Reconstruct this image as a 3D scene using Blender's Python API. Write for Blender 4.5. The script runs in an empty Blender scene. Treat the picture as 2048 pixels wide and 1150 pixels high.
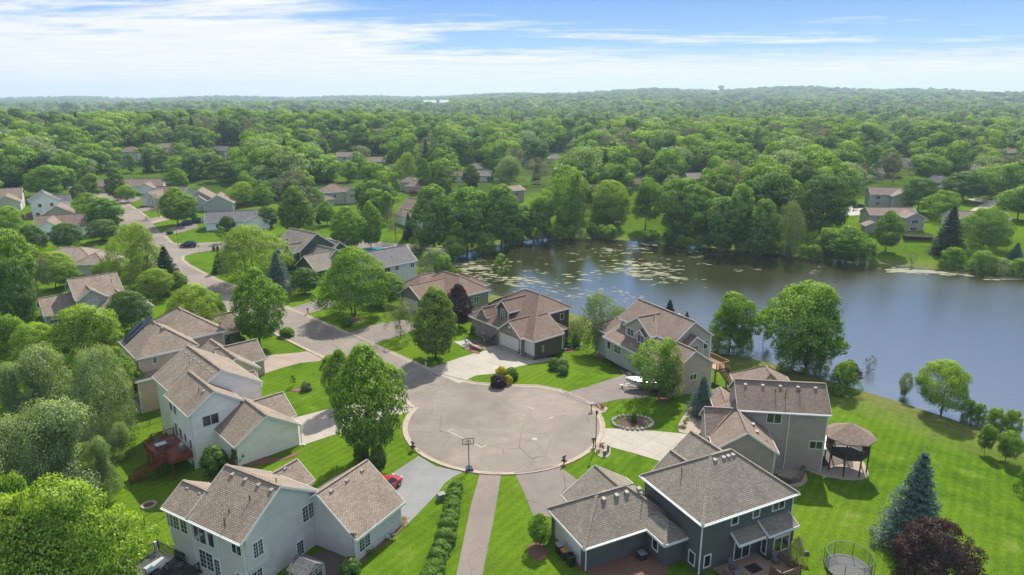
import bpy, bmesh, math, random
import numpy as np
from mathutils import Vector, Matrix
random.seed(7); RNG = np.random.default_rng(11)
R = math.radians
C = bpy.data.collections.new("place"); bpy.context.scene.collection.children.link(C)
SC = bpy.context.scene
# ------------------------------------------------------------------ camera
CAMH = 43.0; FPX = 1365.0; PITCH = R(15.6)
cam = bpy.data.cameras.new("camera"); co = bpy.data.objects.new("camera", cam); C.objects.link(co)
co.location = (0, 0, CAMH); co.rotation_euler = (R(90) - PITCH, 0, 0)
cam.sensor_width = 36; cam.lens = 36 * FPX / 2048; cam.clip_start = 0.5; cam.clip_end = 20000
SC.camera = co
# ------------------------------------------------------------------ light
SUN_AZ = R(17); SUN_EL = R(46)
sun = bpy.data.lights.new("sun", 'SUN'); so = bpy.data.objects.new("sun", sun); C.objects.link(so)
sun.energy = 5.0; sun.angle = R(0.55); sun.color = (1, .93, .80)
sd = Vector((math.sin(SUN_AZ) * math.cos(SUN_EL), math.cos(SUN_AZ) * math.cos(SUN_EL), math.sin(SUN_EL)))
so.rotation_euler = sd.to_track_quat('Z', 'Y').to_euler(); so.location = (0, 60, 90)
SC.view_settings.view_transform = 'Standard'; SC.view_settings.look = 'None'
SC.view_settings.gamma = 1; SC.view_settings.exposure = 0.56
W_ = bpy.data.worlds.new("World"); SC.world = W_; W_.use_nodes = True
SC.cycles.max_bounces = 5; SC.cycles.diffuse_bounces = 3; SC.cycles.glossy_bounces = 3
SC.cycles.transmission_bounces = 3; SC.cycles.transparent_max_bounces = 4; SC.cycles.volume_bounces = 0
SC.cycles.caustics_reflective = False; SC.cycles.caustics_refractive = False

class NT:
    def __init__(s, t): s.t = t; s.n = t.nodes; s.l = t.links
    def a(s, typ, ins=None, **kw):
        n = s.n.new(typ)
        for k, v in kw.items(): setattr(n, k, v)
        if ins:
            for k, v in ins.items():
                if isinstance(v, bpy.types.NodeSocket): s.l.new(v, n.inputs[k])
                else: n.inputs[k].default_value = v
        return n
    def m(s, op, a, b=0.0, c=0.0, clamp=False):
        n = s.a('ShaderNodeMath', {0: a, 1: b, 2: c}, operation=op, use_clamp=clamp); return n.outputs[0]
    def mr(s, v, a, b, c=0.0, d=1.0, sm=False):
        n = s.a('ShaderNodeMapRange', {0: v, 1: a, 2: b, 3: c, 4: d})
        if sm: n.interpolation_type = 'SMOOTHSTEP'
        return n.outputs[0]
    def noise(s, vec, scale, detail=3, rough=.55, dist=0):
        return s.a('ShaderNodeTexNoise', {'Vector': vec, 'Scale': scale, 'Detail': detail, 'Roughness': rough, 'Distortion': dist}).outputs[0]
    def mix(s, f, a, b, mode='MIX'):
        n = s.a('ShaderNodeMix', data_type='RGBA', blend_type=mode)
        for k, v in ((0, f), (6, a), (7, b)):
            if isinstance(v, bpy.types.NodeSocket): s.l.new(v, n.inputs[k])
            else: n.inputs[k].default_value = v if k == 0 else (v + (1,) if len(v) == 3 else v)
        return n.outputs[2]
    def hsv(s, c, v, h=.5, sat=1.0):
        n = s.a('ShaderNodeHueSaturation', {'Hue': h, 'Saturation': sat, 'Value': v})
        if isinstance(c, bpy.types.NodeSocket): s.l.new(c, n.inputs['Color'])
        else: n.inputs['Color'].default_value = c + (1,)
        return n.outputs[0]

# sky: physical sky with thin cloud; cover above the view added as fill light
w = NT(W_.node_tree); w.n.clear()
sky = w.a('ShaderNodeTexSky', sky_type='NISHITA', sun_disc=False, sun_elevation=SUN_EL, sun_rotation=SUN_AZ, altitude=300, air_density=1.0, dust_density=.6, ozone_density=2.5)
tc = w.a('ShaderNodeTexCoord').outputs['Generated']
sep = w.a('ShaderNodeSeparateXYZ', {0: tc})
X, Y, Z = sep.outputs
zz = w.m('MAXIMUM', Z, 0.0)
den = w.m('ADD', zz, .045)
px_ = w.m('DIVIDE', X, den); py_ = w.m('DIVIDE', Y, den)
vec = w.a('ShaderNodeCombineXYZ', {0: w.m('MULTIPLY', px_, .30), 1: w.m('ADD', w.m('MULTIPLY', py_, .62), w.m('MULTIPLY', px_, .08)), 2: 3.1}).outputs[0]
n1 = w.noise(vec, 1.0, 8, .6, .5)
n2 = w.noise(vec, 4.2, 5, .65, .3)
az = w.m('DIVIDE', X, w.m('MAXIMUM', Y, .05))
edge = w.mr(az, -.36, -.05, .145, .072, True)
edge2 = w.m('SUBTRACT', edge, w.mr(az, .05, .6, .004, .02))
lo = w.m('DIVIDE', w.m('SUBTRACT', edge2, zz), .024)
nn = w.m('ADD', w.m('MULTIPLY', w.m('SUBTRACT', n1, .5), 11.0), w.m('MULTIPLY', w.m('SUBTRACT', n2, .5), 5.0))
cov = w.mr(w.m('ADD', lo, nn), -.6, 2.2, 0, 1, True)
wisp = w.mr(w.m('ADD', w.m('MULTIPLY', n1, .6), w.m('MULTIPLY', n2, .4)), .63, .82, 0, .4, True)
lowband = w.mr(w.m('ADD', zz, w.m('MULTIPLY', w.m('SUBTRACT', n1, .5), .06)), .036, .062, .92, 0, True)
cov = w.m('MAXIMUM', w.m('MAXIMUM', cov, wisp), lowband)
cov = w.m('MAXIMUM', w.m('MULTIPLY', cov, .96), w.mr(zz, .25, .6, 0, .6))  # even cloud above the view, added to brighten and whiten the ambient light
shade = w.mr(n2, .3, .7, .9, 1.06)
cloudc = w.mix(1.0, (1.0 / .2138, 1.01 / .2138, 1.03 / .2138), w.a('ShaderNodeCombineXYZ', {0: shade, 1: shade, 2: shade}).outputs[0], 'MULTIPLY')
K = .145 * 2 ** .56
ramp = w.a('ShaderNodeValToRGB', {0: w.mr(zz, 0, .30)})
for k_, (p_, c_) in enumerate(((0, (.66, .82, 1.0)), (.22, (.40, .66, .99)), (.42, (.23, .47, .93)), (1, (.20, .40, .82)))):
    e_ = ramp.color_ramp.elements[k_] if k_ < 2 else ramp.color_ramp.elements.new(p_)
    e_.position = p_; e_.color = tuple(q / K / 10 for q in c_) + (1,)
lowc = w.mix(1.0, ramp.outputs[0], (10.0, 10.0, 10.0), 'MULTIPLY')
skyc = w.mix(w.mr(zz, .3, .6), lowc, sky.outputs[0])
col = w.mix(cov, skyc, cloudc)
bg = w.a('ShaderNodeBackground', {'Color': col, 'Strength': .145})
w.l.new(bg.outputs[0], w.a('ShaderNodeOutputWorld').inputs[0])

# ------------------------------------------------------------------ terrain
SHORE = [(-17,187),(-16,180),(-11,174.5),(-3,166),(8,158),(14,153),(20,146),(28,137),(38,128),(46,123.5),(52,118.5),(57,112.5),(62,107),(66,102.5),(70,97),(76,89),(84,79),(100,66),(150,50),(230,60),(260,120),(210,160),(165,170),(136,177),(124,181),(115,184.5),(107,190),(101,194),(86,199),(74,207),(60,213),(45,220),(30,227),(13,227),(1,220),(-7,212),(-14,199)]
SH = np.array(SHORE, float)
def shore_dist(x, y):
    x = np.asarray(x, float); y = np.asarray(y, float)
    d = np.full(x.shape, 1e9); inside = np.zeros(x.shape, bool)
    for i in range(len(SH)):
        ax, ay = SH[i]; bx, by = SH[(i + 1) % len(SH)]
        ex, ey = bx - ax, by - ay
        t = np.clip(((x - ax) * ex + (y - ay) * ey) / (ex * ex + ey * ey), 0, 1)
        d = np.minimum(d, np.hypot(x - ax - t * ex, y - ay - t * ey))
        c = ((ay > y) != (by > y))
        with np.errstate(divide='ignore', invalid='ignore'):
            xi = ax + (y - ay) * ex / (ey if ey else 1e-9)
        inside ^= c & (x < xi)
    return np.where(inside, -d, d)
def sm(t): t = np.clip(t, 0, 1); return t * t * (3 - 2 * t)
def hills(x, y):
    r = np.hypot(x, y); a = x / np.maximum(y, 1)
    right = sm((a + .25) / .45)
    h = 58 * sm((r - 900) / 3300) * right * (1 - .25 * sm((a - .42) / .2)) + 16 * sm((r - 3300) / 1500) * (1 - right)
    h = h + 5 * np.sin(x / 420.0) * np.sin(y / 610.0 + 1) * sm((r - 500) / 900)
    h = h + 9 * np.sin(a * 9.0 + .5) * np.sin(r / 900.0) * sm((r - 2000) / 1200) + 6 * np.sin(a * 31 + 2) * sm((r - 2600) / 900)
    h = h + 13 * np.exp(-((r - 640) / 170) ** 2) * sm((-.02 - a) / .2) + 5 * np.exp(-((r - 560) / 160) ** 2) * sm((a + .1) / .3)
    return h - 2.5 * sm((r - 350) / 600) * (1 - right)
def terr(x, y):
    x = np.asarray(x, float); y = np.asarray(y, float)
    d = shore_dist(x, y)
    z = -4.2 + .045 * np.clip(d, 0, 10) + 3.75 * sm((d - 12) / 34)
    z = z + (np.minimum(z, -2.85) - z) * sm((x - 25.5) / 8) * (1 - sm((y - 86) / 14))
    yl = -(x - 17.3) * .435 + (y - 53.8) * .9
    z = z + (np.minimum(z, -1.0) - z) * sm((.6 - yl) / 1.4) * sm((x - 17) / 2.5) * (y < 62)
    far = sm((y - 185) / 40) * sm((d - 4) / 30)
    z = z + 1.2 * far
    z = np.where(d < 0, -4.2 - 1.2 * np.clip(-d / 3, 0, 1), z)
    e = -(x + 27 + .55 * (y - 50))
    z = z - 2.6 * sm((e + 7) / 8) * (1 - sm((y - 108) / 22)) * (d > 40)
    z = z * sm((np.hypot(x + 1.1, y - 85.4) - 15) / 9) * np.where((x > 8) & (x < 26) & (y > 84) & (y < 103), sm((x - 20) / 6), 1)
    return z + hills(x, y) * (d > 40)
def T(x, y): return float(terr(np.array([x]), np.array([y]))[0])
def ray(px, py):
    u = (px - 1024) / FPX; v = -(py - 575) / FPX
    return u, math.cos(PITCH) + v * math.sin(PITCH), -math.sin(PITCH) + v * math.cos(PITCH)
def at_z(px, py, z):
    dx, dy, dz = ray(px, py); t = (z - CAMH) / dz; return dx * t, dy * t
def G(px, py, up=0.0):                       # where a line of sight meets the ground (plus a height)
    z = up
    for _ in range(14):
        x, y = at_z(px, py, z); z = .5 * z + .5 * (T(x, y) + up)
    return x, y, T(x, y)
def pix(x, y, z):
    rz = z - CAMH; d = y * math.cos(PITCH) - rz * math.sin(PITCH); v = y * math.sin(PITCH) + rz * math.cos(PITCH)
    return 1024 + FPX * x / d, 575 - FPX * v / d, d

# ------------------------------------------------------------------ materials
MATS = {}
def new_mat(name):
    m = bpy.data.materials.new(name); m.use_nodes = True; MATS[name] = m
    t = NT(m.node_tree); t.n.clear(); t.out = t.a('ShaderNodeOutputMaterial'); return m, t
def simple(name, col, rough=.6, var=.12, scale=3.0, metal=0, bump=0, spec=.4):
    m, t = new_mat(name)
    pos = t.a('ShaderNodeTexCoord').outputs['Object']
    n = t.noise(pos, scale, 5, .6)
    c = t.mix(n, tuple(max(0, q * (1 - var)) for q in col), tuple(min(1, q * (1 + var)) for q in col))
    p = t.a('ShaderNodeBsdfPrincipled', {'Base Color': c, 'Roughness': rough, 'Metallic': metal, 'Specular IOR Level': spec})
    if bump: t.l.new(t.a('ShaderNodeBump', {'Height': t.noise(pos, scale * 4, 4), 'Distance': bump, 'Strength': .6}).outputs[0], p.inputs['Normal'])
    t.l.new(p.outputs[0], t.out.inputs[0]); return m
def shingle(name, a, b, dark):
    m, t = new_mat(name)
    uv = t.a('ShaderNodeTexCoord').outputs['UV']
    br = t.a('ShaderNodeTexBrick', {'Vector': uv, 'Color1': a + (1,), 'Color2': b + (1,), 'Mortar': dark + (1,), 'Scale': 1.0, 'Mortar Size': .022, 'Mortar Smooth': .3, 'Bias': 0.0, 'Brick Width': .36, 'Row Height': .17}, offset=.5)
    n = t.noise(uv, .35, 4, .6); n2 = t.noise(uv, 9, 3, .7)
    c = t.hsv(br.outputs[0], t.m('MULTIPLY', t.mr(n, .3, .7, .86, 1.12), t.mr(n2, .3, .7, .82, 1.18)))
    st = t.noise(t.a('ShaderNodeMapping', {'Vector': uv, 'Scale': (1.1, .12, 1)}).outputs[0], 1, 3)
    c = t.hsv(c, t.mr(st, .35, .7, 1.05, .88))
    p = t.a('ShaderNodeBsdfPrincipled', {'Base Color': c, 'Roughness': .85, 'Specular IOR Level': .35})
    sp = t.a('ShaderNodeSeparateXYZ', {0: uv})
    saw = t.m('FRACT', t.m('DIVIDE', sp.outputs[1], .17))
    t.l.new(t.a('ShaderNodeBump', {'Height': t.m('ADD', t.m('MULTIPLY', saw, -1.0), n2), 'Distance': .02, 'Strength': .8}).outputs[0], p.inputs['Normal'])
    t.l.new(p.outputs[0], t.out.inputs[0]); return m
def siding(name, col, step=.17, shake=False):
    m, t = new_mat(name)
    uv = t.a('ShaderNodeTexCoord').outputs['UV']; sp = t.a('ShaderNodeSeparateXYZ', {0: uv})
    saw = t.m('FRACT', t.m('DIVIDE', sp.outputs[1], step))
    line = t.mr(saw, .0, .13, .62, 1.0)
    row = t.m('FLOOR', t.m('DIVIDE', sp.outputs[1], step))
    cx = t.a('ShaderNodeCombineXYZ', {0: t.m('MULTIPLY', sp.outputs[0], .4), 1: t.m('MULTIPLY', row, 3.7)}).outputs[0]
    n = t.noise(cx, 1.0, 2); dirt = t.noise(uv, .7, 5, .6)
    v = t.m('MULTIPLY', t.m('MULTIPLY', line, t.mr(n, .3, .7, .94, 1.05)), t.mr(dirt, .3, .75, 1.06, .9))
    c = t.hsv(col, v)
    p = t.a('ShaderNodeBsdfPrincipled', {'Base Color': c, 'Roughness': .6, 'Specular IOR Level': .35})
    t.l.new(t.a('ShaderNodeBump', {'Height': saw, 'Distance': .02, 'Strength': .6}).outputs[0], p.inputs['Normal'])
    t.l.new(p.outputs[0], t.out.inputs[0]); return m
def masonry(name, a, b, mortar, w_=.45, h_=.2):
    m, t = new_mat(name)
    uv = t.a('ShaderNodeTexCoord').outputs['UV']
    br = t.a('ShaderNodeTexBrick', {'Vector': uv, 'Color1': a + (1,), 'Color2': b + (1,), 'Mortar': mortar + (1,), 'Scale': 1.0, 'Mortar Size': .02, 'Bias': 0.0, 'Brick Width': w_, 'Row Height': h_})
    c = t.hsv(br.outputs[0], t.mr(t.noise(uv, 2.2, 4), .3, .7, .7, 1.3))
    p = t.a('ShaderNodeBsdfPrincipled', {'Base Color': c, 'Roughness': .85})
    t.l.new(t.a('ShaderNodeBump', {'Height': br.outputs[1], 'Distance': .015, 'Strength': -.6}).outputs[0], p.inputs['Normal'])
    t.l.new(p.outputs[0], t.out.inputs[0]); return m
def asphalt(name, col, patch=.25, crack=.8, spot=1.0):
    m, t = new_mat(name)
    pos = t.a('ShaderNodeNewGeometry').outputs['Position']
    big = t.noise(pos, .09, 5, .6, .8); mid = t.noise(pos, .6, 5, .65); fine = t.noise(pos, 9, 3, .7)
    v = t.m('MULTIPLY', t.m('MULTIPLY', t.mr(big, .35, .65, 1 - patch, 1 + patch * .6), t.mr(mid, .3, .7, .9, 1.1)), t.mr(fine, .3, .7, .88, 1.12))
    c = t.hsv(col, v)
    wp = t.a('ShaderNodeVectorMath', {0: pos, 1: t.a('ShaderNodeTexNoise', {'Vector': pos, 'Scale': .35, 'Detail': 4}).outputs[1]}, operation='ADD').outputs[0]
    vo = t.a('ShaderNodeTexVoronoi', {'Vector': wp, 'Scale': .16}, feature='DISTANCE_TO_EDGE').outputs[0]
    cr = t.m('MULTIPLY', t.mr(vo, .0015, .008, 1, 0), t.mr(t.noise(pos, .12, 2), .48, .56, 0, crack))
    c = t.mix(cr, c, tuple(q * .3 for q in col))
    p = t.a('ShaderNodeBsdfPrincipled', {'Base Color': c, 'Roughness': .85, 'Specular IOR Level': .3})
    t.l.new(t.a('ShaderNodeBump', {'Height': fine, 'Distance': .01, 'Strength': .5}).outputs[0], p.inputs['Normal'])
    t.l.new(p.outputs[0], t.out.inputs[0]); return m
def concrete(name, col, joint=3.0, rot=.8):
    m, t = new_mat(name)
    pos = t.a('ShaderNodeNewGeometry').outputs['Position']
    mp = t.a('ShaderNodeMapping', {'Vector': pos, 'Rotation': (0, 0, rot)}).outputs[0]
    br = t.a('ShaderNodeTexBrick', {'Vector': mp, 'Color1': (1, 1, 1, 1), 'Color2': (.93, .93, .94, 1), 'Mortar': (.55, .53, .5, 1), 'Scale': 1.0, 'Mortar Size': .025, 'Brick Width': joint, 'Row Height': joint}, offset=0)
    big = t.noise(pos, .5, 5, .6); fine = t.noise(pos, 12, 3)
    c = t.mix(1.0, t.hsv(col, t.m('MULTIPLY', t.mr(big, .3, .7, .9, 1.08), t.mr(fine, .3, .7, .93, 1.06))), br.outputs[0], 'MULTIPLY')
    p = t.a('ShaderNodeBsdfPrincipled', {'Base Color': c, 'Roughness': .8, 'Specular IOR Level': .3})
    t.l.new(p.outputs[0], t.out.inputs[0]); return m
def foliage(name, col, trans=.42, var=.5, tips=None, gloss=.02):
    m, t = new_mat(name)
    oi = t.a('ShaderNodeObjectInfo').outputs['Random']
    pos = t.a('ShaderNodeNewGeometry').outputs['Position']
    n = t.noise(pos, .45, 3, .6); f = t.noise(pos, 4.6, 2, .8)
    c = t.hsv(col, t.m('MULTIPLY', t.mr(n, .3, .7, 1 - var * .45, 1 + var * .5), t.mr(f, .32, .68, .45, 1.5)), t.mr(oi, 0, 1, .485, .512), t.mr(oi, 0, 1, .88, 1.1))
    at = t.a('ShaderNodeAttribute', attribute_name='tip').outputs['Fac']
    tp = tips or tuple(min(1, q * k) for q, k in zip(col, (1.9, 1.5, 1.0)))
    c = t.mix(t.m('MULTIPLY', at, .95), c, tp)  # tip colour also stands in for sunlight on crown tops
    c2 = t.mix(1.0, c, (1.35, 1.35, .55), 'MULTIPLY')
    d = t.a('ShaderNodeBsdfDiffuse', {'Color': c}); tr = t.a('ShaderNodeBsdfTranslucent', {'Color': c2})
    g = t.a('ShaderNodeBsdfGlossy', {'Color': (.9, .95, 1, 1), 'Roughness': .55})
    s1 = t.a('ShaderNodeMixShader', {0: trans, 1: d.outputs[0], 2: tr.outputs[0]})
    s2 = t.a('ShaderNodeMixShader', {0: gloss, 1: s1.outputs[0], 2: g.outputs[0]})
    t.l.new(s2.outputs[0], t.out.inputs[0]); return m

def grass_mat():
    m, t = new_mat('lawn')
    pos = t.a('ShaderNodeNewGeometry').outputs['Position']; sp = t.a('ShaderNodeSeparateXYZ', {0: pos})
    big = t.noise(pos, .045, 5, .6, .6); mid = t.noise(pos, .35, 5, .65, .4); fine = t.noise(pos, 5.5, 4, .75)
    c = t.mix(t.mr(big, .35, .65), (.058, .125, .009), (.122, .195, .018))
    c = t.mix(t.mr(mid, .35, .68), c, (.088, .160, .010))
    dry = t.m('MULTIPLY', t.mr(mid, .55, .78, 0, 1, True), t.mr(t.noise(pos, .07, 3), .46, .60, .1, .85, True))
    c = t.mix(dry, c, (.165, .175, .055))
    mp = t.a('ShaderNodeMapping', {'Vector': pos, 'Rotation': (0, 0, .62)}).outputs[0]
    st = t.a('ShaderNodeTexWave', {'Vector': mp, 'Scale': .28, 'Distortion': 1.2, 'Detail': 2.0}, wave_profile='SIN').outputs[1]
    c = t.hsv(c, t.m('MULTIPLY', t.m('MULTIPLY', t.mr(st, 0, 1, .93, 1.07), t.mr(fine, .28, .72, .55, 1.4)), t.mr(mid, .3, .7, .82, 1.16)))
    # rough ground near the water
    bank = t.mr(sp.outputs[2], -3.92, -3.6, 1, 0, True)
    bn = t.noise(pos, .8, 5, .7)
    c = t.mix(t.m('MULTIPLY', bank, t.mr(bn, .3, .55, .35, 1)), c, t.mix(t.mr(bn, .4, .7), (.10, .13, .03), (.20, .17, .09)))
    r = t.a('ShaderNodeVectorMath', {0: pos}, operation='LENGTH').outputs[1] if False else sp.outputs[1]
    wood_floor_shade = t.m('MULTIPLY', t.mr(r, 225, 330, 0, .85, True), t.mr(t.noise(pos, .02, 3), .45, .58, .35, 1))
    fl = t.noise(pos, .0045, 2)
    c = t.mix(wood_floor_shade, c, t.mix(t.mr(fl, .45, .55), (.035, .06, .015), (.05, .075, .02)))  # dark woodland floor, with shade under the trees painted into the colour
    c = t.mix(t.mr(r, 950, 1100, 0, 1), c, (.15, .2, .07))
    p = t.a('ShaderNodeBsdfPrincipled', {'Base Color': c, 'Roughness': .9, 'Specular IOR Level': 0.0})
    t.l.new(t.a('ShaderNodeBump', {'Height': t.m('ADD', fine, t.m('MULTIPLY', t.noise(pos, 1.4, 3), 1.2)), 'Distance': .09, 'Strength': .9}).outputs[0], p.inputs['Normal'])
    t.l.new(p.outputs[0], t.out.inputs[0]); return m
def water_mat():
    m, t = new_mat('water')
    pos = t.a('ShaderNodeNewGeometry').outputs['Position']
    calm = t.mr(t.noise(pos, .012, 3, .5, .5), .42, .6, .5, 1.0, True)
    sp = t.a('ShaderNodeSeparateXYZ', {0: pos})
    open_ = t.mr(t.m('ADD', t.m('MULTIPLY', sp.outputs[0], .55), t.m('MULTIPLY', sp.outputs[1], -1.0)), -185, -120, .3, 1.0, True)
    mp = t.a('ShaderNodeMapping', {'Vector': pos, 'Rotation': (0, 0, .3), 'Scale': (1.0, 1.7, 1)}).outputs[0]
    h = t.m('ADD', t.noise(mp, 3.2, 4, .68), t.m('MULTIPLY', t.noise(mp, .5, 2), .8))
    amp = t.m('MULTIPLY', calm, open_)
    bmp = t.a('ShaderNodeBump', {'Height': t.m('MULTIPLY', h, amp), 'Distance': .06, 'Strength': 1.0})
    c = t.mix(t.noise(pos, .05, 4), (.030, .028, .011), (.044, .040, .016))
    p = t.a('ShaderNodeBsdfPrincipled', {'Base Color': c, 'Roughness': .03, 'IOR': 2.9, 'Specular IOR Level': 1.0, 'Normal': bmp.outputs[0]})
    t.l.new(p.outputs[0], t.out.inputs[0]); return m
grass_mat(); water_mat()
shingle('roof_warm', (0.341, 0.273, 0.210), (0.232, 0.189, 0.147), (0.087, 0.072, 0.057))
shingle('roof_grey', (0.290, 0.254, 0.208), (0.203, 0.179, 0.149), (0.081, 0.071, 0.060))
shingle('roof_brown', (0.260, 0.179, 0.135), (0.176, 0.118, 0.092), (0.065, 0.045, 0.034))
shingle('roof_slate', (0.195, 0.189, 0.195), (0.137, 0.133, 0.140), (0.058, 0.058, 0.062))
shingle('roof_taupe', (0.286, 0.216, 0.172), (0.202, 0.151, 0.121), (0.078, 0.058, 0.046))
siding('side_grey', (.60, .575, .545)); siding('side_white', (.88, .86, .82)); siding('side_tan', (.48, .40, .31))
siding('side_sage', (.44, .44, .40)); siding('side_green', (.075, .088, .072)); siding('side_beige', (.5, .46, .37))
siding('side_olive', (.22, .21, .17)); siding('side_brown', (.105, .075, .062)); siding('side_taupe', (.42, .365, .31))
siding('side_mocha', (.40, .335, .285)); siding('side_dark', (.105, .108, .103)); siding('side_dove', (.6, .59, .54))
masonry('stone', (.30, .22, .18), (.17, .13, .115), (.33, .30, .27)); masonry('retaining', (.20, .15, .13), (.13, .10, .09), (.06, .05, .045), .4, .18)
masonry('pavers', (.24, .18, .16), (.17, .13, .12), (.10, .08, .07), .4, .2)
simple('white', (.72, .73, .72), .45, .05); simple('white_door', (.62, .60, .57), .5, .05); simple('vent', (.30, .28, .25), .6)
simple('dark_metal', (.03, .03, .032), .45); simple('galv', (.35, .36, .37), .4, .08, 3, .6); simple('rubber', (.018, .018, .018), .8)
simple('redwood', (.17, .045, .026), .6, .25, 4); simple('deckwood', (.20, .13, .09), .7, .25, 4); simple('cedar', (.30, .165, .075), .65, .25, 4)
simple('darkwood', (.065, .045, .035), .6, .2, 4); simple('greydeck', (.055, .053, .055), .7); simple('deck_fawn', (.23, .17, .13), .7, .2, 4)
simple('found', (.36, .36, .34), .9, .12); simple('bark', (.085, .065, .05), .95, .35, 6, 0, .02); simple('bark_grey', (.17, .15, .13), .95, .3, 6)
simple('mulch', (.16, .085, .06), .95, .5, 9, 0, .05); simple('gravel', (.33, .27, .22), .95, .35, 7, 0, .04); simple('soil', (.085, .06, .042), .95, .4, 6, 0, .05)
simple('rock', (.33, .30, .27), .9, .35, 2, 0, .05); simple('boulder', (.30, .27, .24), .9, .3, 2, 0, .05)
asphalt('road', (.205, .178, .150), .2, .85); asphalt('drive_dark', (.18, .155, .138), .12, .8); asphalt('drive_seal', (.205, .21, .215), .08, .15); asphalt('path', (.20, .17, .15), .12, .5)
asphalt('tarpatch', (.188, .168, .146), .25, .2)
concrete('concrete', (.345, .315, .27)); concrete('concrete_tan', (.30, .245, .2), 3.2, .5); concrete('kerb', (.36, .30, .235), 1.9, .3)
def glass():
    m, t = new_mat('glass')
    pos = t.a('ShaderNodeTexCoord').outputs['Object']
    c = t.mix(t.mr(t.noise(pos, .8, 2), .4, .6), (.012, .016, .02), (.05, .055, .055))
    p = t.a('ShaderNodeBsdfPrincipled', {'Base Color': c, 'Roughness': .04, 'Specular IOR Level': .9})
    t.l.new(p.outputs[0], t.out.inputs[0])
glass()
def paint(name, col, rough=.25, coat=.8):
    m, t = new_mat(name)
    n = t.noise(t.a('ShaderNodeTexCoord').outputs['Object'], 1.5, 3)
    p = t.a('ShaderNodeBsdfPrincipled', {'Base Color': t.hsv(col, t.mr(n, .3, .7, .92, 1.08)), 'Roughness': rough, 'Coat Weight': coat, 'Coat Roughness': .05, 'Metallic': .15})
    t.l.new(p.outputs[0], t.out.inputs[0])
paint('paint_red', (.42, .012, .02)); paint('paint_navy', (.018, .022, .035)); paint('paint_black', (.014, .014, .016)); paint('paint_white', (.7, .72, .72)); paint('paint_silver', (.35, .36, .38))
paint('teal', (.02, .12, .13), .4, .3); paint('sign_red', (.5, .01, .012), .4, .2); paint('pool_blue', (.03, .38, .55), .08, .5); paint('solar', (.015, .025, .05), .5, .1); paint('blue_bin', (.012, .025, .07), .45, .1); paint('tan_lid', (.33, .17, .05), .5, .1)
simple('line_white', (.42, .41, .38), .7, .1); simple('algae', (.19, .195, .105), .8, .35, 1.2); simple('petal_red', (.35, .02, .06), .7, .4, 8); simple('shed_wall', (.42, .38, .31), .6); simple('shed_door', (.10, .065, .05), .6)
simple('cushion', (.12, .13, .14), .8); simple('beige_cloth', (.42, .35, .27), .8); simple('flag_red', (.4, .05, .06), .8); simple('table_pale', (.36, .40, .42), .35)
simple('plastic_green', (.13, .17, .14), .5); simple('net', (.02, .05, .05), .7); simple('mesh_mat', (.09, .09, .095), .7)
FOL = {
 'maple': ((.052, .140, .017), .35, (.30, .46, .045)), 'maple_y': ((.105, .205, .024), .39, (.38, .52, .06)), 'linden': ((.045, .118, .016), .31, (.26, .38, .05)),
 'cotton': ((.072, .165, .030), .35, (.28, .44, .07)), 'willow': ((.115, .185, .068), .35, (.36, .46, .19)), 'locust': ((.115, .215, .028), .39, (.38, .50, .07)),
 'spruce': ((.032, .070, .032), .12, (.07, .12, .045)), 'blue': ((.062, .115, .098), .12, (.13, .21, .19)), 'purple': ((.040, .018, .024), .3, (.085, .048, .048)),
 'grey': ((.16, .15, .11), .25, (.22, .21, .15)), 'dark': ((.034, .095, .020), .29, (.17, .28, .045)), 'birch': ((.11, .175, .055), .39, (.24, .30, .11)),
 'boxwood': ((.055, .14, .018), .3, (.18, .32, .04)), 'gold': ((.46, .42, .012), .31, (.6, .5, .02)), 'variegated': ((.26, .29, .09), .31, (.46, .45, .2)), 'reed': ((.15, .24, .035), .31, (.26, .32, .07))}
for k, (c, tr, tp) in FOL.items(): foliage('leaf_' + k, c, tr, .5, tp)
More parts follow.
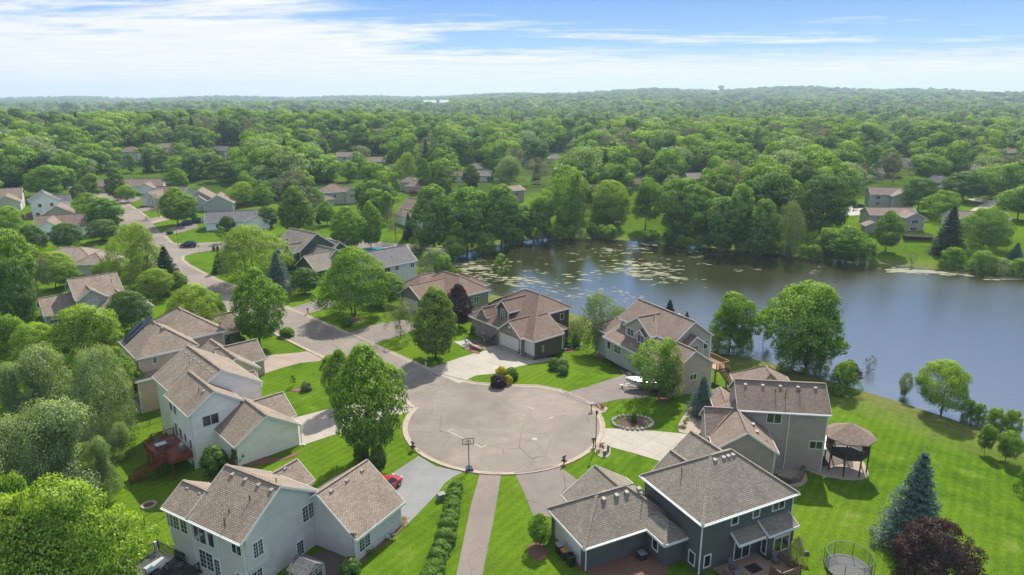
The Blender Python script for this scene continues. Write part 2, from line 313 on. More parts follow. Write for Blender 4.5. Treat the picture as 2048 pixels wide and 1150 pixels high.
# ------------------------------------------------------------------ mesh helpers
def link(name, me, parent=None):
    o = bpy.data.objects.new(name, me); C.objects.link(o)
    if parent: o.parent = parent
    return o
def tag(o, label=None, cat=None, group=None, kind=None):
    if label: o['label'] = label
    if cat: o['category'] = cat
    if group: o['group'] = group
    if kind: o['kind'] = kind
    return o
def empty(name, loc, rz=0, label=None, cat=None, group=None):
    o = bpy.data.objects.new(name, None); C.objects.link(o); o.location = loc; o.rotation_euler.z = rz
    o.empty_display_size = .3
    return tag(o, label, cat, group)
def copy_tree(o, parent=None):
    c = o.copy(); C.objects.link(c)
    if parent: c.parent = parent
    for ch in list(o.children): copy_tree(ch, c)
    return c
class MB:
    def __init__(s): s.v = []; s.f = []; s.uv = []; s.mi = []; s.sm = []
    def poly(s, pts, mi=0, uv=None, smooth=False):
        b = len(s.v); s.v += [tuple(p) for p in pts]; s.f.append(tuple(range(b, b + len(pts))))
        if uv is None:
            P = [Vector(p) for p in pts]; n = Vector((0, 0, 0))
            for i in range(1, len(P) - 1): n += (P[i] - P[0]).cross(P[i + 1] - P[0])
            n = n.normalized() if n.length > 1e-12 else Vector((0, 0, 1))
            if abs(n.z) > .98: e1, e2 = Vector((1, 0, 0)), Vector((0, 1, 0))
            else:
                e1 = Vector((0, 0, 1)).cross(n).normalized(); e2 = n.cross(e1)
                if abs(n.z) < .1: e2 = Vector((0, 0, 1))
            uv = [(p.dot(e1), p.dot(e2)) for p in P]
        s.uv.append(uv); s.mi.append(mi); s.sm.append(smooth); return s
    def hexa(s, p, mi=0):                     # 8 corners: bottom ring, top ring
        for q in ((0, 3, 2, 1), (4, 5, 6, 7), (0, 1, 5, 4), (1, 2, 6, 5), (2, 3, 7, 6), (3, 0, 4, 7)): s.poly([p[i] for i in q], mi)
        return s
    def box(s, x0, x1, y0, y1, z0, z1, mi=0):
        return s.hexa([(x0, y0, z0), (x1, y0, z0), (x1, y1, z0), (x0, y1, z0), (x0, y0, z1), (x1, y0, z1), (x1, y1, z1), (x0, y1, z1)], mi)
    def bar(s, a, b, w_, h_, mi=0):           # rectangular bar from a to b
        a = Vector(a); b = Vector(b); d = (b - a).normalized()
        up = Vector((0, 0, 1)) if abs(d.z) < .95 else Vector((1, 0, 0))
        e = d.cross(up).normalized() * w_ / 2; u = e.cross(d).normalized() * h_ / 2
        return s.hexa([a - e - u, a + e - u, b + e - u, b - e - u, a - e + u, a + e + u, b + e + u, b - e + u], mi)
    def tube(s, pts, rad, n=8, mi=0, cap=True):
        rings = []; pts = [Vector(p) for p in pts]
        if not hasattr(rad, '__len__'): rad = [rad] * len(pts)
        for i, p in enumerate(pts):
            d = (pts[min(i + 1, len(pts) - 1)] - pts[max(i - 1, 0)]).normalized()
            up = Vector((0, 0, 1)) if abs(d.z) < .9 else Vector((1, 0, 0))
            e = d.cross(up).normalized(); u = e.cross(d)
            rings.append([p + (e * math.cos(2 * math.pi * k / n) + u * math.sin(2 * math.pi * k / n)) * rad[i] for k in range(n)])
        for a, b in zip(rings, rings[1:]):
            for k in range(n): s.poly([a[k], a[(k + 1) % n], b[(k + 1) % n], b[k]], mi, smooth=True)
        if cap: s.poly(rings[0][::-1], mi); s.poly(rings[-1], mi)
        return s
    def lathe(s, prof, n=16, c=(0, 0, 0), mi=0):
        rings = [[(c[0] + r * math.cos(2 * math.pi * k / n), c[1] + r * math.sin(2 * math.pi * k / n), c[2] + z) for k in range(n)] for r, z in prof]
        for a, b in zip(rings, rings[1:]):
            for k in range(n): s.poly([a[k], a[(k + 1) % n], b[(k + 1) % n], b[k]], mi, smooth=True)
        return s
    def build(s, name, mats, parent=None, merge=False):
        me = bpy.data.meshes.new(name); me.from_pydata(s.v, [], s.f)
        for m in ([mats] if isinstance(mats, str) else mats): me.materials.append(MATS[m])
        ul = me.uv_layers.new(name='uv'); flat = [c for u in s.uv for p in u for c in p]
        ul.data.foreach_set('uv', flat); me.polygons.foreach_set('material_index', s.mi); me.polygons.foreach_set('use_smooth', s.sm)
        if merge:
            bm = bmesh.new(); bm.from_mesh(me); bmesh.ops.remove_doubles(bm, verts=bm.verts, dist=.0005); bmesh.ops.recalc_face_normals(bm, faces=bm.faces); bm.to_mesh(me); bm.free()
        me.update(); return link(name, me, parent)

# ------------------------------------------------------------------ ground, water
def axis(a, b, step, lo, hi, g=1.16):
    v = list(np.arange(a, b + .01, step)); s = step; q = b
    while q < hi: s *= g; q += s; v.append(min(q, hi))
    s = step; q = a; pre = []
    while q > lo: s *= g; q -= s; pre.append(max(q, lo))
    return np.array(pre[::-1] + v)
xs = axis(-110, 135, 1.6, -6200, 6200); ys = axis(30, 240, 1.6, -80, 6400)
GX, GY = np.meshgrid(xs, ys); GZ = terr(GX.ravel(), GY.ravel()).reshape(GX.shape)
nx, ny = len(xs), len(ys)
me = bpy.data.meshes.new('ground'); V = np.stack([GX.ravel(), GY.ravel(), GZ.ravel()], 1)
i = np.arange((nx - 1) * (ny - 1)); r_ = i // (nx - 1); c_ = i % (nx - 1); a = r_ * nx + c_
Fq = np.stack([a, a + 1, a + nx + 1, a + nx], 1)
def fast_mesh(me, V, Fq, mi=None):
    me.vertices.add(len(V)); me.vertices.foreach_set('co', V.astype(np.float32).ravel())
    me.loops.add(Fq.size); me.loops.foreach_set('vertex_index', Fq.ravel().astype(np.int32))
    me.polygons.add(len(Fq)); me.polygons.foreach_set('loop_start', np.arange(0, Fq.size, Fq.shape[1], dtype=np.int32))
    me.polygons.foreach_set('loop_total', np.full(len(Fq), Fq.shape[1], np.int32))
    if mi is not None: me.polygons.foreach_set('material_index', mi.astype(np.int32))
    me.update(calc_edges=True)
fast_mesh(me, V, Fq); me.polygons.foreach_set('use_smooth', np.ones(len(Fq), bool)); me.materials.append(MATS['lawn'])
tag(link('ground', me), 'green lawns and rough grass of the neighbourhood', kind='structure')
m = MB(); pts = [(x, y, -4.0) for x, y in SHORE]
cx_, cy_ = np.mean(SH, 0)
grow = []
for k in range(len(SH)):
    p0, p1, p2 = SH[k - 1], SH[k], SH[(k + 1) % len(SH)]
    t = (p2 - p0); n_ = np.array([-t[1], t[0]]) / np.hypot(*t)
    if shore_dist(*[np.array([q]) for q in p1 + n_])[0] < 0: n_ = -n_
    grow.append(tuple(p1 + n_ * 5) + (-4.0,))
m.poly(grow)
tag(m.build('lake_water', 'water'), 'brown green lake behind the houses', kind='structure')

def clean(poly):
    return [p for i, p in enumerate(poly) if math.hypot(p[0] - poly[i - 1][0], p[1] - poly[i - 1][1]) > .02]
def smooth_poly(pts, it=2):
    for _ in range(it):
        q = []
        for i in range(len(pts)):
            a, b = pts[i], pts[(i + 1) % len(pts)]
            q += [(a[0] * .75 + b[0] * .25, a[1] * .75 + b[1] * .25), (a[0] * .25 + b[0] * .75, a[1] * .25 + b[1] * .75)]
        pts = q
    return pts
def sheet(name, poly, mat, off=.02, flat=None, res=2.0, label=None, kind='structure', parent=None, cat=None):
    """thin slab draped on the ground"""
    res = min(res, 1.8); poly = clean(poly); bm = bmesh.new(); f = bm.faces.new([bm.verts.new((x, y, 0)) for x, y in poly])
    if flat is None:
        X0, X1 = min(p[0] for p in poly), max(p[0] for p in poly); Y0, Y1 = min(p[1] for p in poly), max(p[1] for p in poly)
        q = X0 + res
        while q < X1: bmesh.ops.bisect_plane(bm, geom=bm.verts[:] + bm.edges[:] + bm.faces[:], plane_co=(q, 0, 0), plane_no=(1, 0, 0)); q += res
        q = Y0 + res
        while q < Y1: bmesh.ops.bisect_plane(bm, geom=bm.verts[:] + bm.edges[:] + bm.faces[:], plane_co=(0, q, 0), plane_no=(0, 1, 0)); q += res
    z = terr(np.array([v.co.x for v in bm.verts]), np.array([v.co.y for v in bm.verts])) if flat is None else [flat] * len(bm.verts)
    for v, zz_ in zip(bm.verts, z): v.co.z = float(zz_) + off
    bmesh.ops.triangulate(bm, faces=[f for f in bm.faces if len(f.verts) > 4])
    bmesh.ops.recalc_face_normals(bm, faces=bm.faces)
    if sum(f.normal.z for f in bm.faces) < 0: bmesh.ops.reverse_faces(bm, faces=bm.faces)
    ex = bmesh.ops.extrude_face_region(bm, geom=bm.faces[:])
    top = [v for v in ex['geom'] if isinstance(v, bmesh.types.BMVert)]
    tops = set(top)
    for v in bm.verts:
        if v not in tops: v.co.z -= .14
    me = bpy.data.meshes.new(name); bm.to_mesh(me); bm.free(); me.materials.append(MATS[mat])
    o = link(name, me, parent); tag(o, label, cat, None, kind); return o
def P0(pts, z=0.0): return [at_z(px, py, z) for px, py in pts]
def PG(pts): return [G(px, py)[:2] for px, py in pts]

# ------------------------------------------------------------------ trees
def unit(v): return v / np.maximum(np.linalg.norm(v, axis=-1, keepdims=True), 1e-9)
def quads(c, nrm, size, rng, aspect=.8):
    """leaf quads: centres, normals, sizes -> verts, faces"""
    n = len(c); r = unit(rng.normal(size=(n, 3))); t = unit(np.cross(nrm, r)); b = np.cross(nrm, t)
    s = size[:, None] * .5
    v = np.stack([c - t * s, c - b * s * aspect + nrm * s * .25, c + t * s, c + b * s * aspect + nrm * s * .25], 1)
    return v.reshape(-1, 3)
def profile(kind, h):
    """crown radius (0..1) at relative height h of the crown"""
    if kind == 'round': return np.sqrt(np.clip(1 - ((h - .45) / .56) ** 2, 0, 1))
    if kind == 'oval': return np.clip(np.sin(np.pi * np.clip(h, 0, 1) ** .72) ** .62, 0, 1)
    if kind == 'cone': return np.clip(1 - h, 0, 1) ** .85 * np.clip(h / .06, 0, 1) ** .5
    if kind == 'tall': return np.clip(np.sin(np.pi * np.clip(h, 0, 1) ** .85) ** .5, 0, 1)
    if kind == 'vase': return np.clip(np.sqrt(np.clip(1 - ((h - .62) / .45) ** 2, 0, 1)), 0, 1)
    if kind == 'flat': return np.sqrt(np.clip(1 - ((h - .35) / .66) ** 2, 0, 1))
def crown(kind, W, Hc, z0, nl, leaves, leaf, rng, lump=.24, droop=0, sparse=0, irregular=.18, flatlump=.75):
    """lumps spread over a crown envelope, leaves over every lump"""
    C_, N_, S_, Tp = [], [], [], []
    # big limbs give lobes
    nb = 9; lob = [(rng.uniform(0, 2 * np.pi), rng.uniform(.1, .95), rng.uniform(1 - irregular, 1 + irregular)) for _ in range(nb)]
    for k in range(nl):
        inner = rng.random() < .16
        h = rng.uniform(.02, .98) ** (.9)
        a = rng.uniform(0, 2 * np.pi)
        w_ = sum(np.exp(-((np.angle(np.exp(1j * (a - la))) / .8) ** 2) - ((h - lh) / .3) ** 2) * (f - 1) for la, lh, f in lob)
        rad = float(profile(kind, h)) * (1 + w_ * 1.6) * W / 2
        rr = rad * (rng.uniform(.15, .6) if inner else rng.uniform(.72, .98))
        lr = lump * W / 2 * rng.uniform(.6, 1.45)
        spur = (not inner) and rng.random() < .14
        rr = max(0, rr - lr * .3) * (1 + (irregular * rng.uniform(.2, .8) if spur else 0))
        if spur: lr *= .75
        c = np.array([rr * math.cos(a), rr * math.sin(a), z0 + h * Hc])
        m_ = int(leaves / nl * (lr / (lump * W / 2)) ** 2 * (1 - sparse * rng.random()))
        d = unit(rng.normal(size=(m_, 3)) + np.array([math.cos(a) * .6, math.sin(a) * .6, .45]))
        sh = rng.uniform(.55, 1.08, (m_, 1)) ** .6
        p = c + d * lr * sh * np.array([1, 1, flatlump])
        if droop: p[:, 2] -= droop * lr * rng.random(m_) ** 2 * 2
        out = unit(np.array([math.cos(a), math.sin(a), .45]) + 0 * d)
        n = unit(d * 1.0 + out * .25 + rng.normal(size=(m_, 3)) * .30)
        C_.append(p); N_.append(n); S_.append(leaf * rng.uniform(.6, 1.35, m_)); Tp.append(np.clip((sh[:, 0] - .45) * 1.6 * (.45 + .55 * d[:, 2]) * (1.4 if h > .5 else .85) * rng.uniform(.1, 2.1, m_), 0, 1))  # upward and upper tips lighter: sunlit crown tops painted into the leaf colour
    return np.concatenate(C_), np.concatenate(N_), np.concatenate(S_), np.concatenate(Tp)
def conifer(W, Hc, z0, layers, leaves, leaf, rng):
    C_, N_, S_, Tp = [], [], [], []
    per = leaves / sum((1 - i / layers) ** 1.0 + .08 for i in range(layers))
    for i in range(layers):
        h = i / layers; L = W / 2 * ((1 - h) ** .9 * .96 + .04) * (1 if i else .85)
        nbr = max(4, int(7 + 12 * (1 - h)))
        tot = per * ((1 - h) + .08); ph = rng.uniform(0, 6.28)
        for b in range(nbr):
            a = ph + 2 * np.pi * b / nbr + rng.normal() * .13; l = L * rng.uniform(.80, 1.12); zz_ = z0 + h * Hc + rng.normal() * .012 * Hc
            m_ = max(3, int(tot / nbr)); t = rng.uniform(.12, 1, m_) ** .75
            d = np.array([math.cos(a), math.sin(a), 0]); s_ = np.array([-math.sin(a), math.cos(a), 0])
            wid = .20 * l * (1.1 - t) + .06 * W / 2
            off = rng.uniform(-1, 1, m_)
            p = d * (t * l)[:, None] + s_ * (off * wid)[:, None]
            p[:, 2] += zz_ - .30 * l * t + .22 * l * t ** 3 - np.abs(off) * .10 * l * .5 - rng.random(m_) * .02 * Hc
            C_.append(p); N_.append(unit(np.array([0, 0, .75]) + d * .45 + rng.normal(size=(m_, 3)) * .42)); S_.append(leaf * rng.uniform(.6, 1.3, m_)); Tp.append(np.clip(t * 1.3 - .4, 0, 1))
    m_ = 30; C_.append(np.stack([rng.normal(size=m_) * .02 * W, rng.normal(size=m_) * .02 * W, z0 + Hc * rng.uniform(.9, 1.04, m_)], 1)); N_.append(unit(rng.normal(size=(m_, 3)))); S_.append(np.full(m_, leaf * .7)); Tp.append(np.full(m_, .7))
    return np.concatenate(C_), np.concatenate(N_), np.concatenate(S_), np.concatenate(Tp)
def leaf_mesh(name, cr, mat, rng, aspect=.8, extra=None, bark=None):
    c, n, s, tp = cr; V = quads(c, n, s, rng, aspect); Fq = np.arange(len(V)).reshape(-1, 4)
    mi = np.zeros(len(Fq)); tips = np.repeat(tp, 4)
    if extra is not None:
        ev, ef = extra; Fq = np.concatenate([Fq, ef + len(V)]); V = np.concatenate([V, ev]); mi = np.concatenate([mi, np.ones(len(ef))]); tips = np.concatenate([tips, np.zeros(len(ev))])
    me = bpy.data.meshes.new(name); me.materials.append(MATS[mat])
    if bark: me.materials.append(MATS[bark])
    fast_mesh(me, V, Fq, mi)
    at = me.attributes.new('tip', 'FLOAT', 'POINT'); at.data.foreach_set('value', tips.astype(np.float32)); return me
def trunk_geo(H, z0, Hc, W, r0, rng, limbs=6, lean=.03, multi=1):
    vs, fs = [], []
    def tube(pts, rad, n=7):
        b = len(vs)
        for i, p in enumerate(pts):
            d = pts[min(i + 1, len(pts) - 1)] - pts[max(i - 1, 0)]; d = d / max(np.linalg.norm(d), 1e-6)
            e = np.cross(d, [0, 0, 1.0] if abs(d[2]) < .9 else [1.0, 0, 0]); e /= np.linalg.norm(e); u = np.cross(e, d)
            for k in range(n): vs.append(p + (e * math.cos(6.2832 * k / n) + u * math.sin(6.2832 * k / n)) * rad[i])
        for i in range(len(pts) - 1):
            for k in range(n): fs.append((b + i * n + k, b + i * n + (k + 1) % n, b + (i + 1) * n + (k + 1) % n, b + (i + 1) * n + k))
    for q in range(multi):
        a0 = rng.uniform(0, 6.28); sp = 0 if multi == 1 else .10 * W
        top = np.array([math.cos(a0) * (lean * H + sp), math.sin(a0) * (lean * H + sp), z0 + Hc * .8])
        base = np.array([math.cos(a0) * sp * .25, math.sin(a0) * sp * .25, -.25])
        ts = np.linspace(0, 1, 7); ax = [base + (top - base) * t + rng.normal(size=3) * .01 * H * (0 < t < 1) for t in ts]
        rr = [r0 * (1.45 if t == 0 else 1 - .85 * t) / (multi ** .4) for t in ts]; tube(ax, rr, 8)
        for k in range(limbs // multi + (multi > 1)):
            t = rng.uniform(.25, .75); p = base + (top - base) * max(t, (z0 * .8) / (z0 + Hc * .8)); a = 6.28 * k / max(limbs, 1) + rng.uniform(-.4, .4)
            L = W * .5 * rng.uniform(.55, .85); e = p + np.array([math.cos(a) * L, math.sin(a) * L, L * rng.uniform(.5, 1.0)])
            mid = (p + e) / 2 + np.array([0, 0, -.08 * L]); mid[:2] += rng.normal(size=2) * .06 * L
            r1 = r0 * .42 / (multi ** .3); tube([p, mid, e], [r1, r1 * .6, r1 * .15], 6)
            for j in range(2):
                e2 = mid + rng.normal(size=3) * L * .2 + np.array([math.cos(a), math.sin(a), .7]) * L * .4; tube([mid, e2], [r1 * .4, r1 * .08], 5)
    return np.array(vs), np.array(fs)
PROTO = {}
def make_proto(key, fol, kind, ratio, bare, nl, leaves, leaf, bark='bark', lump=.24, seed=0, multi=1, limbs=7, r0=.17, **kw):
    """a tree of unit height 10 m, crown width 10*ratio, bare trunk share"""
    rng = np.random.default_rng(seed + 100); H = 10.0; Wd = H * ratio; z0 = H * bare; Hc = H - z0
    if kind == 'conifer': cr = conifer(Wd, Hc * .98, z0, kw.get('layers', 30), leaves, leaf, rng)
    else: cr = crown(kind, Wd, Hc, z0, nl, leaves, leaf, rng, lump, **kw)
    tv, tf = trunk_geo(H, z0, Hc, Wd, r0, rng, 0 if kind == 'conifer' else limbs, .0 if kind == 'conifer' else .02, multi)
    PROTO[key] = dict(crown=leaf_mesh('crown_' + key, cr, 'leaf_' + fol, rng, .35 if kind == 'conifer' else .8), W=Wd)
    me = bpy.data.meshes.new('trunk_' + key); me.materials.append(MATS[bark]); fast_mesh(me, tv, tf); me.polygons.foreach_set('use_smooth', np.ones(len(tf), bool)); PROTO[key]['trunk'] = me
    return PROTO[key]
def combo(key, mid, fol, kind, ratio, bare, nl, leaves, leaf, bark='bark', seed=0, **kw):
    rng = np.random.default_rng(seed + 300); H = 10.0; Wd = H * ratio; z0 = H * bare; Hc = H - z0
    if kind == 'conifer': cr = conifer(Wd, Hc, z0, 16, leaves, leaf, rng)
    else: cr = crown(kind, Wd, Hc, z0, nl, leaves, leaf, rng, kw.get('lump', .3), sparse=kw.get('sparse', 0), irregular=kw.get('irregular', .42))
    ex = trunk_geo(H, z0, Hc, Wd, .17, rng, 0 if kind == 'conifer' else 4, 0, 1)
    me = leaf_mesh('tree_' + key, cr, 'leaf_' + fol, rng, .45 if kind == 'conifer' else .8, ex, bark); PROTO[key] = dict(one=me, W=Wd); return me
# near trees
make_proto('maple_a', 'maple', 'round', .86, .20, 330, 22000, .24, seed=1, irregular=.42, lump=.19)
make_proto('maple_b', 'maple', 'oval', .80, .17, 340, 22000, .235, seed=2, irregular=.26, lump=.19)
make_proto('maple_c', 'maple', 'round', 1.0, .22, 330, 21000, .25, seed=3, irregular=.34, lump=.19)
make_proto('yellow_a', 'maple_y', 'round', .95, .16, 400, 34000, .185, seed=4, irregular=.5, lump=.17)
make_proto('yellow_b', 'maple_y', 'round', 1.05, .2, 330, 24000, .22, seed=5, irregular=.48, lump=.18)
make_proto('willow_a', 'willow', 'round', 1.1, .12, 400, 36000, .165, 'bark_grey', seed=6, droop=.2, irregular=.6, lump=.18)
make_proto('willow_b', 'willow', 'flat', 1.25, .10, 370, 34000, .17, 'bark_grey', seed=7, droop=.2, irregular=.6, lump=.18)
make_proto('linden', 'linden', 'oval', .76, .10, 420, 24000, .22, seed=8, irregular=.1, lump=.16)
make_proto('linden_b', 'dark', 'round', .86, .14, 340, 20000, .235, seed=9, irregular=.16, lump=.18)
make_proto('locust', 'locust', 'flat', 1.15, .16, 330, 26000, .20, seed=10, multi=3, flatlump=.6, irregular=.3, lump=.19)
make_proto('river', 'maple', 'flat', 1.15, .18, 330, 25000, .22, seed=11, multi=3, flatlump=.7, irregular=.32, lump=.19)
make_proto('cotton_a', 'cotton', 'tall', .62, .10, 300, 20000, .26, 'bark_grey', seed=12, limbs=9, irregular=.34, lump=.2)
make_proto('cotton_b', 'cotton', 'tall', .72, .12, 300, 20000, .26, 'bark_grey', seed=13, limbs=9, irregular=.38, lump=.2)
make_proto('ash', 'maple', 'round', .95, .2, 230, 16000, .24, 'bark_grey', seed=14, limbs=12, sparse=.35, irregular=.45, lump=.19)
make_proto('birch', 'birch', 'tall', .85, .14, 290, 15000, .19, 'bark_grey', seed=15, droop=1.0, sparse=.4, multi=3, irregular=.5, lump=.17)
make_proto('thin', 'grey', 'round', .95, .18, 90, 5200, .20, 'bark_grey', .2, seed=16, sparse=.6, irregular=.4, limbs=16)
make_proto('crab', 'birch', 'flat', 1.2, .22, 90, 6500, .24, 'bark', .2, seed=17, sparse=.6, irregular=.4, limbs=12)
make_proto('spruce', 'spruce', 'conifer', .52, .03, 0, 18000, .30, seed=18, layers=30)
make_proto('blue_a', 'blue', 'conifer', .70, .02, 0, 26000, .25, seed=19, layers=30)
make_proto('blue_b', 'blue', 'conifer', .84, .02, 0, 24000, .25, seed=20, layers=26)
make_proto('purple', 'purple', 'round', 1.0, .12, 360, 26000, .22, seed=21, irregular=.2, lump=.18)
make_proto('purple_b', 'purple', 'oval', .62, .12, 250, 11000, .30, seed=22, irregular=.3, lump=.2)
make_proto('sapling', 'maple', 'oval', .62, .3, 40, 2200, .45, seed=23, r0=.12)
make_proto('vari', 'variegated', 'oval', .8, .15, 230, 10000, .28, seed=24, irregular=.3, lump=.2)
make_proto('willowbush', 'willow', 'flat', 1.3, .03, 210, 9000, .36, 'bark_grey', seed=25, droop=.3, irregular=.4, lump=.2)
make_proto('greenbush', 'maple', 'flat', 1.25, .03, 190, 8000, .42, seed=26, irregular=.4, lump=.22)
# mid-distance trees (one mesh each)
combo('m_round', 0, 'maple', 'round', .88, .16, 60, 5600, .42, seed=1)
combo('m_oval', 0, 'linden', 'oval', .72, .10, 60, 5600, .40, seed=2)
combo('m_wide', 0, 'maple', 'flat', 1.15, .14, 70, 6400, .43, seed=3)
combo('m_dark', 0, 'dark', 'round', .95, .12, 60, 5600, .43, seed=4)
combo('m_cotton', 0, 'cotton', 'tall', .66, .12, 56, 5400, .43, 'bark_grey', seed=5)
combo('m_yellow', 0, 'maple_y', 'round', .95, .14, 60, 5400, .40, seed=6)
combo('m_willow', 0, 'willow', 'round', 1.05, .1, 70, 4200, .44, 'bark_grey', seed=7, irregular=.35)
combo('m_grey', 0, 'grey', 'round', .85, .12, 50, 1900, .36, 'bark_grey', seed=8, sparse=.5, irregular=.4)
combo('m_spruce', 0, 'spruce', 'conifer', .46, .03, 0, 2600, .65, seed=9)
combo('m_blue', 0, 'blue', 'conifer', .55, .03, 0, 2600, .62, seed=10)
combo('m_bright', 0, 'locust', 'round', 1.0, .14, 60, 5400, .40, seed=11)
TREE_LOG = []
def tree(key, loc, H, Wd, label=None, group=None, rz=None, name='tree', cat='tree'):
    p = PROTO[key]; rz = random.uniform(0, 6.28) if rz is None else rz
    sx = Wd / p['W']; sz = H / 10.0
    if 'one' in p:
        o = link(name, p['one']); o.location = loc; o.rotation_euler.z = rz; o.scale = (sx, sx, sz); tag(o, label, cat, group); r = o
    else:
        r = empty(name, loc, rz, label, cat, group); r.scale = (sx, sx, sz)
        link('crown', p['crown'], r); link('trunk', p['trunk'], r)
    TREE_LOG.append((r, key, loc[0], loc[1], H, Wd)); return r
def tree_px(key, bx, by, ty, wpx, label, group=None, name='tree', cat='tree', H=None, cx=None, sink=0):
    """a tree whose foot, top and spread were read off the photograph"""
    if by is None:                                   # foot hidden: top and height known
        x, y, z = G(cx if cx is not None else bx, ty, H)
    else:
        x, y, z = G(bx, by)
        if H is None:
            a = 0.5; b = 40.0
            for _ in range(30):
                h = (a + b) / 2
                if pix(x, y, z + h)[1] > ty: a = h
                else: b = h
            H = a
    d = pix(x, y, z + H / 2)[2]
    if 'blue' in key or 'spruce' in key: wpx *= 1.2
    elif 'ball' not in key: wpx *= .9
    return tree(key, (x, y, z - sink), H, wpx * d / FPX, label, group, name=name, cat=cat)
